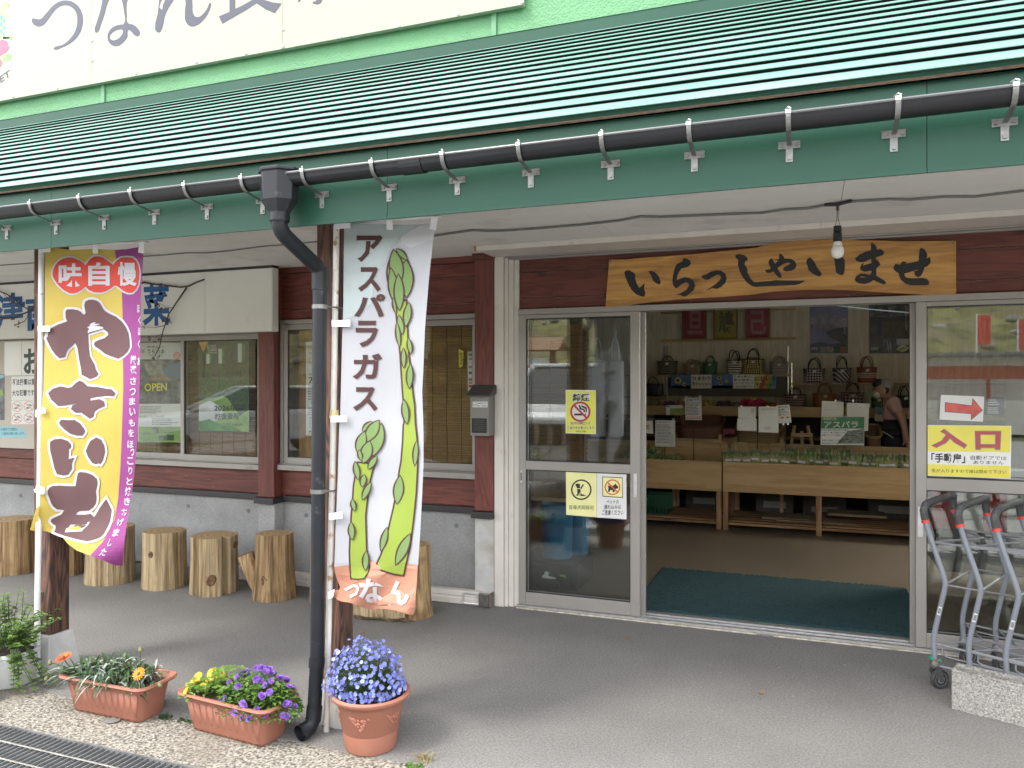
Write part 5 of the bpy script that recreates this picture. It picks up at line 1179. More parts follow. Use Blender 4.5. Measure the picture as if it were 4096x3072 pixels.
def log(label, cx, cy, r, h, seed, lobes=(), cracks=3, flare=0.05, mat_i=0, lean=(0, 0), knots=(), n=72, top_tilt=0.0):
    rr = random.Random(seed)
    t = thing('log_stool', label, 'stool', (cx, cy, 0), 'log stools along the concrete wall')
    t.rotation_euler.z = 0
    ph = [rr.uniform(0, 6.28) for _ in range(4)]; ck = [rr.uniform(0, 6.28) for _ in range(cracks)]
    def rad(a, z):
        q = 1 + 0.025 * math.sin(2 * a + ph[0]) + 0.018 * math.sin(3 * a + ph[1] + z * 3) + 0.010 * math.sin(7 * a + ph[2]) + 0.006 * math.sin(13 * a + ph[3] + z * 6)
        for la, ld, lw in lobes:
            d = (a - la + math.pi) % (2 * math.pi) - math.pi; q -= ld * math.exp(-(d / lw) ** 2)
        for c in ck:
            d = (a - c - z * .15 + math.pi) % (2 * math.pi) - math.pi; q -= 0.06 * math.exp(-(d / 0.035) ** 2)
        q *= 1 + flare * (1 - z / h) ** 2
        return q + 0.012 * noise.noise(Vector((math.cos(a) * 3, math.sin(a) * 3, z * 5 + seed)))
    zs = [0, .01, .08, .16, .24, .32, h - .012, h - .003, h]
    V = []; 
    for i, z in enumerate(zs):
        e = 0.985 if i in (0,) else (0.982 if i == len(zs) - 1 else 1)
        for k in range(n):
            a = 2 * math.pi * k / n; q = r * rad(a, z) * e
            tz = z + (top_tilt * math.cos(a) * r if i >= len(zs) - 3 else 0)
            V.append((q * math.cos(a) + lean[0] * z, q * math.sin(a) + lean[1] * z, tz))
    F = [(i * n + k, i * n + (k + 1) % n, (i + 1) * n + (k + 1) % n, (i + 1) * n + k) for i in range(len(zs) - 1) for k in range(n)]
    b = MB(); b.add(V, F); o = b.build('trunk', side_m[mat_i], None, smooth='all'); o.parent = t
    top = V[-n:]; c = MB(); m_ = (lean[0] * h, lean[1] * h, h + .0005)
    vs = [m_] + [(m_[0] + (p[0] - m_[0]) * .5, m_[1] + (p[1] - m_[1]) * .5, (p[2] + h) / 2 + .0004) for p in top] + top
    c.add(vs, [(0, 1 + k, 1 + (k + 1) % n) for k in range(n)] + [(1 + k, 1 + n + k, 1 + n + (k + 1) % n, 1 + (k + 1) % n) for k in range(n)])
    o = c.build('cut_face', cut_m, None); o.parent = t
    for a, z, kr in knots:
        kb = MB(); kb.lathe([(kr * 1.5, -0.004), (kr * 1.25, .006), (kr, .010), (kr * .75, .006), (kr * .4, .008), (.001, .004)], n=14, wob=lambda aa, zz: 1 + .15 * math.sin(2 * aa + a))
        ko = kb.build('knot', knot_m, None, smooth=True); ko.parent = t
        q = r * rad(a, z) - .002
        ko.matrix_basis = Matrix.Translation((q * math.cos(a) + lean[0] * z, q * math.sin(a) + lean[1] * z, z)) @ Vector((math.cos(a), math.sin(a), 0)).to_track_quat('Z', 'Y').to_matrix().to_4x4()
    return t
def gpos(u, v, back): 
    p = atZ(u, v, 0); d = Vector((p.x, p.y, 0)).normalized() * back
    return p.x + d.x, p.y + d.y
FA = math.radians(-62)   # bearing that faces the camera
x, y = gpos(52, 2303, .17); log('wide knotty log stool cut by the left edge of the picture', x, y, .172, .435, 1, cracks=1, mat_i=2, knots=((FA - .35, .21, .035),), flare=.04)
x, y = gpos(238, 2312, .15); log('log stool almost hidden behind the left post', x, y, .160, .42, 2, cracks=2, mat_i=2)
x, y = gpos(440, 2343, .17); log('log stool half covered by the yellow banner tip', x, y, .172, .43, 3, cracks=5, mat_i=1, flare=.06)
x, y = gpos(657, 2363, .153); log('straight cracked log stool with one small knot right of the yellow banner', x, y, .152, .425, 14, cracks=4, mat_i=1, knots=((FA - .35, .27, .016),), n=110)
x, y = gpos(857, 2386, .16); log('deeply fluted log stool with a large low knot', x, y, .168, .418, 5, lobes=((FA - .60, .44, .12), (FA + .74, .42, .10), (FA + 2.4, .25, .2)), cracks=2, mat_i=1, knots=((FA + .12, .12, .028), (FA + 1.35, .35, .02)), n=110)
x, y = gpos(1088, 2408, .15); t = log('gnarled log stool with a stubby side branch', x + .02, y, .130, .462, 6, lobes=((FA - .75, .16, .14), (FA + .1, .10, .08)), cracks=9, mat_i=2, flare=.22, knots=((FA - .35, .15, .022),), n=110)
d_ = Vector((-0.82, -0.25, 0)).normalized()
bb = MB(); bb.tube([d_ * .05 + Vector((0, 0, .03)), d_ * .125 + Vector((0, 0, .12)), d_ * .18 + Vector((0, 0, .22)), d_ * .215 + Vector((0, 0, .305))], [.085, .068, .056, .058], 22)
o = bb.build('branch_stub', side_m[2], None, smooth='all'); o.parent = t
bb = MB(); bb.tube([d_ * .2152 + Vector((0, 0, .3055)), d_ * .216 + Vector((0, 0, .3075))], [.056, .052], 22); o = bb.build('branch_cut_face', knot_m, None); o.parent = t
bb = MB(); pth = []
for k, (a, z, rr2) in enumerate(((-.62, .30, .012), (-.55, .36, .016), (-.60, .41, .010), (-.66, .24, .012))):
    pass
x, y = gpos(1328, 2425, .15); log('log stool hidden behind the downpipe', x, y, .150, .44, 7, cracks=3, mat_i=1)
# the L-shaped stump seat behind the asparagus banner
x, y = gpos(1590, 2486, .15)
t = thing('stump_seat', 'L-shaped stump seat with a carved end below the asparagus banner', 'stool', (x, y, 0))
def local(o): o.parent = t; return o
n = 56; V = []; zs = [0, .03, .12, .25, .40, .468]
for z in zs:
    for k in range(n):
        a = 2 * math.pi * k / n; q = .108 * (1 + .5 * (1 - z / .468) ** 3 * max(0, math.cos(a + .9)) + .03 * math.sin(5 * a) + .015 * math.sin(11 * a + 9 * z)); V.append((.085 + q * math.cos(a), .07 + q * math.sin(a), z))
b = MB(); b.add(V, [(i * n + k, i * n + (k + 1) % n, (i + 1) * n + (k + 1) % n, (i + 1) * n + k) for i in range(len(zs) - 1) for k in range(n)])
local(b.build('upright_trunk', side_m[2], None, smooth='all'))
c = MB(); c.add(V[-n:], [tuple(range(n))]); local(c.build('cut_face', cut_m, None))
b = MB(); prof = [(-.03, 0), (.10, 0), (.145, .06), (.15, .14), (.11, .20), (.03, .215), (-.06, .20), (-.085, .12), (-.075, .04)]
ax = Vector((-1, -.16, 0)).normalized(); sd = Vector((-.16, 1, 0)).normalized(); R0 = Vector((.14, -.10, 0)); secs = 9; V = []
for i in range(secs):
    s_ = i / (secs - 1) * .36; w = 1 - .12 * s_ / .36 + .02 * math.sin(i * 2)
    for j, (p_, z) in enumerate(prof): V.append(tuple(R0 + ax * s_ + sd * (p_ * w) + Vector((0, 0, max(0, z * w + .006 * math.sin(i * 1.7 + j))))))
m_ = len(prof); b.add(V, [(i * m_ + k, i * m_ + (k + 1) % m_, (i + 1) * m_ + (k + 1) % m_, (i + 1) * m_ + k) for i in range(secs - 1) for k in range(m_)])
local(b.build('low_seat_log', side_m[1], None, smooth=True))
e_ = [Vector(p) for p in V[-m_:]]; b = MB(); b.add([tuple(p + ax * .001) for p in e_], [tuple(range(m_))]); local(b.build('carved_end', pm('carved_grey_end', (0.30, 0.26, 0.20), 0.85, 0.45, 50, bump=0.8, bs=45), None))
# knots on stump
# ------------------------------------------------------------------ letter box on the column
lb_m = pm('grey_sheet_steel', (0.20, 0.196, 0.18), 0.45, 0.04, 4); lb_d = flat('dark_brown_lid', (0.060, 0.056, 0.052), 0.5)
LBX = thing('cigarette_box', 'grey steel wall box with sloping dark lid on the brown column beside the entrance', 'wall box', (-2.1, 4.93, 1.18))
MB().box(-2.166, -2.029, 4.88, 4.978, 1.184, 1.472).build('body', lb_m, LBX, bevel=0.004)
MB().prism([(-2.188, 4.858, 1.452), (-2.188, 4.858, 1.462), (-2.188, 4.978, 1.535), (-2.188, 4.978, 1.47)], (.178, 0, 0)).build('lid', lb_d, LBX, bevel=0.002)
MB().box(-2.153, -2.043, 4.876, 4.8795, 1.205, 1.305).build('slot_panel', flat('black_slot', (0.012, 0.012, 0.013), 0.3), LBX, bevel=0.001)
for k in range(6): MB().obox((-2.098, 4.874, 1.225 + k * .0135), (1, 0, 0), (0, .8, .6), (0, -.6, .8), .040, .003, .0008).build('louvre', flat('louvre_steel%d' % k, (0.10, 0.10, 0.10), 0.3), LBX)
o, S, q = paper('box_label', 'small white label on the grey wall box', 'label', z3([(259, 1303), (369, 1303), (368, 1345), (258, 1344)]), 4.8788, lam)
S.put('lettering', black, text_in('津南町観光協会', z3([(293, 1308), (362, 1308), (362, 1322), (293, 1323)]), .004), .0006); S.put('lettering', black, text_in('喫煙所・禁煙運動会', z3([(293, 1328), (364, 1327), (364, 1340), (293, 1341)]), .004), .0006)
a, b_ = ring(276, 1323, 16, 2.4, 20); S.poly('emblem', black, z3(a), .0006, holes=[z3(b_)]); S.poly('emblem', black, z3([(262, 1328), (290, 1318), (290, 1321), (262, 1331)]), .0009); S.done(o)
# ------------------------------------------------------------------ shutter bottom bar lying along the wall, with its latch
SB = thing('shutter_bar', 'cream shutter bottom bar with steel latch on the ground along the concrete wall', 'shutter bar', (-3, 4.96, 0))
b = MB(); pr = [(4.995, .004), (4.935, .004), (4.932, .045), (4.938, .048), (4.938, .060), (4.932, .063), (4.934, .092), (4.945, .098), (4.995, .098)]
b.prism([(-4.35, yy, zz) for yy, zz in pr], (2.31, 0, 0)); b.build('bar', white_trim, SB, bevel=0.002)
MB().box(-2.120, -2.046, 4.912, 4.931, .006, .100).build('latch_box', galv, SB, bevel=0.005)
MB().tube([(-2.11, 4.922, .020), (-2.225, 4.920, .020), (-2.238, 4.920, .030), (-2.238, 4.920, .078), (-2.225, 4.920, .088), (-2.11, 4.922, .088)], .0045, 8).build('latch_loop', alu_b, SB, smooth=True)
MB().box(-2.0455, -2.030, 4.93, 4.99, .004, .098).build('end_cap', flat('brown_end_cap', (0.16, 0.12, 0.10), 0.7), SB)
o, S, q = paper('bar_sticker', 'small white sticker on the shutter bar between the stools', 'sticker', [(1226, 2324), (1250, 2327), (1250, 2341), (1226, 2338)], 4.9285, lam); rows(S, grey_p, [(1236, 2327), (1249, 2329), (1249, 2339), (1236, 2337)], 2); S.done(o)

# ------------------------------------------------------------------ lamp cable and bare bulb under the soffit
cab = flat('grey_cable', (0.16, 0.155, 0.15), 0.6)
CB = thing('lamp_cable', 'grey electric cable clipped along the soffit with a black taped joint', 'cable', (0, 4.3, 2.44))
pts = [(-60, 1064), (0, 1061.6), (140, 1052), (572, 1026), (660, 1020), (741, 1012), (830, 1012), (922, 1003), (1050, 986), (1180, 976), (1275, 966), (1500, 958), (1734, 941), (1890, 919), (1950, 922), (2012, 921), (2147, 912), (2317, 898), (2473, 881), (2561, 864.5), (2640, 866), (2700, 864), (2860, 857), (3047, 850), (3142, 836), (3230, 832), (3299, 820), (3407, 804.5), (3560, 795), (3640, 797), (3773, 785.6), (3900, 785), (4096, 761.6), (4300, 742)]
MB().tube([atZ(u, v, 2.443) for u, v in pts], .0042, 6).build('cable_run', cab, CB, smooth='all')
MB().tube([atZ(u, v + 4, 2.439) for u, v in pts[12:]], .0036, 6).build('cable_run', cab, CB, smooth='all')
tape = flat('black_tape', (0.014, 0.014, 0.015), 0.5)
jj = atZ(3350, 818, 2.435); j0 = atZ(3299, 820, 2.440); j1 = atZ(3405, 803, 2.440)
MB().tube([j0, jj, j1], .0085, 8).build('taped_joint', tape, CB, smooth=True)
LP = thing('pendant_bulb', 'bare white bulb in a black socket hanging before the welcome board', 'light bulb', tuple(jj))
bz = 2.19
MB().tube([jj + Vector((0, 0, .004)), jj + Vector((0, 0, -.03))], .006, 8).build('flex_sleeve', tape, LP)
MB().tube([jj + Vector((-.001, 0, -.03)), (jj.x - .003, jj.y, 2.37), (jj.x - .010, jj.y, 2.328)], .0016, 5).build('flex', cab, LP); MB().tube([jj + Vector((.001, 0, -.03)), (jj.x + .002, jj.y, 2.37), (jj.x + .012, jj.y, 2.328)], .0016, 5).build('flex', cab, LP)
MB().lathe([(.010, .13), (.018, .128), (.020, .10), (.017, .098), (.019, .095), (.0205, .086), (.0205, .05), (.014, .048)], (jj.x, jj.y, 2.2), 16).build('socket', tape, LP, smooth=True)
bulb_m = pm('opal_bulb_glass', (0.80, 0.79, 0.74), 0.25, 0.02, 5, spec=0.5)
MB().lathe([(.018, .0645), (.0195, .060), (.0215, .048), (.0225, .040)], (jj.x, jj.y, 2.186), 20).build('bulb_collar', flat('white_plastic', (0.72, 0.71, 0.70), 0.4), LP, smooth=True)
MB().lathe([(.0226, .040), (.028, .030), (.0308, .018), (.0310, .010), (.028, -.004), (.022, -.014), (.012, -.020), (.001, -.022)], (jj.x, jj.y, 2.188), 24).build('bulb_globe', bulb_m, LP, smooth='all')

# ------------------------------------------------------------------ trolleys
N0 = Vector((0.588, 4.44, 0)); FW = Vector((0.437, -0.20, 0)).normalized(); SD = Vector((0.20, 0.437, 0)).normalized(); W = 0.475
z8 = lambda pts: zc(3500, 1900, 0.7062, pts)
near = [atP(u, v, N0, SD) for u, v in z8([(283, 168), (277, 195), (279, 225), (285, 258), (300, 310), (335, 415), (375, 530), (394, 592), (398, 622), (392, 655), (365, 770), (345, 855), (336, 900), (333, 935), (336, 1000), (339, 1092)])]
tub = pm('blue_grey_tube_paint', (0.18, 0.195, 0.225), 0.40, 0.05, 5, spec=0.5, dirt=(0.20, 0.20, 0.21), ds=25, dlo=0.68, dhi=0.8)
foam = pm('charcoal_foam_grip', (0.055, 0.055, 0.058), 0.75, 0.15, 30, dirt=(0.14, 0.14, 0.14), ds=14, dlo=0.6, dhi=0.8)
redr = flat('red_ring', (0.62, 0.05, 0.03), 0.45); rub = flat('dark_rubber', (0.045, 0.045, 0.047), 0.6); wire = flat('grey_coated_wire', (0.16, 0.168, 0.18), 0.4); hubm = flat('pale_hub', (0.45, 0.46, 0.48), 0.4)
def loc2(p): return p
def caster(b, t, p, yaw):
    """wheel standing at ground point p"""
    o = MB(); r = .048
    ax = Vector((math.cos(yaw), math.sin(yaw), 0)); fd = Vector((-ax.y, ax.x, 0)); c = p + Vector((0, 0, r)) - fd * .028
    rot = ax.to_track_quat('Z', 'Y').to_matrix().to_4x4()
    w = MB().lathe([(r * .74, -.012), (r * .93, -.013), (r, -.008), (r, .008), (r * .93, .013), (r * .74, .012)], n=26).build('wheel', rub, t, smooth=True); w.matrix_basis = Matrix.Translation(c) @ rot
    h = MB().lathe([(r * .735, -.010), (r * .70, -.0125), (r * .56, -.0085), (r * .48, -.0085), (r * .40, -.012), (r * .16, -.013), (r * .16, .013), (r * .40, .012), (r * .48, .0085), (r * .56, .0085), (r * .70, .0125), (r * .735, .010)], n=26).build('hub', hubm, None, smooth=True)
    h.parent = w
    k = MB()
    for s_ in (-1, 1):
        e = ax * .017 * s_
        k.prism([c + e + fd * -.012 + Vector((0, 0, -.008)), c + e + fd * .012 + Vector((0, 0, -.012)), c + e + fd * .050 + Vector((0, 0, .045)), c + e + fd * .030 + Vector((0, 0, .062)), c + e + fd * .004 + Vector((0, 0, .060))], ax * (.002 * s_))
    k.obox(c + fd * .026 + Vector((0, 0, .062)), ax, fd, (0, 0, 1), .018, .022, .002)
    k.lathe([(.021, 0), (.024, .004), (.024, .014), (.019, .020), (.016, .034)], tuple(p + Vector((0, 0, r + .064))), 16)
    k.tube([c - ax * .021, c + ax * .021], .006, 8)
    k.build('caster_fork', galv, t)
TROL = thing('shopping_trolley', 'foremost grey tube shopping trolley with black grip nearest the entrance', 'shopping trolley', tuple(N0), 'nested shopping trolleys by the right door')
far = [p + SD * W for p in near]
for nm, P in (('upright', near[1:]), ('upright', far[1:])): MB().tube(P, .0128, 14).build(nm, tub, TROL, smooth=True)
hc = near[1]; up_ = near[0]
MB().tube([near[3] + Vector((0, 0, .004)), near[2], near[1], up_ + SD * .012, up_ + SD * .05 + Vector((0, 0, .004)), up_ + SD * (W / 2) + Vector((0, 0, .006)), up_ + SD * (W - .05) + Vector((0, 0, .004)), up_ + SD * (W - .012), far[1], far[2], far[3] + Vector((0, 0, .004))], .0185, 14).build('handle_grip', foam, TROL, smooth=True)
for P in (near, far):
    d = (P[4] - P[3]).normalized(); MB().tube([P[3] - d * .002, P[3] + d * .012], .0195, 14).build('ring', redr, TROL, smooth=True)
MB().tube([up_ + SD * (W * .66), up_ + SD * (W * .66 + .012)], .0192, 14).build('grip_seam', foam, TROL)
# frame wires: upper tray, middle bar, lower tray
def at_z(P, z):
    for a, b in zip(P[:-1], P[1:]):
        if (a.z - z) * (b.z - z) <= 0 and a.z != b.z: return a.lerp(b, (z - a.z) / (b.z - a.z))
    return P[-1]
za, zm, zl = near[5].z + .03, near[8].z, near[13].z - .015
u1, m1, l1 = at_z(near, za), at_z(near, zm), at_z(near, zl)
MB().tube([u1, u1 + FW * .10, u1 + FW * .62 + Vector((0, 0, .03)), u1 + FW * .62 + SD * W + Vector((0, 0, .03)), u1 + SD * W + FW * .10, u1 + SD * W], .0055, 8).build('upper_rail', wire, TROL, smooth=True)
MB().tube([u1 + FW * .005 + SD * .0, u1 + FW * .17 + SD * (W * .5) + Vector((0, 0, .012)), u1 + SD * W + FW * .005], .0050, 8).build('upper_brace', wire, TROL, smooth=True)
MB().tube([m1, m1 + SD * W], .0055, 8).build('middle_bar', wire, TROL, smooth=True)
MB().tube([m1 + FW * .0, m1 + FW * .45 + Vector((0, 0, .0))], .0045, 8).build('middle_rail', wire, TROL); MB().tube([m1 + SD * W, m1 + SD * W + FW * .45], .0045, 8).build('middle_rail', wire, TROL)
MB().tube([l1, l1 + FW * .60 - Vector((0, 0, .02)), l1 + FW * .60 + SD * W - Vector((0, 0, .02)), l1 + SD * W], .0055, 8).build('lower_rail', wire, TROL, smooth=True)
MB().tube([l1 + FW * .01, l1 + FW * .16 + SD * (W * .5) - Vector((0, 0, .006)), l1 + SD * W + FW * .01], .005, 8).build('lower_brace', wire, TROL, smooth=True)
for k, s_ in enumerate((.25, .5, .75)):
    q = l1 + SD * (W * s_); MB().tube([q + FW * .10, q + FW * .60 - Vector((0, 0, .02))], .0038, 6).build('tray_wire', wire, TROL)
MB().tube([l1 + FW * .04 - Vector((0, 0, .002)), l1 + FW * .04 - Vector((0, 0, .045)), l1 + FW * .06 - Vector((0, 0, .055)), l1 + FW * .60 - Vector((0, 0, .075))], .0042, 6).build('tray_wire', wire, TROL, smooth=True)
lo1 = near[-1] + Vector((0, 0, .015)); MB().tube([lo1, lo1 + FW * .62], .007, 8).build('base_rail', wire, TROL); MB().tube([lo1 + SD * W, lo1 + SD * W + FW * .62], .007, 8).build('base_rail', wire, TROL)
def ztp(p): return Vector((p.x, p.y, 0))
caster(None, TROL, ztp(near[-1]), 2.15); caster(None, TROL, ztp(far[-1]), 2.0)
caster(None, TROL, ztp(near[-1] + FW * .58), 2.6); caster(None, TROL, ztp(far[-1] + FW * .58), 1.8)
# maker's sticker on the near upright
p0 = near[10]; dd = (near[10] - near[9]).normalized(); nn = -Vector(ray(3770, 2420)).normalized(); sx_ = dd.cross(nn).normalized()
st = MB(); st.obox(p0 + nn * .0135, sx_, dd, nn, .0075, .022, .0004); so_ = st.build('sticker', paper_w, TROL)
for k in range(4):
    st = MB(); st.obox(p0 + nn * .0142 + sx_ * (-.0045 + .003 * k), sx_, dd, nn, .0010, .017 - .003 * (k % 2), .0003); o = st.build('sticker_print', black, None); o.parent = so_; o.matrix_parent_inverse = Matrix()
cols_ = ['second grey shopping trolley pushed into the foremost one', 'third grey shopping trolley in the nested row behind the concrete block', 'rearmost grey shopping trolley cut by the right edge of the picture']
for k in range(3): copy_tree(TROL, FW * (.158 * (k + 1)) + Vector((0, 0, 0)), cols_[k])
STR = thing('string_knot', 'green and red string knotted round the leg of the foremost trolley', 'string', tuple(near[-1]))
rr = random.Random(3); q = near[-1] + Vector((0, 0, .03))
gs = flat('green_string', (0.02, 0.30, 0.16), 0.7); rs = flat('red_brown_string', (0.25, 0.08, 0.05), 0.7)
MB().tube([q + Vector((.016 * math.cos(a), .016 * math.sin(a), .004 * a / 3)) for a in [k * .5 for k in range(26)]], .0028, 5).build('loops', rs, STR)
MB().tube([q + Vector((-.014, -.008, .012)), q + Vector((-.03, -.012, .022)), q + Vector((-.022, -.02, .03)), q + Vector((-.008, -.017, .014))], .005, 5).build('bow', gs, STR)
MB().tube([q + Vector((.012, -.012, .008)), q + Vector((.022, -.012, .02)), q + Vector((.026, -.01, .008))], .004, 5).build('bow', gs, STR)

# ------------------------------------------------------------------ concrete block chocking the trolleys
cb_m = pm('rough_block_concrete', (0.27, 0.265, 0.245), 0.92, 0.5, 120, col2=(0.44, 0.43, 0.40), bump=0.9, bs=150)
cbx = Vector((0.267, -0.11, 0)).normalized(); cby = Vector((-cbx.y, cbx.x, 0)); p0 = Vector((0.638, 4.185, 0))
CBk = thing('concrete_block', 'rough grey hollow concrete block set on edge before the trolleys', 'concrete block', tuple(p0))
L_, T_, H_ = .39, .10, .19
b = MB(); b.obox(p0 + cbx * L_ / 2 + cby * T_ / 2 + Vector((0, 0, (H_ - .012) / 2)), cbx, cby, (0, 0, 1), L_ / 2, T_ / 2, (H_ - .012) / 2); b.build('body', cb_m, CBk, bevel=0.004)
b = MB(); b.obox(p0 + cbx * L_ / 2 + cby * .008 + Vector((0, 0, H_ - .006)), cbx, cby, (0, 0, 1), L_ / 2, .008, .006); b.build('front_lip', cb_m, CBk, bevel=0.003)
b = MB(); b.obox(p0 + cbx * L_ / 2 + cby * (T_ - .012) + Vector((0, 0, H_ - .003)), cbx, cby, (0, 0, 1), L_ / 2, .012, .009); b.build('back_lip', cb_m, CBk, bevel=0.003)
for k in range(4):
    b = MB(); b.obox(p0 + cbx * (.012 + .1195 * k) + cby * .046 + Vector((0, 0, H_ - .007)), cbx, cby, (0, 0, 1), (.012, .028, .028, .012)[k], .029, .0065); b.build('web', cb_m, CBk, bevel=0.003)
# ------------------------------------------------------------------ small things on the ground
lf = [pm('dry_leaf_%d' % i, c, 0.7, 0.3, 70) for i, c in enumerate(((0.28, 0.12, 0.05), (0.22, 0.10, 0.05), (0.34, 0.18, 0.09)))]
def leaf(u, v, s, yaw, label, m):
    p = atZ(u, v, .004); r_ = random.Random(int(u)); n = 12; V = []
    for j in range(2 * n):
        a = 2 * math.pi * j / (2 * n); q = s * (0.55 + .25 * abs(math.cos(a)) + .12 * (j % 2)); X, Y_ = q * math.cos(a), q * .6 * math.sin(a)
        V.append((X, Y_, .006 + .5 * X * X / s + .25 * Y_ * Y_ / s + r_.uniform(0, .003)))
    V.append((0, 0, .004)); b = MB(); b.add(V, [(j, (j + 1) % (2 * n), 2 * n) for j in range(2 * n)])
    b.tube([(s * .7, 0, .010), (s * 1.2, .004, .014)], .0012, 4)
    o = b.build('fallen_leaf', m, fix=False); o.location = p; o.rotation_euler = (0, 0, yaw); tag(o, label, 'leaf', 'fallen leaves on the asphalt'); o.modifiers.new('s', 'SOLIDIFY').thickness = .0008
leaf(2511, 2557, .026, .3, 'orange-brown fallen leaf on the asphalt before the left door', lf[0])
leaf(1444, 2540, .024, .9, 'curled brown fallen leaf above the blue flower pot', lf[1])
leaf(861, 2690, .026, 2.0, 'pale brown fallen leaf behind the two planters', lf[2])
leaf(3043, 2778, .017, 1.2, 'small fallen leaf in the middle of the open asphalt', lf[0])
leaf(3580, 2600, .014, .1, 'tiny yellow leaf beside the door track', pm('yellow_leaf', (0.40, 0.36, 0.16), 0.7, 0.2, 60))
dbr = MB(); rr = random.Random(12)
for k in range(420):
    x, y = rr.uniform(-3.6, 1.6), rr.uniform(2.85, 4.9); s_ = rr.uniform(.0008, .0022); a = rr.uniform(0, 3.1)
    dbr.obox((x, y, s_ * .4), (math.cos(a), math.sin(a), 0), (-math.sin(a), math.cos(a), 0), (0, 0, 1), s_ * rr.uniform(1, 2.4), s_, s_ * .5)
o = dbr.build('grit', pm('grit', (0.10, 0.09, 0.08), 0.9, 0.6, 900, col2=(0.40, 0.38, 0.35), stretch=(1, 1, 1)), None); tag(o, 'scattered grit and crumbs on the asphalt walkway', 'grit'); o['kind'] = 'stuff'
a_, b_ = atZ(3034, 2539, 0), atZ(3091, 2546, 0); dx = (b_ - a_).normalized(); dy = Vector((-dx.y, dx.x, 0)); mid = (a_ + b_) / 2
DG = thing('door_stop_plate', 'small steel door stop plate sunk in the asphalt before the track', 'door stop', tuple(mid))
MB().obox(mid + Vector((0, 0, .003)), dx, dy, (0, 0, 1), .052, .016, .003).build('plate', galv, DG, bevel=0.002); MB().obox(mid + Vector((0, 0, .0075)), dx, dy, (0, 0, 1), .036, .005, .0015).build('slot_bar', alu_d, DG)
# ================================================================== inside the shop
zi = lambda pts: zc(2500, 1150, 0.5425, pts); zs6 = lambda pts: zc(2500, 1700, 0.5725, pts)
ply = wood('plywood', (0.40, 0.245, 0.10), (0.52, 0.34, 0.16), 'x', rings=5, rough=0.55, rand=0.06, knots=False, bump=0.04)
lum = wood('old_lumber', (0.17, 0.085, 0.035), (0.33, 0.19, 0.09), 'z', rings=9, rough=0.65, rand=0.15, bump=0.1)
lumx = wood('old_lumber_long', (0.17, 0.085, 0.035), (0.33, 0.19, 0.09), 'x', rings=9, rough=0.65, rand=0.15, bump=0.1)
pale = wood('pale_lumber', (0.38, 0.25, 0.12), (0.52, 0.37, 0.20), 'x', rings=6, rough=0.55, rand=0.06, knots=False, bump=0.03)
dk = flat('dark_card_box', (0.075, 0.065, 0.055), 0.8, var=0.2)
film = glassmat('plastic_film', (0.98, 0.985, 0.97), extra=-0.03, rough=0.12)
# ------------------------------------------------------------------ door mat
MT = pm('dark_teal_mat', (0.010, 0.042, 0.050), 0.95, 0.45, 130, col2=(0.022, 0.085, 0.095), bump=1.0, bs=170)
mg = MB(); nx, ny = 120, 80; rr = random.Random(4)
mx0, mx1, my0, my1 = -1.13, 0.69, 5.215, 6.44
V = [(mx0 + (mx1 - mx0) * i / nx, my0 + (my1 - my0) * j / ny, 0.026 + (rr.uniform(-.005, .005) if 0 < i < nx and 0 < j < ny else -.012)) for j in range(ny + 1) for i in range(nx + 1)]
mg.add(V, [(j * (nx + 1) + i, j * (nx + 1) + i + 1, (j + 1) * (nx + 1) + i + 1, (j + 1) * (nx + 1) + i) for j in range(ny) for i in range(nx)])
tag(mg.build('door_mat', MT, smooth='all'), 'dark teal loop-pile mat inside the open entrance', 'mat')
# ------------------------------------------------------------------ produce stands
def stand(label, x0, x1, legs, y0=8.35, depth=0.85):
    t = thing('produce_stand', label, 'display stand', ((x0 + x1) / 2, y0 + depth / 2, 0), 'plywood produce stands')
    MB().box(x0, x1, y0, y0 + .018, .412, .722).build('front_board', ply, t, bevel=0.002)
    MB().box(x0, x0 + .018, y0 + .019, y0 + depth, .412, .722).build('side_board', ply, t); MB().box(x1 - .018, x1, y0 + .019, y0 + depth, .412, .722).build('side_board', ply, t)
    MB().box(x0 + .019, x1 - .019, y0 + depth - .018, y0 + depth, .412, .86).build('back_board', ply, t)
    MB().box(x0 + .019, x1 - .019, y0 + .019, y0 + depth - .019, .600, .615).build('bed', flat('green_bed_%d' % int(x0 * 10), (0.02, 0.10, 0.03), 0.8), t)
    for lx in legs:
        for yy in (y0 + .004, y0 + depth - .055): MB().box(lx - .026, lx + .026, yy, yy + .05, .013, .411).build('leg', lum, t, bevel=0.002)
    for a, b in zip(legs[:-1], legs[1:]):
        MB().box(a + .027, b - .027, y0 + .02, y0 + .06, .066, .090).build('stretcher', lumx, t)
        for k in range(6): MB().box(a + .027, b - .027, y0 + .065 + .12 * k, y0 + .165 + .12 * k, .092, .106).build('slat', lumx, t)
    n = MB()
    for lx in legs:
        for z in (.47, .66): n.tube([(lx - .01, y0 - .0015, z), (lx - .01, y0 + .001, z)], .004, 6); n.tube([(lx + .012, y0 - .0015, z + .03), (lx + .012, y0 + .001, z + .03)], .004, 6)
    o = n.build('nails', galv, t); o['kind'] = 'stuff'
    return t
stand('left plywood produce stand with bagged green vegetables', -2.9, -0.840, (-2.87, -1.85, -0.867))
stand('right plywood produce stand with upright bags of asparagus', -0.826, 1.56, (-0.80, 0.106, 1.05, 1.53))
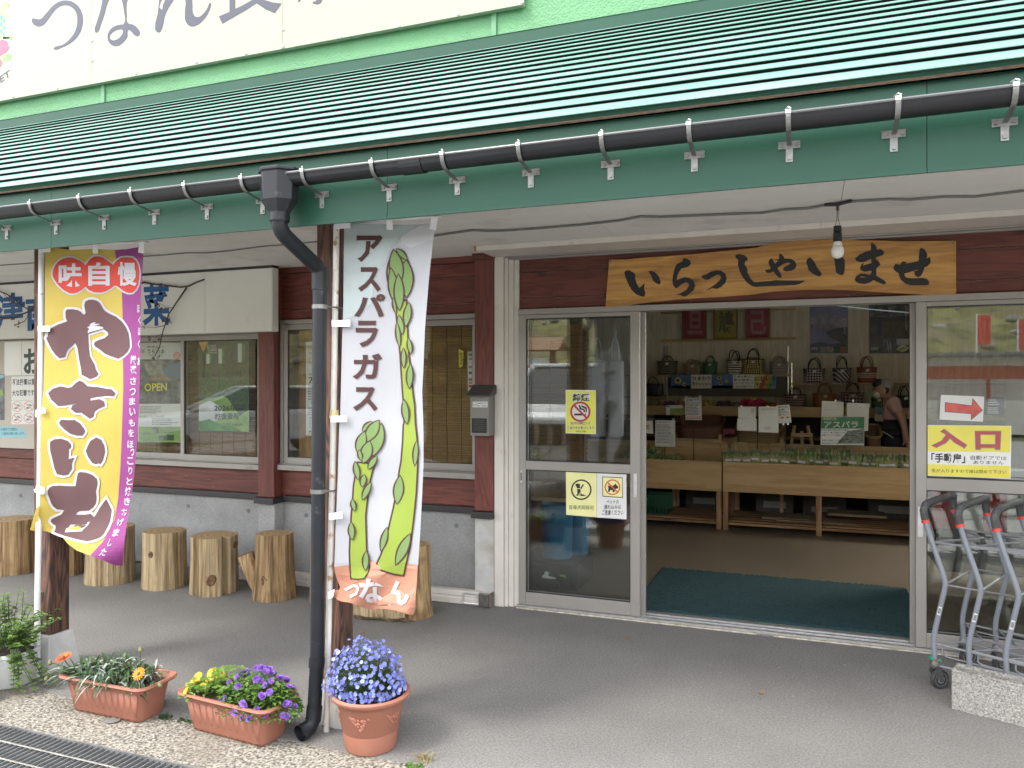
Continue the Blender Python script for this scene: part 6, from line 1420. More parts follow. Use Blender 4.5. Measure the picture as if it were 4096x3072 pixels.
# green slatted basket under the left stand, flat cardboard and boxes on the lower shelves
CR = thing('plastic_crate', 'dark green slatted plastic crate under the left produce stand', 'crate', (-1.75, 8.6, .106))
gp = flat('green_plastic', (0.012, 0.085, 0.040), 0.45)
b0, b1 = atY(2570, 1980, 8.50), atY(2671, 2060, 8.50)
cx0, cx1, cz0, cz1 = b0.x, b1.x, .108, b0.z
MB().box(cx0, cx1, 8.50, 8.515, cz1 - .025, cz1).build('rim', gp, CR); MB().box(cx0, cx1, 8.50, 8.85, cz0, cz0 + .012).build('base', gp, CR); MB().box(cx0, cx1, 8.83, 8.85, cz0 + .012, cz1).build('back_wall', gp, CR)
for k in range(9):
    x = cx0 + (cx1 - cx0) * (k + .2) / 9; MB().box(x, x + .012, 8.502, 8.512, cz0 + .013, cz1 - .026).build('slat', gp, CR)
for k, (a, b, c, d, h) in enumerate(((-.45, .02, 8.62, 8.95, .018), (-.30, .45, 8.55, 8.8, .012), (.2, .75, 8.7, 9.0, .025))):
    tag(MB().box(a, b, c, d, .108 + .03 * k * (k == 2), .108 + h + .03 * k * (k == 2)).build('cardboard_sheet', pm('cardboard%d' % k, (0.26, 0.19, 0.12), 0.85, 0.1, 5)), ('flattened cardboard lying left on the lower shelf of the right stand', 'thin flattened cardboard in the middle of the lower shelf', 'bent cardboard lying at the back right of the lower shelf')[k], 'cardboard', 'flattened cardboard under the stand')
for k, (x, w, h, y) in enumerate(((-2.55, .5, .26, 9.3), (-1.35, .42, .24, 9.35), (-0.55, .4, .25, 9.3), (-.05, .45, .2, 9.35), (.62, .5, .27, 9.3), (1.2, .4, .24, 9.35))):
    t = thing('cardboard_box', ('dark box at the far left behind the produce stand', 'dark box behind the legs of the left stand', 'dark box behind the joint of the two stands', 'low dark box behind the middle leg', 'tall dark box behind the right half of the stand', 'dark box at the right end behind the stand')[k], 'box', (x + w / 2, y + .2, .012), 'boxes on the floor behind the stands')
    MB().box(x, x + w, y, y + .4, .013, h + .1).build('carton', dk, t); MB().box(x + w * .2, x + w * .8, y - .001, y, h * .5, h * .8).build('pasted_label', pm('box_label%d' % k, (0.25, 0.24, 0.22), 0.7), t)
# ------------------------------------------------------------------ asparagus bags and bagged greens
asp = pm('asparagus_green', (0.22, 0.29, 0.06), 0.45, 0.3, 30, col2=(0.46, 0.52, 0.20)); asp_tip = flat('asparagus_tip', (0.16, 0.20, 0.08), 0.6)
band_m = flat('paper_band', (0.42, 0.30, 0.18), 0.7)
def asp_bag(seed):
    rr = random.Random(seed); t = thing('asparagus_bag', 'clear bag of upright green asparagus on the right stand', 'vegetable bag', (0, 0, 0), 'bags of asparagus on the right stand')
    s, tp = MB(), MB(); h = rr.uniform(.185, .215)
    for k in range(24):
        x0, y0 = rr.uniform(-.034, .034), rr.uniform(-.02, .02); x1, y1 = x0 * 1.5 + rr.uniform(-.008, .008), y0 * 1.4; hh = h * rr.uniform(.86, 1.0)
        s.tube([(x0, y0, 0), (x1, y1, hh - .03)], [.0088, .0078], 6); tp.tube([(x1, y1, hh - .03), (x1 + (x1 - x0) * .18, y1, hh - .012), (x1 + (x1 - x0) * .22, y1, hh)], [.0086, .0076, .001], 6)
    for b, n_, m in ((s, 'spears', asp), (tp, 'spear_tips', asp_tip)):
        o = b.build(n_, m, None, smooth=True); o.parent = t; o['kind'] = 'stuff'
    f = MB(); n = 14; zs = [(.0, .040, .030), (.06, .046, .033), (.14, .056, .034), (.20, .060, .028), (.245, .058, .010), (.262, .070, .004)]
    for z, rx, ry in zs:
        for k in range(n):
            a = 2 * math.pi * k / n; q = 1 + .06 * math.sin(5 * a + z * 40 + seed) + rr.uniform(-.03, .03); f.v.append((rx * q * math.cos(a), ry * q * math.sin(a), z))
    f.f = [(i * n + k, i * n + (k + 1) % n, (i + 1) * n + (k + 1) % n, (i + 1) * n + k) for i in range(len(zs) - 1) for k in range(n)]
    o = f.build('bag_film', film, None, smooth='all'); o.parent = t
    lb = MB(); lb.add([(-.036, -.038, .085), (.032, -.040, .080), (.032, -.042, .106), (-.036, -.040, .110)], [(0, 1, 2, 3)]); lb.add([(-.046, -.036, .108), (.044, -.038, .104), (.046, -.038, .122), (-.046, -.036, .126)], [(0, 1, 2, 3)])
    b = MB(); b.obox((0, -.040, .095), (1, 0, -.05), (0, 1, 0), (0, 0, 1), .032, .0006, .011); o = b.build('label', paper_w, None); o.parent = t
    if seed % 2: b = MB(); b.obox((0, -.038, .115), (1, 0, -.04), (0, 1, 0), (0, 0, 1), .044, .0006, .008); o = b.build('paper_band', band_m, None); o.parent = t
    return t
protos = [asp_bag(k) for k in range(1, 4)]
rr = random.Random(8)
cen = [(718, 0), (775, 0), (838, 0), (905, 0), (965, 0), (1030, 0), (1098, 0), (1160, 1), (1222, 0), (1280, 1), (1340, 1), (1400, 1), (1455, 0), (1530, 1), (1585, 0), (1668, 1), (1745, 1), (1790, 0), (1850, 0), (1905, 1), (1960, 0), (2005, 0)]
names = ['leftmost', 'second', 'third', 'fourth', 'fifth', 'sixth', 'seventh', 'eighth', 'ninth', 'tenth', 'eleventh', 'twelfth', 'thirteenth', 'fourteenth', 'fifteenth', 'sixteenth', 'seventeenth', 'eighteenth', 'nineteenth', 'twentieth', 'twenty-first', 'twenty-second']
first = set()
for i, (cx, back) in enumerate(cen):
    u, v = zs6([(cx + 12, 250)])[0]; x = xY(u, 8.46)
    k = 0 if i < 7 else (1 if i % 2 else 2)
    lab = 'asparagus bag, %s from the left end of the right stand' % names[i] if i else 'asparagus bag at the left end of the right stand'
    o = protos[k] if k not in first else copy_tree(protos[k], (0, 0, 0))
    first.add(k)
    o.location = (x, 8.455 + .10 * back + rr.uniform(-.01, .01), .650); o.rotation_euler = (rr.uniform(-.06, .12), rr.uniform(-.12, .12), rr.uniform(-.3, .3)); s_ = rr.uniform(.86, 1.0) * (.92 if i > 14 else 1); o.scale = (1.12, 1.1, s_ * 1.12); o['label'] = lab
veg = pm('broccoli_green', (0.09, 0.165, 0.045), 0.7, 0.4, 26, col2=(0.24, 0.35, 0.12))
def veg_bag(seed):
    rr = random.Random(seed); t = thing('greens_bag', 'clear bag of dark green vegetables', 'vegetable bag', (0, 0, 0), 'bags of greens on the left stand')
    b = MB()
    for k in range(16):
        a = rr.uniform(0, 6.3); q = rr.uniform(0, .085); z = rr.uniform(.02, .075) * (1 - q * 4); r_ = rr.uniform(.016, .027)
        b.lathe([(.001, -r_), (r_ * .7, -r_ * .7), (r_, 0), (r_ * .75, r_ * .6), (.001, r_)], (q * math.cos(a) * 1.1, q * math.sin(a), z + .02), 8, wob=lambda aa, zz: 1 + .18 * math.sin(3 * aa + k + zz * 200))
    o = b.build('florets', veg, None, smooth='all'); o.parent = t; o['kind'] = 'stuff'
    f = MB(); n = 18
    prof = [(.10, 0), (.118, .03), (.112, .07), (.08, .105), (.04, .118), (.001, .122)]
    f.lathe(prof, (0, 0, 0), n, wob=lambda a, z: 1 + .07 * math.sin(4 * a + z * 50 + seed) + .04 * math.sin(9 * a)); o = f.build('bag_film', film, None, smooth='all'); o.parent = t
    return t
vp = [veg_bag(1), veg_bag(2)]
vl = [(100, 210, 0), (190, 215, 0), (270, 205, 0), (350, 215, 0), (480, 238, 0), (560, 240, 0), (630, 242, 0), (120, 160, 1), (190, 150, 1), (95, 135, 2), (20, 190, 0)]
lbl = ['green vegetable bag at the left jamb on the left stand', 'second green vegetable bag from the left jamb', 'third green vegetable bag from the left jamb', 'bulging green vegetable bag left of the bare green bed', 'flat greens bag lying left on the bare green bed', 'flat greens bag lying in the middle of the green bed', 'flat greens bag beside the joint of the stands', 'greens bag in the second row below the recipe sheet', 'greens bag at the back left below the recipe sheet', 'topmost dark greens bag at the left jamb', 'greens bag half hidden by the left door frame']
for i, (cx, cy, rw) in enumerate(vl):
    u, v = zs6([(cx, cy)])[0]; yy = 8.48 + .17 * rw; o = vp[i % 2] if i < 2 else copy_tree(vp[i % 2], (0, 0, 0))
    flatb = 4 <= i <= 6; o.location = (xY(u, yy), yy, .618 + .075 * rw); o.rotation_euler = (0, 0, i * 1.3); o.scale = (1, 1, .65 if flatb else 1.4); o['label'] = lbl[i]
# ------------------------------------------------------------------ notices on clip stands
def clip_sheet(label, quad, Y, m=None, pole_to=None, px=None, cat='notice'):
    o, S, q = paper('display_card', label, cat, zi(quad if not isinstance(quad[0], (int, float)) else rrect(*quad)), Y, m or lam)
    return o, S
stand_m = flat('black_stand', (0.015, 0.015, 0.016), 0.4); chrome = flat('clip_chrome', (0.55, 0.55, 0.55), 0.25, metal=0.9)
def clip_pole(label, x, ytop, ybot, bar, Y):
    t = thing('card_stand', label, 'card stand', tuple(atY(*zi([(x, ybot)])[0], Y)), 'wire card stands on the produce stands')
    P = [atY(*zi([(x, y)])[0], Y) for y in (ytop, ybot)]; P[1].z = .62
    MB().tube(P, .0042, 8).build('rod', stand_m, t); MB().tube([atY(*zi([(bx, ytop)])[0], Y) for bx in bar], .0026, 6).build('crossbar', chrome, t)
    for bx in (bar[0] + 8, bar[-1] - 8): p = atY(*zi([(bx, ytop + 4)])[0], Y - .003); MB().box(p.x - .008, p.x + .008, p.y - .006, p.y + .004, p.z - .012, p.z + .012).build('clip', chrome, t)
clip_pole('thin card stand holding the plum notice and the recipe sheet', 294, 968, 1190, (140, 250, 365), 8.74); clip_pole('card stand holding the root vegetable note', 505, 800, 1215, (440, 505, 565), 8.84)
clip_pole('tall black card stand holding two blank sheets', 978, 876, 1190, (850, 978, 1060), 8.64); clip_pole('white card stand holding the souvenir card', 1183, 1000, 1150, (1160, 1183, 1210), 8.74)
clip_pole('card stand holding the two rear sheets above the asparagus poster', 1615, 832, 1180, (1545, 1615, 1690), 8.80)
o, S = clip_sheet('white card with handwritten red plum notice', [(92, 985), (205, 982), (208, 1078), (108, 1068)], 8.70); S.put('lettering', black, text_in('津南産', zi([(112, 992), (152, 990), (152, 1006), (112, 1008)]), 0), .0012); S.put('lettering', red_p, text_in('うめ', zi([(118, 1012), (182, 1008), (184, 1046), (120, 1050)]), .012), .0012); S.done(o)
o, S = clip_sheet('white recipe sheet with dense print and a glass picture', [(224, 978), (370, 980), (371, 1175), (222, 1172)], 8.70); S.put('lettering', black, text_in('【甘さ控えめ】梅サワー', zi([(232, 986), (340, 987), (340, 1000), (232, 1000)]), .006), .0012); rows(S, grey_p, zi(rrect(232, 1008, 345, 1150)), 13, .45, 21, .0012); S.poly('picture', lgrey_p, zi(rrect(328, 1085, 358, 1165)), .0016); S.done(o)
o, S = clip_sheet('white sheet with blue headline and red closing lines', [(443, 816), (560, 812), (568, 978), (446, 975)], 8.80); S.put('lettering', blue_p, text_in('根曲り竹', zi([(450, 822), (552, 816), (552, 838), (450, 842)]), .012), .0012); rows(S, black, zi([(450, 848), (556, 846), (562, 945), (452, 945)]), 9, .45, 22, .0012); rows(S, red_p, zi([(452, 950), (560, 950), (562, 970), (452, 972)]), 2, .5, 23, .0012); S.done(o)
o, S = clip_sheet('small leaflet with a green picture behind the stands', [(305, 868), (425, 866), (423, 943), (303, 940)], 8.98); S.poly('picture', lgreen_p, zi([(332, 892), (424, 890), (423, 942), (332, 940)]), .0012); S.poly('picture', green_p, zi(rrect(310, 872, 330, 882)), .0012); S.poly('picture', pink_p, zi(circle(382, 934, 14, 14, 7)), .0016); S.done(o)
o, S = clip_sheet('upper blank sheet on the left of the tall black stand', [(835, 882), (964, 880), (963, 964), (835, 964)], 8.62); S.poly('showthrough', lgrey_p, zi(rrect(930, 890, 955, 925)), .0012); S.done(o)
clip_sheet('lower blank sheet on the left of the tall black stand', [(828, 966), (970, 964), (970, 1058), (826, 1054)], 8.60)
o, S = clip_sheet('blank sheet with faint grey drawing right of the tall stand', [(985, 880), (1130, 878), (1132, 1072), (985, 1066)], 8.61); S.poly('showthrough', lgrey_p, zi(lens((1020, 1040), (1085, 1036), 30)), .0012); S.poly('showthrough', lgrey_p, zi(rrect(1000, 888, 1110, 905)), .0012); S.done(o)
o, S = clip_sheet('cream souvenir card with bold lines and a mushroom drawing', [(1113, 870), (1212, 863), (1228, 996), (1128, 1002)], 8.72)
for i, s_ in enumerate(('津南のお土産に', '最適！！', '地ばれきのこ', '間違いなし！！')): S.put('lettering', black, text_in(s_, zi([(1122 + i, 878 + i * 18), (1204 + i, 872 + i * 18), (1206 + i, 886 + i * 18), (1123 + i, 892 + i * 18)]), .01), .0012)
S.poly('drawing', pink_p, zi(lens((1145, 962), (1175, 958), 14)), .0012); S.poly('drawing', red_p, zi(lens((1188, 958), (1210, 955), 12)), .0012); S.done(o)
o, S = clip_sheet('rear left sheet with a framed drawing above the asparagus poster', [(1452, 836), (1612, 844), (1610, 960), (1448, 955)], 8.78); S.poly('showthrough', lgrey_p, zi(rrect(1475, 855, 1575, 905)), .0012, holes=[zi(rrect(1480, 860, 1570, 900))]); S.done(o)
clip_sheet('rear right blank sheet behind the asparagus poster', [(1635, 850), (1802, 854), (1792, 1058), (1640, 1050)], 8.77)
o, S = clip_sheet('asparagus poster with green title band on the right stand', [(1448, 952), (1768, 950), (1762, 1165), (1442, 1160)], 8.66, cat='poster'); S.poly('title_band', pm('leaf_green_band', (0.05, 0.22, 0.09), 0.4), zi([(1450, 956), (1765, 954), (1763, 1040), (1447, 1040)]), .0010)
S.put('lettering', paleyel, text_in('津南町産', zi([(1458, 958), (1560, 958), (1560, 978), (1458, 980)]), .0), .0014); S.put('lettering', paper_w, text_in('アスパラ', zi([(1468, 985), (1720, 985), (1720, 1034), (1468, 1034)]), .02), .0014)
S.poly('picture', pm('asparagus_photo', (0.06, 0.09, 0.06), 0.4, 0.5, 30, col2=(0.30, 0.34, 0.28), stretch=(1, 1, 4)), zi([(1640, 1060), (1762, 1042), (1761, 1150), (1560, 1150)]), .0010)
for i, s_ in enumerate(('昨年の夏から根に養分を蓄え', 'させて、春に芽吹くのが', '津南のアスパラは段違い', '', '津南の気候による昼夜の', '差は甘みを引き出します')):
    if s_: S.put('lettering', black, text_in(s_, zi([(1450, 1044 + i * 19), (1650 - (i % 3) * 25, 1044 + i * 19), (1650 - (i % 3) * 25, 1058 + i * 19), (1450, 1058 + i * 19)]), .004), .0014)
S.done(o)
# ------------------------------------------------------------------ back counter, shelves, rails, frames, posters
def apx(x, y, Y): return atY(*zi([(x, y)])[0], Y)
a, b = apx(215, 870, 10.0), apx(215, 940, 10.0)
BC = thing('back_counter', 'long pale wooden counter along the back wall under the bags', 'counter', (0, 10.4, 0))
MB().box(-2.95, 2.7, 10.0, 10.03, b.z, a.z).build('front_board', pale, BC, bevel=0.002); MB().box(-2.95, 2.7, 10.031, 10.88, a.z - .045, a.z - .020).build('counter_top', flat('green_counter_cloth', (0.03, 0.12, 0.04), 0.8), BC)
for x in (-2.9, -1.6, -.3, 1.0, 2.3): MB().box(x, x + .05, 10.031, 10.08, .013, b.z - .001).build('leg', lum, BC)
MB().box(-2.95, 2.7, 10.45, 10.47, .013, b.z).build('under_panel', flat('dark_under_panel', (0.05, 0.035, 0.028), 0.8), BC)
for z in (.45, .85): MB().box(-2.95, 2.7, 10.05, 10.44, z, z + .02).build('inner_shelf', lumx, BC)
zl_, zr_ = apx(600, 642, 10.6).z, apx(1700, 704, 10.6).z; xs1 = apx(1222, 640, 10.6).x
SHL = MB().box(-3.3, xs1, 10.6, 10.89, zl_ - .022, zl_).build('wall_shelf', pale, bevel=0.002); tag(SHL, 'left wall shelf with seven woven bags', 'shelf')
SHR = MB().box(xs1 + .01, 2.9, 10.6, 10.89, zr_ - .022, zr_).build('wall_shelf', pale, bevel=0.002); tag(SHR, 'right wall shelf with three woven bags, a little lower', 'shelf')
z_ = apx(180, 805, 10.6).z; SH3 = MB().box(-3.3, apx(290, 800, 10.6).x, 10.6, 10.89, z_ - .02, z_).build('wall_shelf', pale); tag(SH3, 'short lower shelf at the left jamb with a black bag', 'shelf')
z_ = apx(150, 965, 10.3).z; SH4 = MB().box(-3.3, apx(212, 960, 10.3).x, 10.2, 10.4, z_ - .02, z_).build('wall_shelf', pale); tag(SH4, 'small low shelf with three little cups', 'shelf')
tag(MB().box(apx(312, 700, 10.86).x, apx(1200, 700, 10.86).x, 10.87, 10.89, apx(400, 800, 10.86).z, zl_ - .025).build('grey_wall_board', flat('grey_board', (0.20, 0.18, 0.155), 0.7)), 'grey board on the back wall behind the cushion cards', 'board')
for x in (288, 310, 1202, 1230):
    pp = apx(x, 430 if x < 1225 else 555, 10.88); q = MB().box(pp.x - .008, pp.x + .008, 10.875, 10.895, pp.z - .9, pp.z).build('shelf_upright', chrome); tag(q, {288: 'left slotted shelf upright of the pair beside the striped bag', 310: 'right slotted shelf upright of the pair beside the striped bag', 1202: 'tall slotted shelf upright at the end of the left shelf', 1230: 'short slotted shelf upright at the start of the right shelf'}[x], 'shelf upright', 'slotted shelf uprights')
for y0, y1, lab in ((165, 190, 'upper thin wooden rail behind the framed calligraphy'), (382, 404, 'lower thin wooden rail under the framed calligraphy')):
    a, b = apx(262, y1, 10.86), apx(1262, y0, 10.86); tag(MB().box(a.x, b.x, 10.865, 10.898, min(a.z, b.z) + .0, min(a.z, b.z) + .04).build('picture_rail', pale), lab, 'rail')
gold = flat('gilt_frame', (0.20, 0.12, 0.04), 0.4, metal=0.4); magenta = pm('magenta_paper', (0.40, 0.03, 0.07), 0.6, 0.15, 6); ochre = pm('ochre_paper', (0.52, 0.40, 0.05), 0.6, 0.15, 5); ink_g = flat('grey_brush_ink', (0.16, 0.12, 0.06), 0.6); pinki = flat('pink_brush', (0.55, 0.22, 0.25), 0.6)
for i, (x0, x1, m, im, ch, lab) in enumerate(((420, 602, magenta, pinki, '旦', 'framed calligraphy on magenta paper, left of the yellow one'), (650, 832, ochre, ink_g, '鳩', 'framed calligraphy on yellow paper between two magenta ones'), (885, 1072, magenta, pinki, '己', 'framed calligraphy on magenta paper, right of the yellow one'))):
    p0, p1 = apx(x0, 385, 10.82), apx(x1, 60, 10.82); t = thing('framed_calligraphy', lab, 'framed picture', (p0.x, 10.84, p0.z), 'framed calligraphy on the back wall'); w = .022
    f = MB(); f.box(p0.x, p1.x, 10.815, 10.845, p0.z, p0.z + w); f.box(p0.x, p1.x, 10.815, 10.845, p1.z - w, p1.z); f.box(p0.x, p0.x + w, 10.815, 10.845, p0.z + w, p1.z - w); f.box(p1.x - w, p1.x, 10.815, 10.845, p0.z + w, p1.z - w); f.build('frame', gold, t)
    MB().box(p0.x + w, p1.x - w, 10.832, 10.838, p0.z + w, p1.z - w).build('picture', m, t)
    S = Sheet(plane_fn(10.832)); S.put('lettering', im, glyph_in(ch, zi(rrect(x0 + 40, 170, x1 - 30, 345)), .03), .001); S.put('seal', red_p, (zi(rrect(x0 + 24, 350, x0 + 34, 362)), [(0, 1, 2, 3)]), .001); S.done(t)
    MB().box(p0.x + w, p1.x - w, 10.826, 10.828, p0.z + w, p1.z - w).build('glass', glass, t)
o, S, q = paper('landscape_poster', 'blue poster of snowy mountains over a lake on the back wall', 'poster', zi(rrect(1363, 40, 1645, 486)), 10.89, pm('dusk_sky_print', (0.22, 0.24, 0.38), 0.35, 0.15, 2))
S.poly('picture', pm('mountain_print', (0.32, 0.30, 0.38), 0.4, 0.3, 14), zi([(1366, 225), (1400, 215), (1440, 200), (1485, 195), (1530, 212), (1570, 205), (1610, 225), (1642, 240), (1642, 285), (1366, 285)]), .001); S.poly('picture', pm('valley_print', (0.24, 0.21, 0.22), 0.4, 0.4, 20), zi([(1366, 272), (1500, 268), (1570, 285), (1540, 300), (1366, 300)]), .0014)
S.poly('picture', pm('water_print', (0.16, 0.18, 0.32), 0.3, 0.2, 5), zi(rrect(1366, 298, 1642, 430)), .0012); S.poly('picture', pm('shore_print', (0.05, 0.055, 0.08), 0.4, 0.3, 10), zi([(1480, 330), (1560, 300), (1642, 290), (1642, 420), (1560, 395), (1510, 370)]), .0018); S.poly('picture', pm('shore_print2', (0.045, 0.05, 0.07), 0.4, 0.3, 10), zi([(1366, 420), (1440, 400), (1520, 418), (1600, 405), (1642, 425), (1642, 484), (1366, 484)]), .0020)
S.put('lettering', paper_w, text_in('知っていますか', zi([(1608, 225), (1632, 225), (1632, 345), (1608, 345)]), 0, True), .0024); S.put('lettering', paper_w, text_in('津南町', zi([(1370, 438), (1425, 438), (1425, 462), (1370, 462)]), .01), .0026)
for i, x in enumerate((1440, 1490, 1540, 1590)): S.poly('picture', (grey_p, mid_p, dgreen_p, flat('rust_print', (0.22, 0.09, 0.04), 0.4))[i], zi(rrect(x, 436, x + 46, 478)), .0024)
S.done(o)
o, S, q = paper('farming_poster', 'dark poster of a farm field with vegetables on the back wall', 'poster', zi(rrect(1800, 40, 2098, 486)), 10.89, pm('night_field_print', (0.035, 0.035, 0.035), 0.35, 0.3, 6))
S.poly('picture', lgrey_p, zi([(1805, 60), (2095, 60), (2095, 150), (1960, 170), (1805, 155)]), .001); S.poly('picture', dark_p, zi([(1805, 120), (1850, 80), (1900, 110), (1960, 85), (2000, 120), (2060, 90), (2095, 130), (2095, 200), (1960, 220), (1805, 215)]), .0014); S.poly('picture', pm('earth_print', (0.075, 0.06, 0.04), 0.4, 0.4, 14), zi(rrect(1803, 250, 2096, 372)), .0016)
S.poly('picture', flat('navy_print', (0.03, 0.035, 0.11), 0.4), zi([(1862, 250), (1895, 248), (1900, 300), (1890, 362), (1866, 362), (1858, 310)]), .002); S.poly('picture', mid_p, zi([(1940, 150), (1975, 140), (1985, 200), (1950, 215)]), .002)
S.put('lettering', paper_w, text_in('が育む味がここにある…', zi([(2063, 130), (2085, 130), (2085, 330), (2063, 330)]), 0, True), .0022)
S.poly('picture', dark_p, zi(rrect(1900, 378, 1996, 478)), .002); S.poly('picture', lgrey_p, zi(rrect(2002, 378, 2094, 425)), .002); S.poly('picture', paleyel, zi(lens((2000, 455), (2094, 445), 46)), .0022); S.poly('picture', lgreen_p, zi(lens((2002, 465), (2080, 440), 22)), .0026)
for x in (1935, 1955): S.poly('picture', lgrey_p, zi(lens((x, 388), (x + 6, 470), 9)), .0026)
S.put('lettering', paper_w, text_in('津南町', zi([(1808, 438), (1868, 438), (1868, 464), (1808, 464)]), .01), .0022); S.done(o)
# cards under the left shelf
for i, (x0, x1, lab, m) in enumerate(((340, 486, 'left sunflower photo card hung under the shelf', pm('sky_blue_print', (0.07, 0.16, 0.40), 0.4, 0.2, 8)), (488, 638, 'sunflower cushion name card hung under the shelf', lam), (641, 796, 'right sunflower photo card hung under the shelf', MATS['sky_blue_print']), (797, 952, 'card with four lines of handwriting under the shelf', lam), (954, 1114, 'rainbow coloured cushion name card under the shelf', pm('rainbow_print', (0.62, 0.55, 0.20), 0.4, 0.3, 6)))):
    o, S, q = paper('shelf_card', lab, 'card', zi(rrect(x0, 643, x1, 745)), 10.585, m, 'cards hung along the left shelf')
    if i in (0, 2):
        for (cx, cy, r_) in (((x0 + 50, 685, 26), (x0 + 98, 715, 14)) if i == 0 else ((x0 + 55, 665, 17), (x0 + 62, 705, 15), (x0 + 108, 690, 11))):
            S.poly('picture', green_p, zi(rrect(x0 + 3, 722, x1 - 3, 743)), .001)
            for k in range(14): aa = k * .449; S.poly('picture', yel_p, zi(lens((cx + r_ * .45 * math.cos(aa), cy + r_ * .45 * math.sin(aa)), (cx + r_ * math.cos(aa), cy + r_ * math.sin(aa)), r_ * .42, 4)), .0014)
            S.poly('picture', flat('seed_brown%d%d' % (i, cx), (0.10, 0.04, 0.015), 0.6), zi(circle(cx, cy, r_ * .5, 14)), .0018)
    elif i == 1: S.put('lettering', black, text_in('ひまわり', zi(rrect(x0 + 8, 655, x1 - 6, 685)), .03), .001); S.put('lettering', black, text_in('花クッション', zi(rrect(x0 + 4, 698, x1 - 4, 724)), .03), .001)
    elif i == 3:
        for k, s_ in enumerate(('食卓の椅子に', '車の座席に', 'ソファーのアクセントに', 'いろいろご利用ください')): S.put('lettering', black, text_in(s_, zi(rrect(x0 + 4, 648 + k * 24, x1 - 5, 666 + k * 24)), .012), .001)
    else:
        for k, c in enumerate(((0.55, 0.12, 0.10), (0.60, 0.36, 0.08), (0.22, 0.42, 0.12), (0.10, 0.25, 0.50))): S.poly('rainbow_band', flat('rainbow_%d' % k, c, 0.5), zi([(x0 + 30 + k * 32, 744), (x0 + 62 + k * 32, 744), (x0 + 100 + k * 20, 645), (x0 + 78 + k * 20, 645)]), .0008)
        S.put('lettering', black, text_in('にじいろ', zi(rrect(x0 + 6, 655, x1 - 6, 688)), .03), .0014); S.put('lettering', black, text_in('花クッション', zi(rrect(x0 + 6, 702, x1 - 6, 728)), .03), .0014)
    S.done(o)
# ------------------------------------------------------------------ woven bags
def bagmat(name, c1, c2, kind, sc_=1.0):
    m = bpy.data.materials.new(name); m.use_nodes = True; n, l = m.node_tree.nodes, m.node_tree.links; b = n['Principled BSDF']; b.inputs['Roughness'].default_value = 0.5
    tc = n.new('ShaderNodeTexCoord'); mp = n.new('ShaderNodeMapping'); l.new(tc.outputs['Object'], mp.inputs['Vector'])
    if kind == 'check':
        t = n.new('ShaderNodeTexChecker'); t.inputs['Scale'].default_value = 36 * sc_; f = t.outputs['Fac']
        mp.inputs['Rotation'].default_value = (0, .78, 0)
    else:
        t = n.new('ShaderNodeTexWave'); t.bands_direction = 'Z' if kind == 'bands' else 'DIAGONAL'; t.inputs['Scale'].default_value = 8.5 * sc_; t.inputs['Distortion'].default_value = .6; f = t.outputs['Fac']
    l.new(mp.outputs[0], t.inputs['Vector']); r = n.new('ShaderNodeValToRGB'); r.color_ramp.elements[0].position = .45; r.color_ramp.elements[1].position = .55
    r.color_ramp.elements[0].color = (*c1, 1); r.color_ramp.elements[1].color = (*c2, 1); l.new(f, r.inputs['Fac']); l.new(r.outputs['Color'], b.inputs['Base Color'])
    v = n.new('ShaderNodeTexVoronoi'); v.inputs['Scale'].default_value = 90; l.new(tc.outputs['Object'], v.inputs['Vector']); bp = n.new('ShaderNodeBump'); bp.inputs['Strength'].default_value = .5; bp.inputs['Distance'].default_value = .004; l.new(v.outputs['Distance'], bp.inputs['Height']); l.new(bp.outputs[0], b.inputs['Normal'])
    return m
NV = (0.013, 0.014, 0.022); WH = (0.74, 0.69, 0.60)
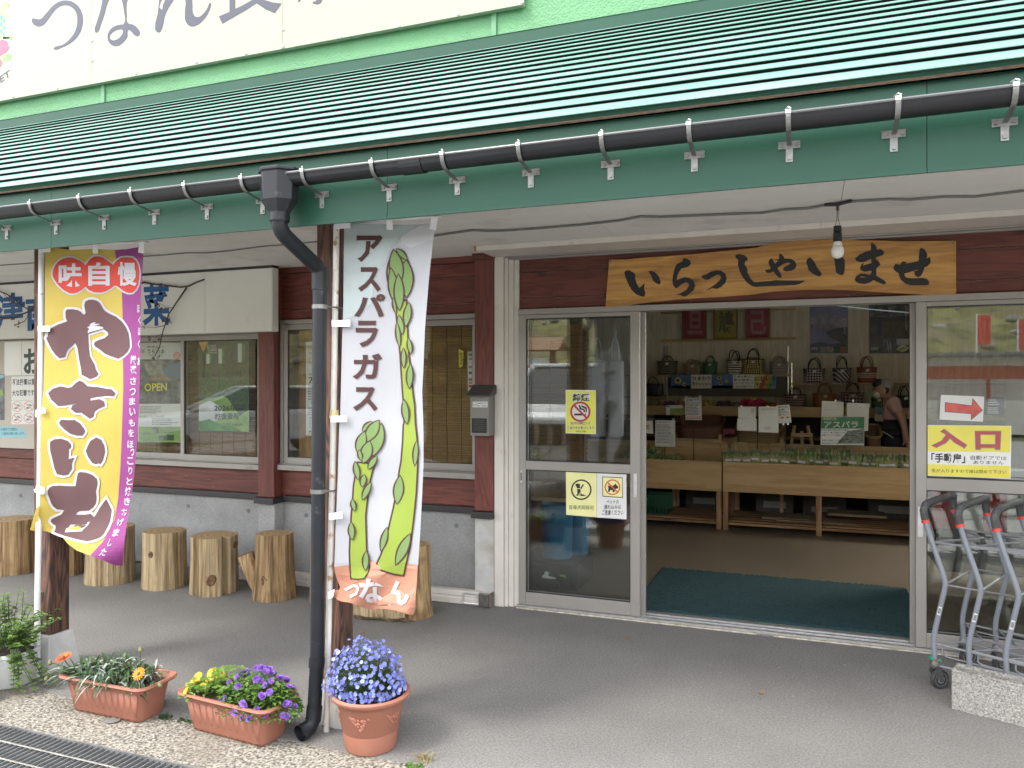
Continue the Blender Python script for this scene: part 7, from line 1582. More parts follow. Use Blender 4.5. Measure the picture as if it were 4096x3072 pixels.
bags = [(62, 125, 478, 540, 636, (0.05, 0.033, 0.025), None, None, 'dark brown woven bag cut by the left door frame', 0), (243, 386, 505, 545, 637, (0.22, 0.17, 0.09), (0.06, 0.055, 0.035), 'bands', 'striped tan bag in clear wrapping on the left shelf', 0), (436, 567, 532, 568, 637, (0.24, 0.17, 0.10), None, None, 'plain tan bag with flap between the striped and the green bag', 0), (575, 681, 505, 553, 637, (0.035, 0.13, 0.055), None, None, 'green woven bag on the left shelf', 0), (748, 868, 462, 540, 637, NV, WH, 'bands', 'black bag with white bands and tall handles on the left shelf', 0), (866, 1027, 452, 530, 637, NV, (0.60, 0.46, 0.16), 'check', 'black and yellow lattice bag on the left shelf', 0), (1068, 1205, 508, 553, 635, (0.25, 0.21, 0.20), (0.34, 0.30, 0.28), 'bands', 'pale mauve woven bag at the right end of the left shelf', 0),
        (1314, 1477, 520, 600, 698, (0.018, 0.014, 0.028), (0.48, 0.38, 0.42), 'check', 'dark zigzag patterned bag on the right shelf', 1), (1529, 1668, 508, 597, 698, (0.02, 0.018, 0.03), (0.42, 0.36, 0.40), 'diag', 'grey bag with dark diagonal lines in the middle of the right shelf', 1), (1707, 1857, 508, 590, 698, (0.22, 0.045, 0.028), None, None, 'rust red bag with three white bands above the shop assistant', 1),
        (1178, 1330, 740, 790, 872, (0.10, 0.012, 0.03), (0.34, 0.24, 0.22), 'bands', 'maroon basket with white lattice and low handle on the counter', 2), (1383, 1565, 706, 782, 880, (0.26, 0.095, 0.03), None, None, 'orange-brown woven bag on the counter', 2), (1591, 1765, 700, 775, 880, (0.10, 0.014, 0.028), (0.40, 0.33, 0.30), 'check', 'maroon and white checked bag on the counter left of the assistant', 2), (1990, 2135, 722, 800, 885, (0.03, 0.03, 0.035), None, None, 'dark bag on the counter behind the assistant', 2), (1818, 1920, 790, 815, 882, (0.04, 0.12, 0.045), None, None, 'green bag on the counter hidden by the assistant', 2),
        (60, 150, 678, 712, 803, (0.33, 0.24, 0.17), (0.12, 0.09, 0.07), 'check', 'beige net bag on the short lower shelf at the left jamb', 3), (146, 290, 662, 712, 805, (0.012, 0.012, 0.014), None, None, 'black shiny bag in clear wrapping on the short lower shelf', 3)]
tagw = flat('price_tag', (0.66, 0.65, 0.62), 0.6)
for i, (x0, x1, yt, yb, y1, c1, c2, kind, lab, sh) in enumerate(bags):
    Y = (10.74, 10.74, 10.45, 10.74)[sh]; p0, p1 = apx(x0, y1, Y), apx(x1, yb, Y); zt = apx(x0, yt, Y).z
    base = (zl_, zr_, None, apx(180, 805, 10.6).z)[sh]; zb = base + .001 if base is not None else p0.z
    if sh == 2: zb = apx(215, 870, 10.0).z - .019
    cx, w = (p0.x + p1.x) / 2, (p1.x - p0.x); hh = p1.z - zb; t = thing('woven_bag', lab, 'bag', (cx, Y, zb), 'woven bags on the back shelves')
    m = bagmat('bag_weave_%d' % i, c1, c2, kind, 1.0 + .2 * (i % 3)) if kind else pm('bag_weave_%d' % i, c1, 0.5 if c1[0] > .02 else .25, 0.15, 40, bump=.5, bs=90)
    b = MB(); n = 28; dep = .085
    zs = [(0, .84), (.04, .88), (.25, .92), (.5, .95), (.75, .98), (.96, 1.0), (1.0, 1.0), (1.0, .95), (.90, .94)]
    for zz, q in zs:
        for k in range(n):
            a = 2 * math.pi * k / n; ca, sa = math.cos(a), math.sin(a); e = 4.0
            r_ = (abs(ca) ** e + abs(sa) ** e) ** (-1 / e); b.v.append((r_ * ca * q * w / 2, r_ * sa * dep * q, zz * hh))
    b.f = [(j * n + k, j * n + (k + 1) % n, (j + 1) * n + (k + 1) % n, (j + 1) * n + k) for j in range(len(zs) - 1) for k in range(n)] + [tuple(reversed(range(n)))]
    o = b.build('body', m, None, smooth='all'); o.parent = t
    hm = pm('bag_handle_%d' % i, tuple(c * .8 for c in c1), .5, .1, 20)
    hd = zt - zb
    for s_ in ((-1, 1) if sh != 3 else (-1,)):
        hw = w * .27; lean = (.02, -.015)[i % 2] * s_
        P = [(-hw, s_ * dep * .9, hh * .75), (-hw, s_ * dep * .95, hh)] + [(hw * math.cos(math.pi - math.pi * k / 10) + lean * math.sin(math.pi * k / 10), s_ * dep * (.95 - .3 * math.sin(math.pi * k / 10)), hh + (hd - hh) * math.sin(math.pi * k / 10) * (1 if s_ < 0 else .93)) for k in range(11)] + [(hw, s_ * dep * .95, hh), (hw, s_ * dep * .9, hh * .75)]
        o = MB().tube(P, .0065, 8).build('handle', hm, None, smooth='all'); o.parent = t
    rim_ = MB(); ps = []
    for k in range(n + 1):
        a = 2 * math.pi * k / n; ca, sa = math.cos(a), math.sin(a); r_ = (abs(ca) ** 4 + abs(sa) ** 4) ** (-.25); ps.append((r_ * ca * w / 2, r_ * sa * dep, hh))
    o = rim_.tube(ps, .006, 6, caps=False).build('rim', hm, None, smooth='all'); o.parent = t
    if lab.startswith('rust'):
        for zz in (.38, .5, .62):
            ps = [(x_ * (1.0 - .05 * (1 - zz) + .012), y_ * (1.0), zz * hh) for x_, y_, _ in ps]; o = MB().tube(ps, .0055, 6, caps=False).build('white_band', flat('white_band', WH, .5) if 'white_band' not in MATS else MATS['white_band'], None); o.parent = t
    if sh < 3:
        q = MB(); q.obox((w * .02, -dep * 1.06, hh * .82), (1, 0, .2), (0, 1, .1), (0, 0, 1), .020, .0006, .016); o = q.build('price_tag', tagw, None); o.parent = t
    if 'wrapping' in lab:
        f = MB(); rr = random.Random(i)
        for zz, q in ((0, 1.02), (.5, 1.06), (1.0, 1.08), (1.25, 1.0), (1.5, 1.1)):
            for k in range(20):
                a = 2 * math.pi * k / 20; f.v.append((math.cos(a) * q * w / 2 * rr.uniform(.95, 1.08), math.sin(a) * dep * 1.15 * rr.uniform(.9, 1.1) * (1 if zz < 1.1 else .4), zz * hh))
        f.f = [(j * 20 + k, j * 20 + (k + 1) % 20, (j + 1) * 20 + (k + 1) % 20, (j + 1) * 20 + k) for j in range(4) for k in range(20)]; o = f.build('clear_wrap', film, None); o.parent = t
# cushions on the counter
cc = [(0.30, 0.16, 0.20), (0.10, 0.07, 0.09), (0.28, 0.14, 0.16), (0.45, 0.36, 0.05), (0.10, 0.06, 0.11), (0.20, 0.16, 0.20), (0.42, 0.03, 0.09), (0.34, 0.10, 0.03)]
cl = ['pinkish flower cushion at the left end of the counter', 'dark flower cushion second on the counter', 'dusty pink flower cushion behind the price sheet', 'yellow flower cushion right of the price sheet', 'violet flower cushion in the middle of the counter', 'mauve flower cushion before the red one', 'bright red flower cushion on the counter', 'orange cushion at the right end of the row']
for i, (x, w, h) in enumerate(((270, 70, 40), (335, 80, 38), (420, 100, 44), (610, 90, 42), (730, 120, 46), (820, 90, 36), (940, 220, 62), (1075, 100, 34))):
    p0, p1 = apx(x - w / 2, 868, 10.25), apx(x + w / 2, 868 - h, 10.25); r_ = (p1.x - p0.x) / 2; hh = p1.z - p0.z; zb = apx(215, 870, 10.0).z - .019
    t = thing('flower_cushion', cl[i], 'cushion', ((p0.x + p1.x) / 2, 10.27, zb), 'flower cushions on the counter'); cm = pm('cushion_%d' % i, cc[i], .8, .3, 25)
    for k in range(7):
        a = 2 * math.pi * k / 7; o = MB().lathe([(.001, 0), (r_ * .3, .004), (r_ * .36, hh * .45), (r_ * .26, hh * .85), (.001, hh)], (r_ * .58 * math.cos(a), .11 * math.sin(a), 0), 12).build('petal', cm, None, smooth='all'); o.parent = t
    o = MB().lathe([(.001, hh * .5), (r_ * .28, hh * .6), (r_ * .2, hh * 1.05), (.001, hh * 1.12)], (0, 0, 0), 12).build('centre', (yel_p, green_p)[i % 2], None, smooth='all'); o.parent = t
for i, x in enumerate((110, 150, 192)):
    p = apx(x, 957, 10.28); zb = apx(150, 965, 10.3).z + .001; o = MB().lathe([(.034, 0), (.05, .09), (.052, .095), (.047, .095), (.032, .008)], (p.x, 10.28, zb), 18).build('small_cup', flat('cup_%d' % i, ((0.55, 0.53, 0.44), (0.50, 0.55, 0.42), (0.42, 0.53, 0.55))[i], .4), smooth=True); tag(o, ('cream little cup, left of three on the low shelf', 'greenish little cup, middle of three on the low shelf', 'bluish little cup, right of three on the low shelf')[i], 'cup', 'little cups on the low shelf')
# ------------------------------------------------------------------ baskets on wooden racks, easel, pink box
wick = bagmat('brown_wicker', (0.09, 0.035, 0.02), (0.17, 0.075, 0.04), 'bands', 2.2); wick2 = bagmat('straw_wicker', (0.20, 0.12, 0.05), (0.36, 0.25, 0.12), 'bands', 2.0)
def basket(label, x0, x1, yt, yb, Y, m, rimm):
    p0, p1 = apx(x0, yb, Y), apx(x1, yt, Y); w = p1.x - p0.x; t = thing('wicker_basket', label, 'basket', ((p0.x + p1.x) / 2, Y + .15, p0.z)); h = p1.z - p0.z; n = 30
    b = MB(); zs = [(0, .9, 0), (.05, .93, 0), (.5, .97, 0), (.97, 1, .0), (1, 1, 0), (1, .94, 0), (.2, .9, 0)]
    for zz, q, _ in zs:
        for k in range(n):
            a = 2 * math.pi * k / n; ca, sa = math.cos(a), math.sin(a); r_ = (abs(ca) ** 5 + abs(sa) ** 5) ** (-.2); b.v.append((r_ * ca * q * w / 2, r_ * sa * q * .17, zz * h + (.06 * (r_ * sa * q + 1) * zz)))
    b.f = [(j * n + k, j * n + (k + 1) % n, (j + 1) * n + (k + 1) % n, (j + 1) * n + k) for j in range(len(zs) - 1) for k in range(n)] + [tuple(reversed(range(n)))]
    o = b.build('body', m, None, smooth='all'); o.parent = t
    ps = []
    for k in range(n + 1):
        a = 2 * math.pi * k / n; ca, sa = math.cos(a), math.sin(a); r_ = (abs(ca) ** 5 + abs(sa) ** 5) ** (-.2); ps.append((r_ * ca * w / 2, r_ * sa * .17, h + .06 * (r_ * sa + 1)))
    o = MB().tube(ps, .014, 8, caps=False).build('rolled_rim', rimm, None, smooth='all'); o.parent = t
    return t
basket('large brown wicker basket on a wooden rack behind the recipe sheet', 370, 718, 1030, 1140, 9.3, wick, wick); basket('straw basket with fringed rim below the blank sheets', 818, 1152, 1068, 1180, 9.3, wick2, wick2); basket('small wicker basket beside the asparagus poster', 1772, 1893, 1105, 1190, 9.2, wick, wick2)
def rack(label, x0, x1, yt, Y):
    p0, p1 = apx(x0, yt, Y), apx(x1, yt, Y); t = thing('wooden_rack', label, 'rack', (p0.x, Y, .013))
    for x in (p0.x, p1.x):
        for yy in (Y, Y + .30): MB().box(x - .018, x + .018, yy, yy + .036, .013, p0.z).build('leg', pale, t)
    for yy in (Y - .006, Y + .33): MB().box(p0.x - .03, p1.x + .03, yy, yy + .02, p0.z - .12, p0.z - .07).build('rail', pale, t)
    MB().box(p0.x - .018, p1.x + .018, Y + .02, Y + .31, p0.z - .07, p0.z - .055).build('shelf_board', pale, t)
rack('pale wooden rack carrying the brown wicker basket', 360, 700, 1078, 9.26); rack('pale wooden rack carrying the straw basket', 815, 1155, 1105, 9.27)
EZ = thing('wooden_easel', 'small pale wooden easel between the straw basket and the asparagus poster', 'easel', tuple(apx(1305, 1200, 9.3)))
for q in (((1250, 1018), (1215, 1215)), ((1345, 1018), (1392, 1215)), ((1302, 1060), (1306, 1240))): a, b = (apx(x, y, 9.3) for x, y in q); MB().tube([a, b], .018, 4).build('leg', pale, EZ)
for y in (1085, 1165): a, b = apx(1225, y, 9.28), apx(1385, y, 9.28); MB().box(a.x, b.x, 9.262, 9.281, a.z - .02, a.z + .02).build('crossbar', pale, EZ)
p0, p1 = apx(718, 1080, 9.5), apx(815, 1045, 9.5); tag(MB().box(p0.x, p1.x, 9.5, 9.75, p0.z, p1.z).build('pink_parcel', flat('pink_wrap', (0.40, 0.06, 0.13), .5), bevel=.006), 'pink wrapped parcel between the two wicker baskets', 'parcel')
p0, p1 = apx(720, 1180, 9.5), apx(812, 1081, 9.5); tag(MB().box(p0.x, p1.x, 9.48, 9.78, .013, p0.z + .12).build('plywood_box', ply, bevel=.003), 'plywood box under the pink parcel', 'box')
# ------------------------------------------------------------------ crate, buckets and blind behind the left door
BCr = thing('black_crate', 'black plastic crate with torn white labels behind the left door glass', 'crate', (-1.8, 5.73, .012)); bp_ = flat('black_plastic', (0.014, 0.014, 0.015), .5)
MB().box(-2.05, -1.585, 5.505, 5.965, .013, .185).build('body', bp_, BCr, bevel=.004); MB().box(-2.058, -1.577, 5.497, 5.973, .1852, .212).build('rim', bp_, BCr, bevel=.004)
for x in (-2.0, -1.92, -1.72, -1.64): MB().box(x - .006, x + .006, 5.496, 5.5049, .02, .185).build('rib', bp_, BCr)
for z in (.06, .12): MB().box(-2.04, -1.59, 5.498, 5.5045, z, z + .008).build('rib', bp_, BCr)
S = Sheet(plane_fn(5.4945)); S.poly('torn_label', paper_w, z4([(585, 1115), (602, 1100), (608, 1082), (625, 1078), (640, 1092), (632, 1108), (640, 1115), (690, 1128), (690, 1136), (640, 1133), (590, 1128)]), .001); S.poly('torn_label', lgreen_p, z4([(716, 1103), (735, 1102), (762, 1112), (763, 1128), (735, 1120), (716, 1116)]), .001); S.done(BCr)
blu = pm('blue_bucket_plastic', (0.025, 0.17, 0.34), .4, .06, 4)
for (x, y, r_, h, lab) in ((-1.80, 5.70, .128, .41, 'tall blue bucket standing at the front on the black crate'), (-1.70, 5.885, .105, .36, 'second blue bucket behind the tall one on the black crate')):
    o = MB().lathe([(r_ * .86, 0), (r_ * .88, .004), (r_ * .99, h - .03), (r_ * 1.07, h - .028), (r_ * 1.07, h), (r_ * .97, h), (r_ * .95, h - .02), (r_ * .84, .01)], (x, y, .2125), 32).build('bucket', blu, smooth=True); tag(o, lab, 'bucket', 'blue buckets behind the left door')
blind('reed blind hanging inside the left door glass', xY(2125, 5.5), xY(2345, 5.5), atY(2200, 1990, 5.5).z, atY(2200, 1302, 5.5).z, 5.5)
for i, (x0, x1) in enumerate(((1130, 1240), (1262, 1370))):
    p0, p1 = atY(*z3([(x0, 1560)])[0], 6.6), atY(*z3([(x1, 1000)])[0], 6.6); t = thing('tote_bag', ('grey tote bag hanging left inside the left door', 'grey net tote bag hanging right inside the left door')[i], 'bag', (p0.x, 6.6, p0.z), 'tote bags inside the left door'); gm = pm('grey_tote_%d' % i, (0.30, 0.30, 0.33), .8, .1, 5)
    MB().box(p0.x, p1.x, 6.56, 6.64, p0.z, p1.z).build('body', gm, t, bevel=.02); MB().tube([(p0.x + (p1.x - p0.x) * (.5 - .28 * math.cos(math.pi * k / 10)), 6.56, p1.z + .19 * math.sin(math.pi * k / 10)) for k in range(11)], .008, 8).build('handle', gm, t)
    MB().tube([((p0.x + p1.x) / 2, 6.56, p1.z + .19), ((p0.x + p1.x) / 2, 6.56, 2.6)], .0015, 4).build('hanging_cord', cordm, t)
# striped cloth and dark notice behind the right door
SC = thing('striped_curtain', 'red and white striped cloth hanging behind the lower right door glass', 'curtain', (1.1, 6.0, .3)); rdc = flat('red_cloth', (0.22, 0.022, 0.02), .8); whc = flat('white_cloth', (0.42, 0.40, 0.38), .8)
for k in range(8):
    b = MB(); x = .80 + .15 * k; ns = 6
    for j in range(ns + 1):
        for z in (.55, .98): xx = x + .15 * j / ns; b.v.append((xx, 6.02 + .03 * math.sin(xx * 21), z))
    b.f = [(2 * j, 2 * j + 2, 2 * j + 3, 2 * j + 1) for j in range(ns)]; o = b.build('stripe', (rdc, whc)[k % 2], SC); o.modifiers.new('s', 'SOLIDIFY').thickness = .002
o, S, q = paper('dark_notice', 'dark notice board with white sheets inside the upper right door glass', 'notice', z7([(806, 897), (958, 902), (950, 1040), (806, 1030)]), 5.058, pm('dark_notice_card', (0.05, 0.055, 0.07), .5)); rows(S, lgrey_p, z7(rrect(835, 915, 920, 965)), 3, .5, 31); rows(S, lgrey_p, z7(rrect(830, 975, 925, 1025)), 4, .5, 32); S.done(o)
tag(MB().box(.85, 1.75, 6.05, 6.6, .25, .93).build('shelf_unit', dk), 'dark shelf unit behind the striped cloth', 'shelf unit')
q = MB().tube([apx(1560, 132, 5.3), apx(1800, 160, 5.3), apx(2125, 188, 5.3)], .004, 6).build('door_string', pm('pale_blue_string', (0.45, 0.60, 0.66), .6)); tag(q, 'pale blue string stretched across the top right corner of the doorway', 'string')
# ------------------------------------------------------------------ lit display fridge behind the right door
FR = thing('display_fridge', 'white open display fridge with a lit tube behind the right door', 'display fridge', (2.9, 8.6, .013)); frm = flat('fridge_white', (0.62, 0.63, 0.62), .35)
MB().box(1.85, 4.2, 8.9, 9.0, .013, 2.0).build('back', frm, FR); MB().box(1.85, 4.2, 8.1, 8.9, 1.78, 2.0).build('canopy', frm, FR, bevel=.01); MB().box(1.85, 4.2, 8.1, 8.9, .013, .55).build('base', frm, FR, bevel=.01)
for x in (1.85, 4.16): MB().box(x, x + .04, 8.15, 8.9, .551, 1.779).build('side', frm, FR)
for z in (.85, 1.15, 1.45): MB().box(1.89, 4.16, 8.45, 8.9, z, z + .02).build('shelf', frm, FR)
tm = bpy.data.materials.new('lit_tube'); tm.use_nodes = True; tn = tm.node_tree.nodes['Principled BSDF']; tn.inputs['Emission Color'].default_value = (1, .98, .92, 1); tn.inputs['Emission Strength'].default_value = 130
MB().tube([(1.95, 8.16, 1.755), (4.1, 8.16, 1.755)], .016, 10).build('fluorescent_tube', tm, FR)
# ------------------------------------------------------------------ the shop assistant
YP = 9.55
def px(x, y, dy=0): return apx(x, y, YP + dy)
skin = pm('skin', (0.42, 0.24, 0.17), .5, .06, 20); shirt = pm('pink_shirt', (0.50, 0.33, 0.31), .8, .06, 12, bump=.2, bs=18); apr = flat('black_apron', (0.012, 0.012, 0.016), .8); hair = pm('dark_hair', (0.035, 0.025, 0.022), .6, .3, 50, stretch=(1, 4, 1)); scarf = pm('grey_headscarf', (0.34, 0.30, 0.30), .8, .25, 30)
PR = thing('person', 'shop assistant in pink short-sleeved shirt, black apron, face mask and grey headscarf, walking left', 'person', (px(1960, 1000).x, YP, .012))
def skin_obj(name, verts, edges, radii, m, root=0, sub=2):
    me = bpy.data.meshes.new(name); me.from_pydata([tuple(v) for v in verts], edges, []); o = link(name, me, m, PR)
    md = o.modifiers.new('skin', 'SKIN'); sv = me.skin_vertices[0].data
    for i, r_ in enumerate(radii): sv[i].radius = r_ if isinstance(r_, tuple) else (r_, r_); sv[i].use_root = (i == root)
    s_ = o.modifiers.new('sub', 'SUBSURF'); s_.levels = sub; s_.render_levels = sub; md.use_smooth_shade = True
    return o
pel, wst, cst, nk = px(1985, 1075), px(1965, 990), px(1955, 880), px(1925, 812)
hd0, hd1 = px(1908, 785), px(1895, 735)
shl, shr = px(1990, 838, .17), px(1972, 845, -.17)
elr, har = px(2048, 985, -.24), px(2075, 1120, -.22); ell, hal = px(1935, 985, .24), px(1862, 1035, .18)
hipl, hipr = pel + Vector((0, .09, -.06)), pel + Vector((0, -.09, -.06))
knl, knr = Vector((pel.x - .16, YP + .09, .47)), Vector((pel.x + .10, YP - .09, .46)); anl, anr = Vector((pel.x - .22, YP + .09, .09)), Vector((pel.x + .34, YP - .09, .12)); tol, tor = anl + Vector((-.17, 0, -.05)), anr + Vector((-.15, 0, -.08))
V = [pel, wst, cst, nk, hd0, hd1, shl, ell, hal, shr, elr, har, hipl, knl, anl, tol, hipr, knr, anr, tor]; E_ = [(0, 1), (1, 2), (2, 3), (3, 4), (4, 5), (2, 6), (6, 7), (7, 8), (2, 9), (9, 10), (10, 11), (0, 12), (12, 13), (13, 14), (14, 15), (0, 16), (16, 17), (17, 18), (18, 19)]
Rr = [(.12, .13), (.10, .12), (.10, .13), .050, .062, .075, .058, .042, .028, .058, .042, .028, .085, .058, .040, .035, .085, .058, .040, .035]
for base, s_ in ((8, 1), (11, -1)):                       # fingers and thumb
    h_ = V[base]; d = (h_ - V[base - 1]).normalized(); sd_ = Vector((0, 1, 0)); pal = len(V); V.append(h_ + d * .055); E_.append((base, pal)); Rr.append((.034, .018))
    for k, (off, ln_) in enumerate(((-.028, .062), (-.010, .072), (.009, .068), (.026, .052))):
        i0 = len(V); V += [h_ + d * .080 + sd_ * off, h_ + d * (.080 + ln_ * .55) + sd_ * off + Vector((-.006, 0, 0)), h_ + d * (.080 + ln_) + sd_ * off + Vector((-.018, 0, 0))]; E_ += [(pal, i0), (i0, i0 + 1), (i0 + 1, i0 + 2)]; Rr += [.010, .009, .008]
    i0 = len(V); V += [h_ + d * .035 + Vector((-.030, 0, 0)), h_ + d * .068 + Vector((-.044, 0, 0))]; E_ += [(base, i0), (i0, i0 + 1)]; Rr += [.011, .009]
skin_obj('body', V, E_, Rr, skin)
# head shape, mask, ear, eye and hair on top of the body
hc = px(1900, 752)
def ell_(name, c, r3, m, rot=None, n=20):
    b = MB(); k = 12
    b.lathe([(max(.001, math.sin(math.pi * j / k)), -math.cos(math.pi * j / k)) for j in range(k + 1)], (0, 0, 0), n); o = b.build(name, m, PR, smooth='all')
    o.matrix_basis = Matrix.Translation(c) @ (rot or Matrix.Identity(4)) @ Matrix.Diagonal((*r3, 1)); return o
tl = Matrix.Rotation(-.30, 4, 'Y')
ell_('face', hc, (.092, .072, .112), skin, tl); ell_('nose', hc + Vector((-.098, 0, -.005)), (.016, .012, .020), skin)
ell_('mask', hc + Vector((-.052, 0, -.052)), (.058, .060, .052), flat('white_mask', (0.62, 0.60, 0.57), .8), tl); ell_('ear', hc + Vector((.012, -.072, -.012)), (.018, .010, .030), skin); ell_('eye', hc + Vector((-.080, -.036, .012)), (.008, .010, .006), black); ell_('eyebrow', hc + Vector((-.080, -.040, .032)), (.016, .010, .004), hair)
ell_('fringe', hc + Vector((-.048, 0, .070)), (.060, .072, .048), hair, Matrix.Rotation(-.5, 4, 'Y')); ell_('side_hair', hc + Vector((.030, -.052, .0)), (.032, .028, .050), hair)
ell_('headscarf', hc + Vector((.032, 0, .052)), (.082, .084, .072), scarf, Matrix.Rotation(.35, 4, 'Y'))
sv_ = [wst + Vector((0, 0, -.05)), wst, cst, nk + Vector((.01, 0, -.02)), shl, shl.lerp(ell, .62), shr, shr.lerp(elr, .66)]
skin_obj('shirt', sv_, [(0, 1), (1, 2), (2, 3), (2, 4), (4, 5), (2, 6), (6, 7)], [(.125, .145), (.118, .14), (.118, .15), (.060, .066), (.076, .076), (.064, .064), (.078, .078), (.066, .066)], shirt)
skin_obj('trousers', [pel, hipl, knl, anl, hipr, knr, anr], [(0, 1), (1, 2), (2, 3), (0, 4), (4, 5), (5, 6)], [(.125, .14), .098, .070, .055, .098, .070, .055], flat('dark_trousers', (0.02, 0.02, 0.024), .8))
b = MB(); n = 22; secs = [(wst + Vector((-.004, 0, .03)), .130, .150), (px(1975, 1040), .150, .165), (px(1985, 1120), .170, .180), (px(1990, 1230), .185, .19), (Vector((pel.x - .02, YP, .55)), .19, .19)]
for c, rx, ry in secs:
    for k in range(n): a = 2 * math.pi * k / n; b.v.append((c.x + rx * math.cos(a), c.y + ry * math.sin(a), c.z))
b.f = [(j * n + k, j * n + (k + 1) % n, (j + 1) * n + (k + 1) % n, (j + 1) * n + k) for j in range(len(secs) - 1) for k in range(n)]; o = b.build('apron', apr, PR, smooth='all'); o.modifiers.new('s', 'SOLIDIFY').thickness = .003
MB().tube([Vector((wst.x + .137 * math.cos(a), wst.y + .157 * math.sin(a), wst.z + .018)) for a in [2 * math.pi * k / 24 for k in range(25)]], .010, 6).build('apron_belt', flat('apron_belt', (0.03, 0.03, 0.04), .7), PR)
MB().tube([px(1895, 1060, -.19), px(1940, 1085, -.195), px(1980, 1110, -.195)], .006, 6).build('apron_tie', flat('pale_tie', (0.42, 0.40, 0.37), .8), PR)
p = px(1872, 935, -.13); q = MB(); q.obox(p, (1, 0, -.1), (0, 1, 0), (0, 0, 1), .042, .002, .075); q.build('name_card', flat('card_tan', (0.22, 0.19, 0.14), .4), PR); q = MB(); q.obox(p + Vector((0, -.003, .035)), (1, 0, -.1), (0, 1, 0), (0, 0, 1), .038, .001, .035); q.build('card_picture', flat('card_teal', (0.015, 0.05, 0.06), .4), PR)
MB().tube([nk + Vector((-.045, -.07, 0)), px(1900, 880, -.145), p + Vector((0, 0, .07))], .004, 5).build('lanyard', black, PR)
for a_ in (tol, tor): ell_('shoe', a_ + Vector((.06, 0, .005)), (.13, .05, .048), black)
# ================================================================== planters, pots and plants
terra = pm('terracotta_plastic', (0.31, 0.125, 0.083), 0.6, 0.06, 3, dirt=(0.36, 0.19, 0.14), ds=5, dlo=0.62, dhi=0.85, bump=0.03, bs=40)
soil = pm('potting_soil', (0.045, 0.03, 0.02), 0.95, 0.5, 60, bump=0.8, bs=80)
def rrect3(hx, hy, r, n=6):
    P = []
    for cx, cy, a0 in ((hx - r, hy - r, 0), (-hx + r, hy - r, 90), (-hx + r, -hy + r, 180), (hx - r, -hy + r, 270)):
        for k in range(n + 1): a = math.radians(a0 + 90 * k / n); P.append((cx + r * math.cos(a), cy + r * math.sin(a)))
    return P
def planter(label, x, y, rz):
    t = thing('planter_box', label, 'planter', (x, y, 0), 'terracotta planter boxes'); t.rotation_euler.z = rz
    lev = [(.205, .070, .03, 0), (.212, .076, .03, .012), (.232, .092, .04, .128), (.240, .099, .045, .140), (.243, .101, .045, .150), (.264, .118, .05, .158), (.270, .124, .055, .166), (.266, .120, .052, .175), (.250, .104, .045, .172), (.235, .092, .04, .150), (.225, .085, .04, .145)]
    b = MB(); n = None
    for hx_, hy_, r_, z in lev:
        P = rrect3(hx_, hy_, r_, 8); n = len(P)
        for k, (X, Y_) in enumerate(P):
            b.v.append((X, Y_, z + (.008 * math.cos(X * 24) if .12 < z < .152 else 0)))
    b.f = [(j * n + k, j * n + (k + 1) % n, (j + 1) * n + (k + 1) % n, (j + 1) * n + k) for j in range(len(lev) - 1) for k in range(n)] + [tuple(reversed(range(n)))]
    o = b.build('box', terra, None, smooth=True); o.parent = t
    for s_ in (-1, 1):                                        # raised upright flutes on the long sides
        for k in range(11):
            X = -.175 + .035 * k; f = MB(); f.tube([(X * 1.0, s_ * .0715, .006), (X * 1.06, s_ * .081, .07), (X * 1.12, s_ * .0915, .134)], [.0168, .0178, .0188], 10, flat=.20); o = f.build('flute', terra, None, smooth='all'); o.parent = t
    f = MB(); P = rrect3(.232, .090, .04); f.add([(X, Y_, .15) for X, Y_ in P], [tuple(range(len(P)))]); o = f.build('soil', soil, None); o.parent = t
    return t
PL1 = planter('terracotta planter box with orange flowers and silvery leaves', -3.045, 2.765, 0.0); PL2 = planter('terracotta planter box with purple and yellow flowers beside the downpipe', -2.365, 2.790, -0.085)
POT = thing('flower_pot', 'round terracotta pot with a wide rim and embossed garlands under blue flowers', 'flower pot', (-1.745, 2.885, 0))
b = MB(); b.lathe([(.092, 0), (.106, .002), (.110, .012), (.1185, .078), (.1185, .080), (.1205, .082), (.138, .192), (.142, .196), (.146, .205), (.160, .212), (.170, .222), (.171, .232), (.163, .240), (.152, .236), (.142, .215), (.138, .20)], n=56); o = b.build('pot', terra, None, smooth=True); o.parent = POT
b = MB(); b.lathe([(.001, .212), (.140, .205)], n=32); o = b.build('soil', soil, None); o.parent = POT
rr = random.Random(9)
for c0 in (math.radians(-78), math.radians(-8), math.radians(-150)):
    f = MB()
    for k in range(34):
        da = rr.uniform(-.34, .34); z = .172 - .055 * (1 - abs(da) / .36) * rr.uniform(.1, 1.0) - .005; r_ = .1205 + (.138 - .1205) * (z - .082) / .11; a = c0 + da
        f.lathe([(.0075, -.001), (.006, .002), (.002, .0032)], (0, 0, 0), 7, wob=lambda aa, zz: 1 + .25 * math.sin(5 * aa)); m_ = Matrix.Translation((r_ * math.cos(a), r_ * math.sin(a), z)) @ Vector((math.cos(a), math.sin(a), 0)).to_track_quat('Z', 'Y').to_matrix().to_4x4()
        for q in range(len(f.v) - 21, len(f.v)): f.v[q] = tuple(m_ @ Vector(f.v[q]))
    o = f.build('embossed_garland', terra, None, smooth='all'); o.parent = POT; o['kind'] = 'stuff'
WP = thing('white_pot', 'white plastic pot with trailing green herb at the left edge', 'flower pot', (-3.86, 2.83, 0)); b = MB(); b.lathe([(.11, 0), (.118, .01), (.128, .15), (.134, .156), (.134, .172), (.126, .173), (.12, .15)], n=40); o = b.build('pot', pole_w, None, smooth=True); o.parent = WP
b = MB(); b.lathe([(.001, .152), (.121, .150)], n=24); o = b.build('soil', soil, None); o.parent = WP
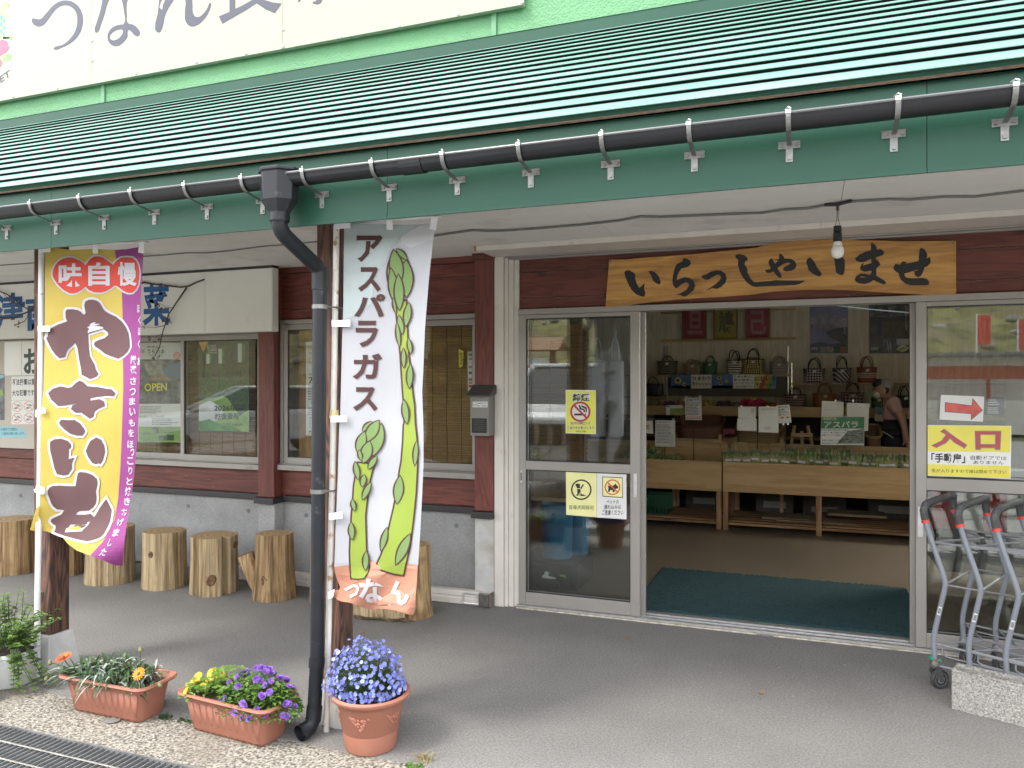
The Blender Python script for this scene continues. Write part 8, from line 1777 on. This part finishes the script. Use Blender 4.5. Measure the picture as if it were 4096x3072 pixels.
# ---- leaves, stems and flower heads
def leafmat(name, c, c2, var=.3): return pm(name, c, .5, var, 30, col2=c2, trans=.25)
g1 = leafmat('fresh_leaf', (0.060, 0.150, 0.020), (0.14, 0.26, 0.05)); g2 = leafmat('dark_leaf', (0.025, 0.065, 0.022), (0.06, 0.12, 0.04)); g3 = leafmat('gazania_leaf', (0.045, 0.095, 0.035), (0.10, 0.16, 0.07)); g4 = pm('silver_leaf_underside', (0.26, 0.30, 0.265), .7, .15, 30); g5 = leafmat('clover_leaf', (0.12, 0.27, 0.03), (0.22, 0.38, 0.07)); st_ = leafmat('soft_stem', (0.08, 0.13, 0.04), (0.13, 0.19, 0.07))
def add_leaf(b, p, d, L, w, droop=.3, n=3, fold=.15):
    d = d.normalized(); s = d.cross(Vector((0, 0, 1))); s = s.normalized() if s.length > .01 else Vector((1, 0, 0)); up = s.cross(d)
    o = len(b.v)
    for i in range(n + 1):
        t = i / n; c = p + d * L * t + Vector((0, 0, -droop * L * t * t)); h = w * math.sin(math.pi * (.08 + .92 * t) ** .8) * .5 + .0004
        b.v += [tuple(c - s * h + up * fold * h), tuple(c), tuple(c + s * h + up * fold * h)]
    for i in range(n): k = o + 3 * i; b.f += [(k, k + 1, k + 4, k + 3), (k + 1, k + 2, k + 5, k + 4)]
def rdir(r_, zlo=-.2, zhi=1): a = r_.uniform(0, 6.283); z = r_.uniform(zlo, zhi); q = math.sqrt(max(0, 1 - z * z)); return Vector((q * math.cos(a), q * math.sin(a), z))
def bloom(npet, r, w, layers=1, cup=.25, core=None, tip=1.0):
    """petals fanning round +Z; returns (verts, faces)"""
    b = MB()
    for ly in range(layers):
        q = r * (1 - .28 * ly)
        for k in range(npet):
            a = 2 * math.pi * (k + .5 * ly) / npet; ca, sa = math.cos(a), math.sin(a); o = len(b.v); ww = w * (1 - .2 * ly)
            for t, h in ((.12, .25), (.55, .9), (.85, 1.0 * tip), (1.0, .55 * tip)):
                z = cup * q * t * t + .18 * r * ly * t
                for s_ in (-1, 1): b.v.append((q * t * ca - s_ * ww * h * .5 * sa, q * t * sa + s_ * ww * h * .5 * ca, z + .04 * q * s_ * (k % 2)))
            b.f += [(o, o + 1, o + 3, o + 2), (o + 2, o + 3, o + 5, o + 4), (o + 4, o + 5, o + 7, o + 6)]
    return b
def flower_mesh(name, mb, m):
    me = bpy.data.meshes.new(name); me.from_pydata(mb.v, [], mb.f); me.materials.append(m); return me
def put_flower(nm, me, root, p, d, s, roll):
    o = bpy.data.objects.new(nm, me); COL.objects.link(o); o.parent = root
    o.matrix_basis = Matrix.Translation(p) @ d.to_track_quat('Z', 'Y').to_matrix().to_4x4() @ Matrix.Rotation(roll, 4, 'Z') @ Matrix.Scale(s, 4); return o
# blue lobelia
LOB = thing('blue_lobelia', 'mound of small blue flowers in the round terracotta pot', 'flowering plant', (-1.745, 2.885, .21)); rr = random.Random(21)
blm = pm('lobelia_petal', (0.17, 0.20, 0.56), .6, .15, 40, rand=.25, trans=.25); fm = flower_mesh('flower', bloom(5, .0105, .0088, 1, .15), blm)
fw2 = flower_mesh('flower_light', bloom(5, .0105, .0088, 1, .15), pm('lobelia_petal_light', (0.32, 0.37, 0.70), .6, .15, 40, rand=.2, trans=.25))
sb_, lf_, extra = MB(), MB(), MB()
for i in range(760):
    d = rdir(rr, -.30, 1); k = rr.uniform(.80, 1.06); p = Vector((d.x * .178 * k - .028, d.y * .150 * k, .035 + max(-.1, d.z) * .205 * k))
    if d.z < .0: p.z = rr.uniform(.025, .06)
    root_ = Vector((d.x * .05, d.y * .05, .0))
    if i % 2 == 0: sb_.tube([root_, root_.lerp(p, .55) + Vector((0, 0, .02)), p], [.0016, .0013, .0008], 4)
    for q in range(2): t = rr.uniform(.35, .95); add_leaf(lf_, root_.lerp(p, t), rdir(rr, -.1, .9), .018, .0055, .2, 2)
    dd = (d + Vector((.12, -.45, .25)) + rdir(rr, -.3, .6) * .5)
    if i < 300: put_flower('flower', (fm, fm, fw2)[i % 3], LOB, p, dd, rr.uniform(.66, .95), rr.uniform(0, 6))
    else:
        m_ = Matrix.Translation(p * .94) @ dd.to_track_quat('Z', 'Y').to_matrix().to_4x4() @ Matrix.Rotation(rr.uniform(0, 6), 4, 'Z') @ Matrix.Scale(.75, 4); extra.add([tuple(m_ @ v.co) for v in fm.vertices], [tuple(f.vertices) for f in fm.polygons])
for i in range(700): d = rdir(rr, -.2, 1); k = rr.uniform(.2, .9); add_leaf(lf_, Vector((d.x * .15 * k - .025, d.y * .14 * k, max(.01, d.z) * .17 * k + .01)), rdir(rr, 0, 1), .022, .006, .2, 2)
for b, nm, m in ((sb_, 'stems', st_), (lf_, 'leaves', g2), (extra, 'inner_flowers', blm)): o = b.build(nm, m, None, fix=False); o.parent = LOB; o['kind'] = 'stuff'
# purple and yellow calibrachoa with clover in planter 2
def local2(pl, x, y, z=.155): c, s_ = math.cos(pl.rotation_euler.z), math.sin(pl.rotation_euler.z); return Vector((pl.location.x + x * c - y * s_, pl.location.y + x * s_ + y * c, z))
pm_ = pm('purple_petal', (0.18, 0.055, 0.42), .6, .25, 60, rand=.3, trans=.2, col2=(0.30, 0.15, 0.56)); ym_ = pm('yellow_petal', (0.62, 0.46, 0.03), .6, .15, 40, rand=.12, trans=.2, col2=(0.74, 0.62, 0.10))
fp = flower_mesh('flower', bloom(6, .0145, .0125, 3, .25), pm_); fy = flower_mesh('flower', bloom(6, .0155, .014, 2, .3), ym_)
def bush(label, cat_name, pl, x0, x1, zt, nf, fme, lm, nleaf, seed, Ls=.026, wid=.014, spill=.0, nm='petunia_plant'):
    rr = random.Random(seed); P0 = local2(pl, (x0 + x1) / 2, 0, .15); t = thing(nm, label, cat_name, tuple(P0)); sb, lb_ = MB(), MB(); hx_ = (x1 - x0) / 2
    def site(k):
        a = rr.uniform(0, 6.283); q = math.sqrt(rr.uniform(0, 1)); X, Y_ = q * math.cos(a), q * math.sin(a); z = zt * (1 - .75 * q * q) * k
        return Vector((X * hx_ * 1.05, Y_ * .125, z - spill * max(0, q - .75) * 4 * .05)), q
    for i in range(nleaf):
        p, q = site(rr.uniform(.25, .97)); add_leaf(lb_, p, rdir(rr, -.1, .9) + Vector((p.x * 3, p.y * 6, 0)), Ls * rr.uniform(.7, 1.2), wid * rr.uniform(.8, 1.2), .3, 3)
        if i % 5 == 0: sb.tube([(p.x * .4, p.y * .4, -.02), tuple(p * .7), tuple(p)], [.002, .0016, .001], 4)
    for i in range(nf):
        p, q = site(rr.uniform(.97, 1.08)); put_flower('flower', fme, t, p, Vector((p.x * 2.5, p.y * 5 - .45, .55)) + rdir(rr, -.3, .5) * .45, rr.uniform(.85, 1.15), rr.uniform(0, 6))
    for b, n_, m in ((sb, 'stems', st_), (lb_, 'leaves', lm)):
        if b.v: o = b.build(n_, m, None, fix=False); o.parent = t; o['kind'] = 'stuff'
    return t
bush('purple double petunias filling the right of the planter box', 'flowering plant', PL2, -.06, .315, .140, 66, fp, g1, 1000, 31, spill=1)
bush('yellow petunias at the left end of the planter box', 'flowering plant', PL2, -.262, -.115, .075, 20, fy, g5, 150, 32)
# clover between them
CLV = thing('clover_plant', 'bright green clover between the yellow and purple flowers', 'plant', tuple(local2(PL2, -.09, .01, .15))); rr = random.Random(33); lb_, sb = MB(), MB()
for i in range(85):
    X, Y_ = rr.uniform(-.115, .105), rr.uniform(-.11, .09); z = rr.uniform(.04, .115) * (1 - abs(X) * 3); top_ = Vector((X, Y_, z)); sb.tube([(X * .6, Y_ * .6, -.01), tuple(top_)], [.0011, .0009], 4)
    a0 = rr.uniform(0, 6)
    for k in range(3):
        a = a0 + 2.094 * k; d = Vector((math.cos(a), math.sin(a), .12)); s = Vector((-math.sin(a), math.cos(a), 0)); o = len(lb_.v); L = .016
        for c, h in ((0, .0008), (.6, .007), (1.0, .0095), (.82, 0)): 
            cc_ = top_ + d * L * c; lb_.v += [tuple(cc_ - s * h), tuple(cc_ + s * h + Vector((0, 0, .0001)))]
        lb_.f += [(o, o + 1, o + 3, o + 2), (o + 2, o + 3, o + 5, o + 4)]
for b, n_, m in ((sb, 'stems', st_), (lb_, 'leaves', g5)): o = b.build(n_, m, None, fix=False); o.parent = CLV; o['kind'] = 'stuff'
# gazania in planter 1
GZ_ = thing('gazania_plant', 'sprawling gazania with narrow silvery leaves and two orange flowers', 'flowering plant', tuple(local2(PL1, 0, 0, .15))); rr = random.Random(41); gb, sv, stm = MB(), MB(), MB()
for i in range(430):
    X = rr.triangular(-.26, .25, -.02); Y_ = rr.uniform(-.10, .09); d = Vector((X * 1.5 + rr.uniform(-.6, .6), Y_ * 3 + rr.uniform(-.6, .5), rr.uniform(.15, 1.0))); L = rr.uniform(.07, .13) * (1.1 if X < 0 else .85); z = rr.uniform(-.01, .06) * (1 - abs(X) * 2)
    add_leaf(gb if i % 4 else sv, Vector((X, Y_, z)), d, L, rr.uniform(.009, .016), rr.uniform(.4, .9), 4, .25)
for i in range(60):
    X = rr.uniform(-.25, -.12); add_leaf(gb if i % 3 else sv, Vector((X, rr.uniform(-.1, .08), rr.uniform(0, .05))), Vector((-.8, rr.uniform(-.7, .3), rr.uniform(-.1, .5))), rr.uniform(.09, .15), .012, .6, 4, .25)
og = pm('orange_petal', (0.66, 0.10, 0.02), .6, .2, 60, col2=(0.74, 0.17, 0.02), trans=.2); og2 = pm('amber_petal', (0.74, 0.28, 0.02), .6, .15, 60, trans=.2); cen_m = flat('flower_centre', (0.10, 0.06, 0.03), .8)
W0 = Vector(GZ_.location)
def gz_flower(u, v, Y, m, s, d):
    p = atY(u, v, Y) - W0; o = put_flower('flower', flower_mesh('flower', bloom(15, .042, .012, 2, .12, tip=.8), m), GZ_, p, Vector(d), s, .3)
    c = MB(); c.lathe([(.010, 0), (.011, .004), (.007, .008), (.001, .009)], n=14); o2 = c.build('flower_centre', cen_m, None, smooth='all'); o2.parent = o
    stm.tube([(p.x * .8, p.y * .5, 0), (p.x * .95, p.y * .8, p.z * .6), tuple(p)], [.003, .0026, .0024], 6)
gz_flower(253, 2632, 2.70, og, .95, (-.1, -.35, .9)); gz_flower(556, 2696, 2.66, og2, .72, (.1, -.75, .55))
for (u, v) in ((562, 2600), (200, 2652), (186, 2716), (640, 2740), (420, 2756), (335, 2775)):
    p = atY(u, v, 2.69) - W0; c = MB(); c.lathe([(.003, -.012), (.009, -.006), (.0105, .004), (.006, .012), (.002, .016)], n=10); o = c.build('bud', pm('bud_%d' % u, (0.16, 0.15, 0.06), .7, .4, 60), None, smooth='all'); o.parent = GZ_; o.matrix_basis = Matrix.Translation(p) @ Matrix.Rotation(rr.uniform(-.6, .6), 4, 'Y')
    stm.tube([(p.x * .7, p.y * .4, .01), (p.x * .92, p.y * .8, p.z * .5 + .02), tuple(p)], [.0025, .0022, .002], 5)
for b, n_, m in ((stm, 'stems', st_), (gb, 'leaves', g3), (sv, 'silvery_leaves', g4)): o = b.build(n_, m, None, fix=False); o.parent = GZ_; o['kind'] = 'stuff'
# herb in the white pot
HB = thing('green_herb', 'leggy green herb spilling over the white pot', 'plant', (-3.86, 2.83, .18)); rr = random.Random(51); sb, lb_ = MB(), MB()
stems = []
for i in range(44):
    a = rr.uniform(0, 6.283); q = rr.uniform(.05, .13); h_ = rr.uniform(.06, .26); lean_ = rr.uniform(.4, 1.1); stems.append([Vector((q * .5 * math.cos(a), q * .5 * math.sin(a), 0)), Vector((q * math.cos(a), q * math.sin(a), h_ * .6)), Vector((q * (1 + lean_) * math.cos(a), q * (1 + lean_) * math.sin(a), h_))])
for u, v in ((95, 2368), (60, 2470), (205, 2475), (20, 2500), (150, 2560)): p = atY(u, v, 2.80) - Vector(HB.location); stems.append([Vector((p.x * .3, 0, 0)), Vector((p.x * .6, 0, p.z * .5)), p])
for i in range(34):
    a = rr.uniform(-2.8, .1); stems.append([Vector((.12 * math.cos(a), .12 * math.sin(a), .02)), Vector((.19 * math.cos(a), .19 * math.sin(a), -.05)), Vector((.25 * math.cos(a) + rr.uniform(-.05, .1), .22 * math.sin(a), -.15))])
for k, S_ in enumerate(stems):
    sb.tube(S_, [.0028, .0022, .0014], 5); n_ = 9
    for i in range(n_):
        t = .2 + .8 * i / (n_ - 1); p = S_[0].lerp(S_[1], t * 2) if t < .5 else S_[1].lerp(S_[2], t * 2 - 1)
        for s_ in (-1, 1):
            for w_ in range(2): a = i * 1.57 + (0 if s_ > 0 else math.pi) + rr.uniform(-.5, .5); add_leaf(lb_, p, Vector((math.cos(a), math.sin(a), rr.uniform(.1, .6))), rr.uniform(.020, .038) * (1.1 - .4 * t), .021 * (1.15 - .4 * t), .25, 3)
for b, nm, m in ((sb, 'stems', st_), (lb_, 'leaves', leafmat('herb_leaf', (0.10, 0.20, 0.035), (0.21, 0.33, 0.09)))): o = b.build(nm, m, None, fix=False); o.parent = HB; o['kind'] = 'stuff'
# weeds by the strip
for i, (u, v, lab, n_, m, L) in enumerate(((1700, 3040, 'dry grass tuft on the asphalt edge right of the round pot', 46, leafmat('dry_grass', (0.30, 0.25, 0.10), (0.42, 0.36, 0.18)), .075), (660, 2868, 'little green weed behind the right end of the orange-flowered planter', 40, g2, .026), (745, 2880, 'small dark weed between the two planters', 22, g2, .022), (1655, 3062, 'low green weed beside the dry grass tuft', 24, g1, .022))):
    rr = random.Random(60 + i); p = atZ(u, v, 0); b = MB()
    for k in range(n_): add_leaf(b, Vector((rr.uniform(-.03, .03), rr.uniform(-.02, .02), .001)), rdir(rr, .2, .9), L * rr.uniform(.5, 1.1), .0025 if i == 0 else .012, .5, 3)
    o = b.build('weed', m, fix=False); o.location = p; tag(o, lab, 'weed')
# small hardware box / lid beside the planter
p = atZ(452, 2882, 0); o = MB().lathe([(.032, 0), (.034, .003), (.028, .0045), (.001, .005)], n=24).build('round_plug', flat('lid_grey', (0.16, 0.155, 0.15), .7)); o.location = p; tag(o, 'small round grey lid set in the concrete below the orange-flowered planter', 'lid')
# ================================================================== the place across the parking lot (seen in the glass)
bank_m = pm('grassy_bank', (0.085, 0.095, 0.022), .95, .5, .9, col2=(0.24, 0.22, 0.075), dirt=(0.16, 0.13, 0.07), ds=.5, dlo=.45, dhi=.6, bump=.8, bs=3)
V = []; nx, ny = 90, 26
for j in range(ny + 1):
    for i in range(nx + 1):
        x = -60 + 120 * i / nx; t = j / ny; V.append((x, -20 - 22 * t + 1.2 * noise.noise(Vector((x * .11, t * 3, 0))), -.12 + 8.5 * t ** 1.1 + .5 * noise.noise(Vector((x * .25, t * 6, 3))) * min(1, t * 4)))
b = MB(); b.add(V, [(j * (nx + 1) + i, j * (nx + 1) + i + 1, (j + 1) * (nx + 1) + i + 1, (j + 1) * (nx + 1) + i) for j in range(ny) for i in range(nx)]); o = b.build('hillside', bank_m, smooth='all'); struct(o)
rk = MB(); rr = random.Random(70)
for k in range(420):
    x = rr.uniform(-4, 34) if k % 3 else rr.uniform(-30, 34); t = rr.uniform(.05, .95); r_ = rr.uniform(.12, .42); o0 = len(rk.v)
    rk.lathe([(.001, -r_ * .6), (r_ * .8, -r_ * .3), (r_, 0), (r_ * .7, r_ * .45), (.001, r_ * .6)], (x, -20 - 22 * t, 8.5 * t ** 1.1 + .05), 7, wob=lambda a, z: 1 + .25 * math.sin(2 * a + k))
o = rk.build('bank_stones', pm('pale_stone', (0.27, 0.26, 0.23), .9, .4, 2)); tag(o, 'pale stones scattered over the grassy bank across the lot', 'stones'); o['kind'] = 'stuff'
carw = pm('white_car_paint', (0.72, 0.73, 0.74), .25, .02, 2, coat=.6); cglass = flat('dark_car_glass', (0.03, 0.035, 0.04), .06); tyre = flat('tyre_rubber', (0.02, 0.02, 0.02), .8); chr_ = flat('car_chrome', (0.6, 0.6, 0.6), .15, metal=.9); dkp = flat('dark_car_trim', (0.03, 0.03, 0.03), .5); lampm = flat('headlamp', (0.5, 0.52, 0.55), .1)
def car(label, x, y, rz, L, W_, prof, cab, wr, plate=None):
    t = thing('parked_car', label, 'car', (x, y, -.02)); t.rotation_euler.z = rz
    def pt(o): o.parent = t; return o
    hw = W_ / 2; b = MB(); n = len(prof); V = []
    for yy, k in ((-hw, .90), (-hw * .93, 1), (hw * .93, 1), (hw, .90)):
        for X, z in prof: V.append((yy, X * (1 if k == 1 else .985), z if z < .5 else .5 + (z - .5) * k))
    b.add(V, [(j * n + i, j * n + (i + 1) % n, (j + 1) * n + (i + 1) % n, (j + 1) * n + i) for j in range(3) for i in range(n)] + [tuple(range(n)), tuple(reversed(range(3 * n, 4 * n)))]); pt(b.build('body', carw, None, bevel=.04))
    x0, x1, x2, x3, zb, zt = cab; b = MB(); hb, ht = hw * .94, hw * .76; b.add([(-hb, x0, zb), (hb, x0, zb), (hb, x3, zb), (-hb, x3, zb), (-ht, x1, zt), (ht, x1, zt), (ht, x2, zt), (-ht, x2, zt)], [(0, 1, 2, 3), (4, 5, 6, 7), (0, 1, 5, 4), (1, 2, 6, 5), (2, 3, 7, 6), (3, 0, 4, 7)]); pt(b.build('cabin_glass', cglass, None, bevel=.05))
    pt(MB().box(-ht - .02, ht + .02, min(x1, x2) - .02, max(x1, x2) + .02, zt - .01, zt + .05).build('roof', carw, None, bevel=.03))
    for s_ in (-1, 1):
        for a_, c_ in ((x0, x1), (x3, x2)): pt(MB().tube([(s_ * hb, a_, zb), (s_ * ht, c_, zt)], .035, 8).build('pillar', carw, None))
        pt(MB().tube([(s_ * (hw + .02), x0 - .35, zb + .02), (s_ * (hw + .16), x0 - .33, zb + .10)], [.04, .09], 10).build('mirror', carw, None))
        for wx in (prof[0][0] - .85, prof[-1][0] + .85):
            w = MB().lathe([(wr * .62, -.1), (wr, -.1), (wr, .1), (wr * .62, .1)], n=24).build('wheel', tyre, None); pt(w); w.matrix_basis = Matrix.Translation((s_ * (hw - .08), wx, wr)) @ Matrix.Rotation(math.radians(90), 4, 'Y'); h_ = MB().lathe([(.02, -.105), (wr * .6, -.09), (wr * .6, .09), (.02, .105)], n=12).build('rim', chr_, None); h_.parent = w
        zf = prof[1][1]; pt(MB().box(s_ * hw * .62 - .19, s_ * hw * .62 + .19, prof[0][0] - .06, prof[0][0] + .025, zf - .22, zf - .04).build('headlight', lampm, None, bevel=.03))
    zf = prof[1][1]; pt(MB().box(-hw * .42, hw * .42, prof[0][0] - .03, prof[0][0] + .03, zf - .32, zf - .06).build('grille', dkp, None, bevel=.02)); 
    for k in range(5): pt(MB().box(-hw * .40 + k * hw * .19, -hw * .40 + k * hw * .19 + .05, prof[0][0] + .028, prof[0][0] + .045, zf - .31, zf - .07).build('grille_bar', chr_, None))
    pt(MB().box(-hw * .9, hw * .9, prof[0][0] - .02, prof[0][0] + .055, .36, .62).build('bumper', carw if plate else dkp, None, bevel=.04))
    p_ = MB().box(-.165, .165, prof[0][0] + .056, prof[0][0] + .066, .62 if plate else .45, .785 if plate else .61).build('number_plate', paper_w, None); pt(p_)
    if plate:
        for s_, q in plate:
            Vt, Ft = text_in(s_, q, .01); V3 = [(-u, prof[0][0] + .068, v) for u, v in Vt]; me = bpy.data.meshes.new('lettering'); me.from_pydata(V3, [], [tuple(reversed(f)) for f in Ft]); me.materials.append(green_p); l_ = bpy.data.objects.new('lettering', me); COL.objects.link(l_); l_.parent = p_
suv = [(2.35, .35), (2.35, 1.12), (2.22, 1.20), (1.15, 1.27), (-2.3, 1.25), (-2.38, 1.1), (-2.38, .4)]
car('white off-road car parked behind the left of the photographer, mirrored in the left door', -3.12, -1.30, 0, 4.7, 1.9, suv, (1.12, .42, -2.0, -2.25, 1.25, 1.80), .38, (('長野 318', [(-.075, .775), (.075, .775), (.075, .735), (-.075, .735)]), ('せ', [(-.15, .71), (-.11, .71), (-.11, .66), (-.15, .66)]), ('3-33', [(-.08, .725), (.15, .725), (.15, .635), (-.08, .635)])))
sed = [(2.25, .32), (2.25, .72), (2.05, .84), (1.05, .98), (-1.9, 1.02), (-2.2, .95), (-2.25, .4)]
car('white hatchback parked across the lot, mirrored in the left window', -11.3, -3.4, .75, 4.5, 1.75, sed, (1.1, .15, -1.5, -2.05, 1.0, 1.45), .31)
# red stall, banners and notice board on the far side
ST = thing('market_stall', 'small red stall with grey corrugated roof across the lot', 'stall', (5.0, -17.6, 0)); rdm = flat('vermilion_wall', (0.32, 0.075, 0.04), .6); MB().box(3.0, 7.2, -18.6, -16.8, 0, 1.0).build('counter_front', white_trim, ST); MB().box(3.0, 7.2, -16.9, -16.8, 1.65, 2.05).build('fascia', rdm, ST); MB().box(3.05, 7.15, -18.6, -18.5, 1.0, 2.35).build('back_wall', white_trim, ST)
for x in (3.05, 5.1, 7.15): MB().box(x - .05, x + .05, -16.95, -16.85, 1.0, 1.75).build('post', rdm, ST)
for k in range(16): MB().box(2.8 + .29 * k, 2.8 + .29 * k + .15, -18.9, -16.4, 2.36, 2.46).build('roof_sheet', flat('grey_roof_%d' % k, (0.16, 0.16, 0.16), .5), ST)
for i, (x, y, z, c, lab) in enumerate(((2.6, -18.5, 1.2, (0.12, 0.35, 0.18), 'green banner left of the red stall across the lot'), (6.2, -23, 2.4, (0.55, 0.07, 0.05), 'red banner on the bank above the red stall'), (7.6, -23.4, 2.2, (0.50, 0.08, 0.06), 'second red banner on the bank above the stall'), (8.4, -20.5, 1.0, (0.14, 0.36, 0.18), 'green banner right of the red stall'), (2.9, -17.5, .4, (0.66, 0.55, 0.05), 'yellow banner at the corner of the red stall'))):
    t = thing('far_banner', lab, 'banner', (x, y, 0), 'banners across the lot'); MB().tube([(x - .32, y, 0 if y > -20 else z - .8), (x - .32, y, z + 1.7)], .03, 8).build('pole', pole_w, t); bb = MB()
    for k in range(7): bb.v += [(x - .3 + .07 * k, y + .05 * math.sin(k * 1.3), z + .55), (x - .3 + .07 * k, y + .05 * math.sin(k * 1.3), z + 1.65)]
    bb.f = [(2 * k, 2 * k + 2, 2 * k + 3, 2 * k + 1) for k in range(6)]; o = bb.build('cloth', flat('far_cloth_%d' % i, c, .7), t); o.modifiers.new('s', 'SOLIDIFY').thickness = .01
IB = thing('information_board', 'roofed wooden information board across the lot', 'notice board', (-7.6, -9.5, 0))
for x in (-8.9, -6.3): MB().box(x - .07, x + .07, -9.57, -9.43, -.02, 2.5).build('post', lum, IB)
MB().box(-8.8, -6.4, -9.54, -9.46, .9, 2.2).build('panel', lam, IB); MB().prism([(-9.2, -10.0, 2.4), (-9.2, -9.5, 2.75), (-9.2, -9.0, 2.4), (-9.2, -9.5, 2.62)], (3.2, 0, 0)).build('roof', lum, IB); MB().box(-8.6, -7.4, -9.458, -9.452, 1.1, 2.0).build('map', green_p, IB); MB().box(-7.2, -6.6, -9.458, -9.452, 1.1, 2.0).build('map', red_p, IB)
bpy.data.scenes.remove(TMP)
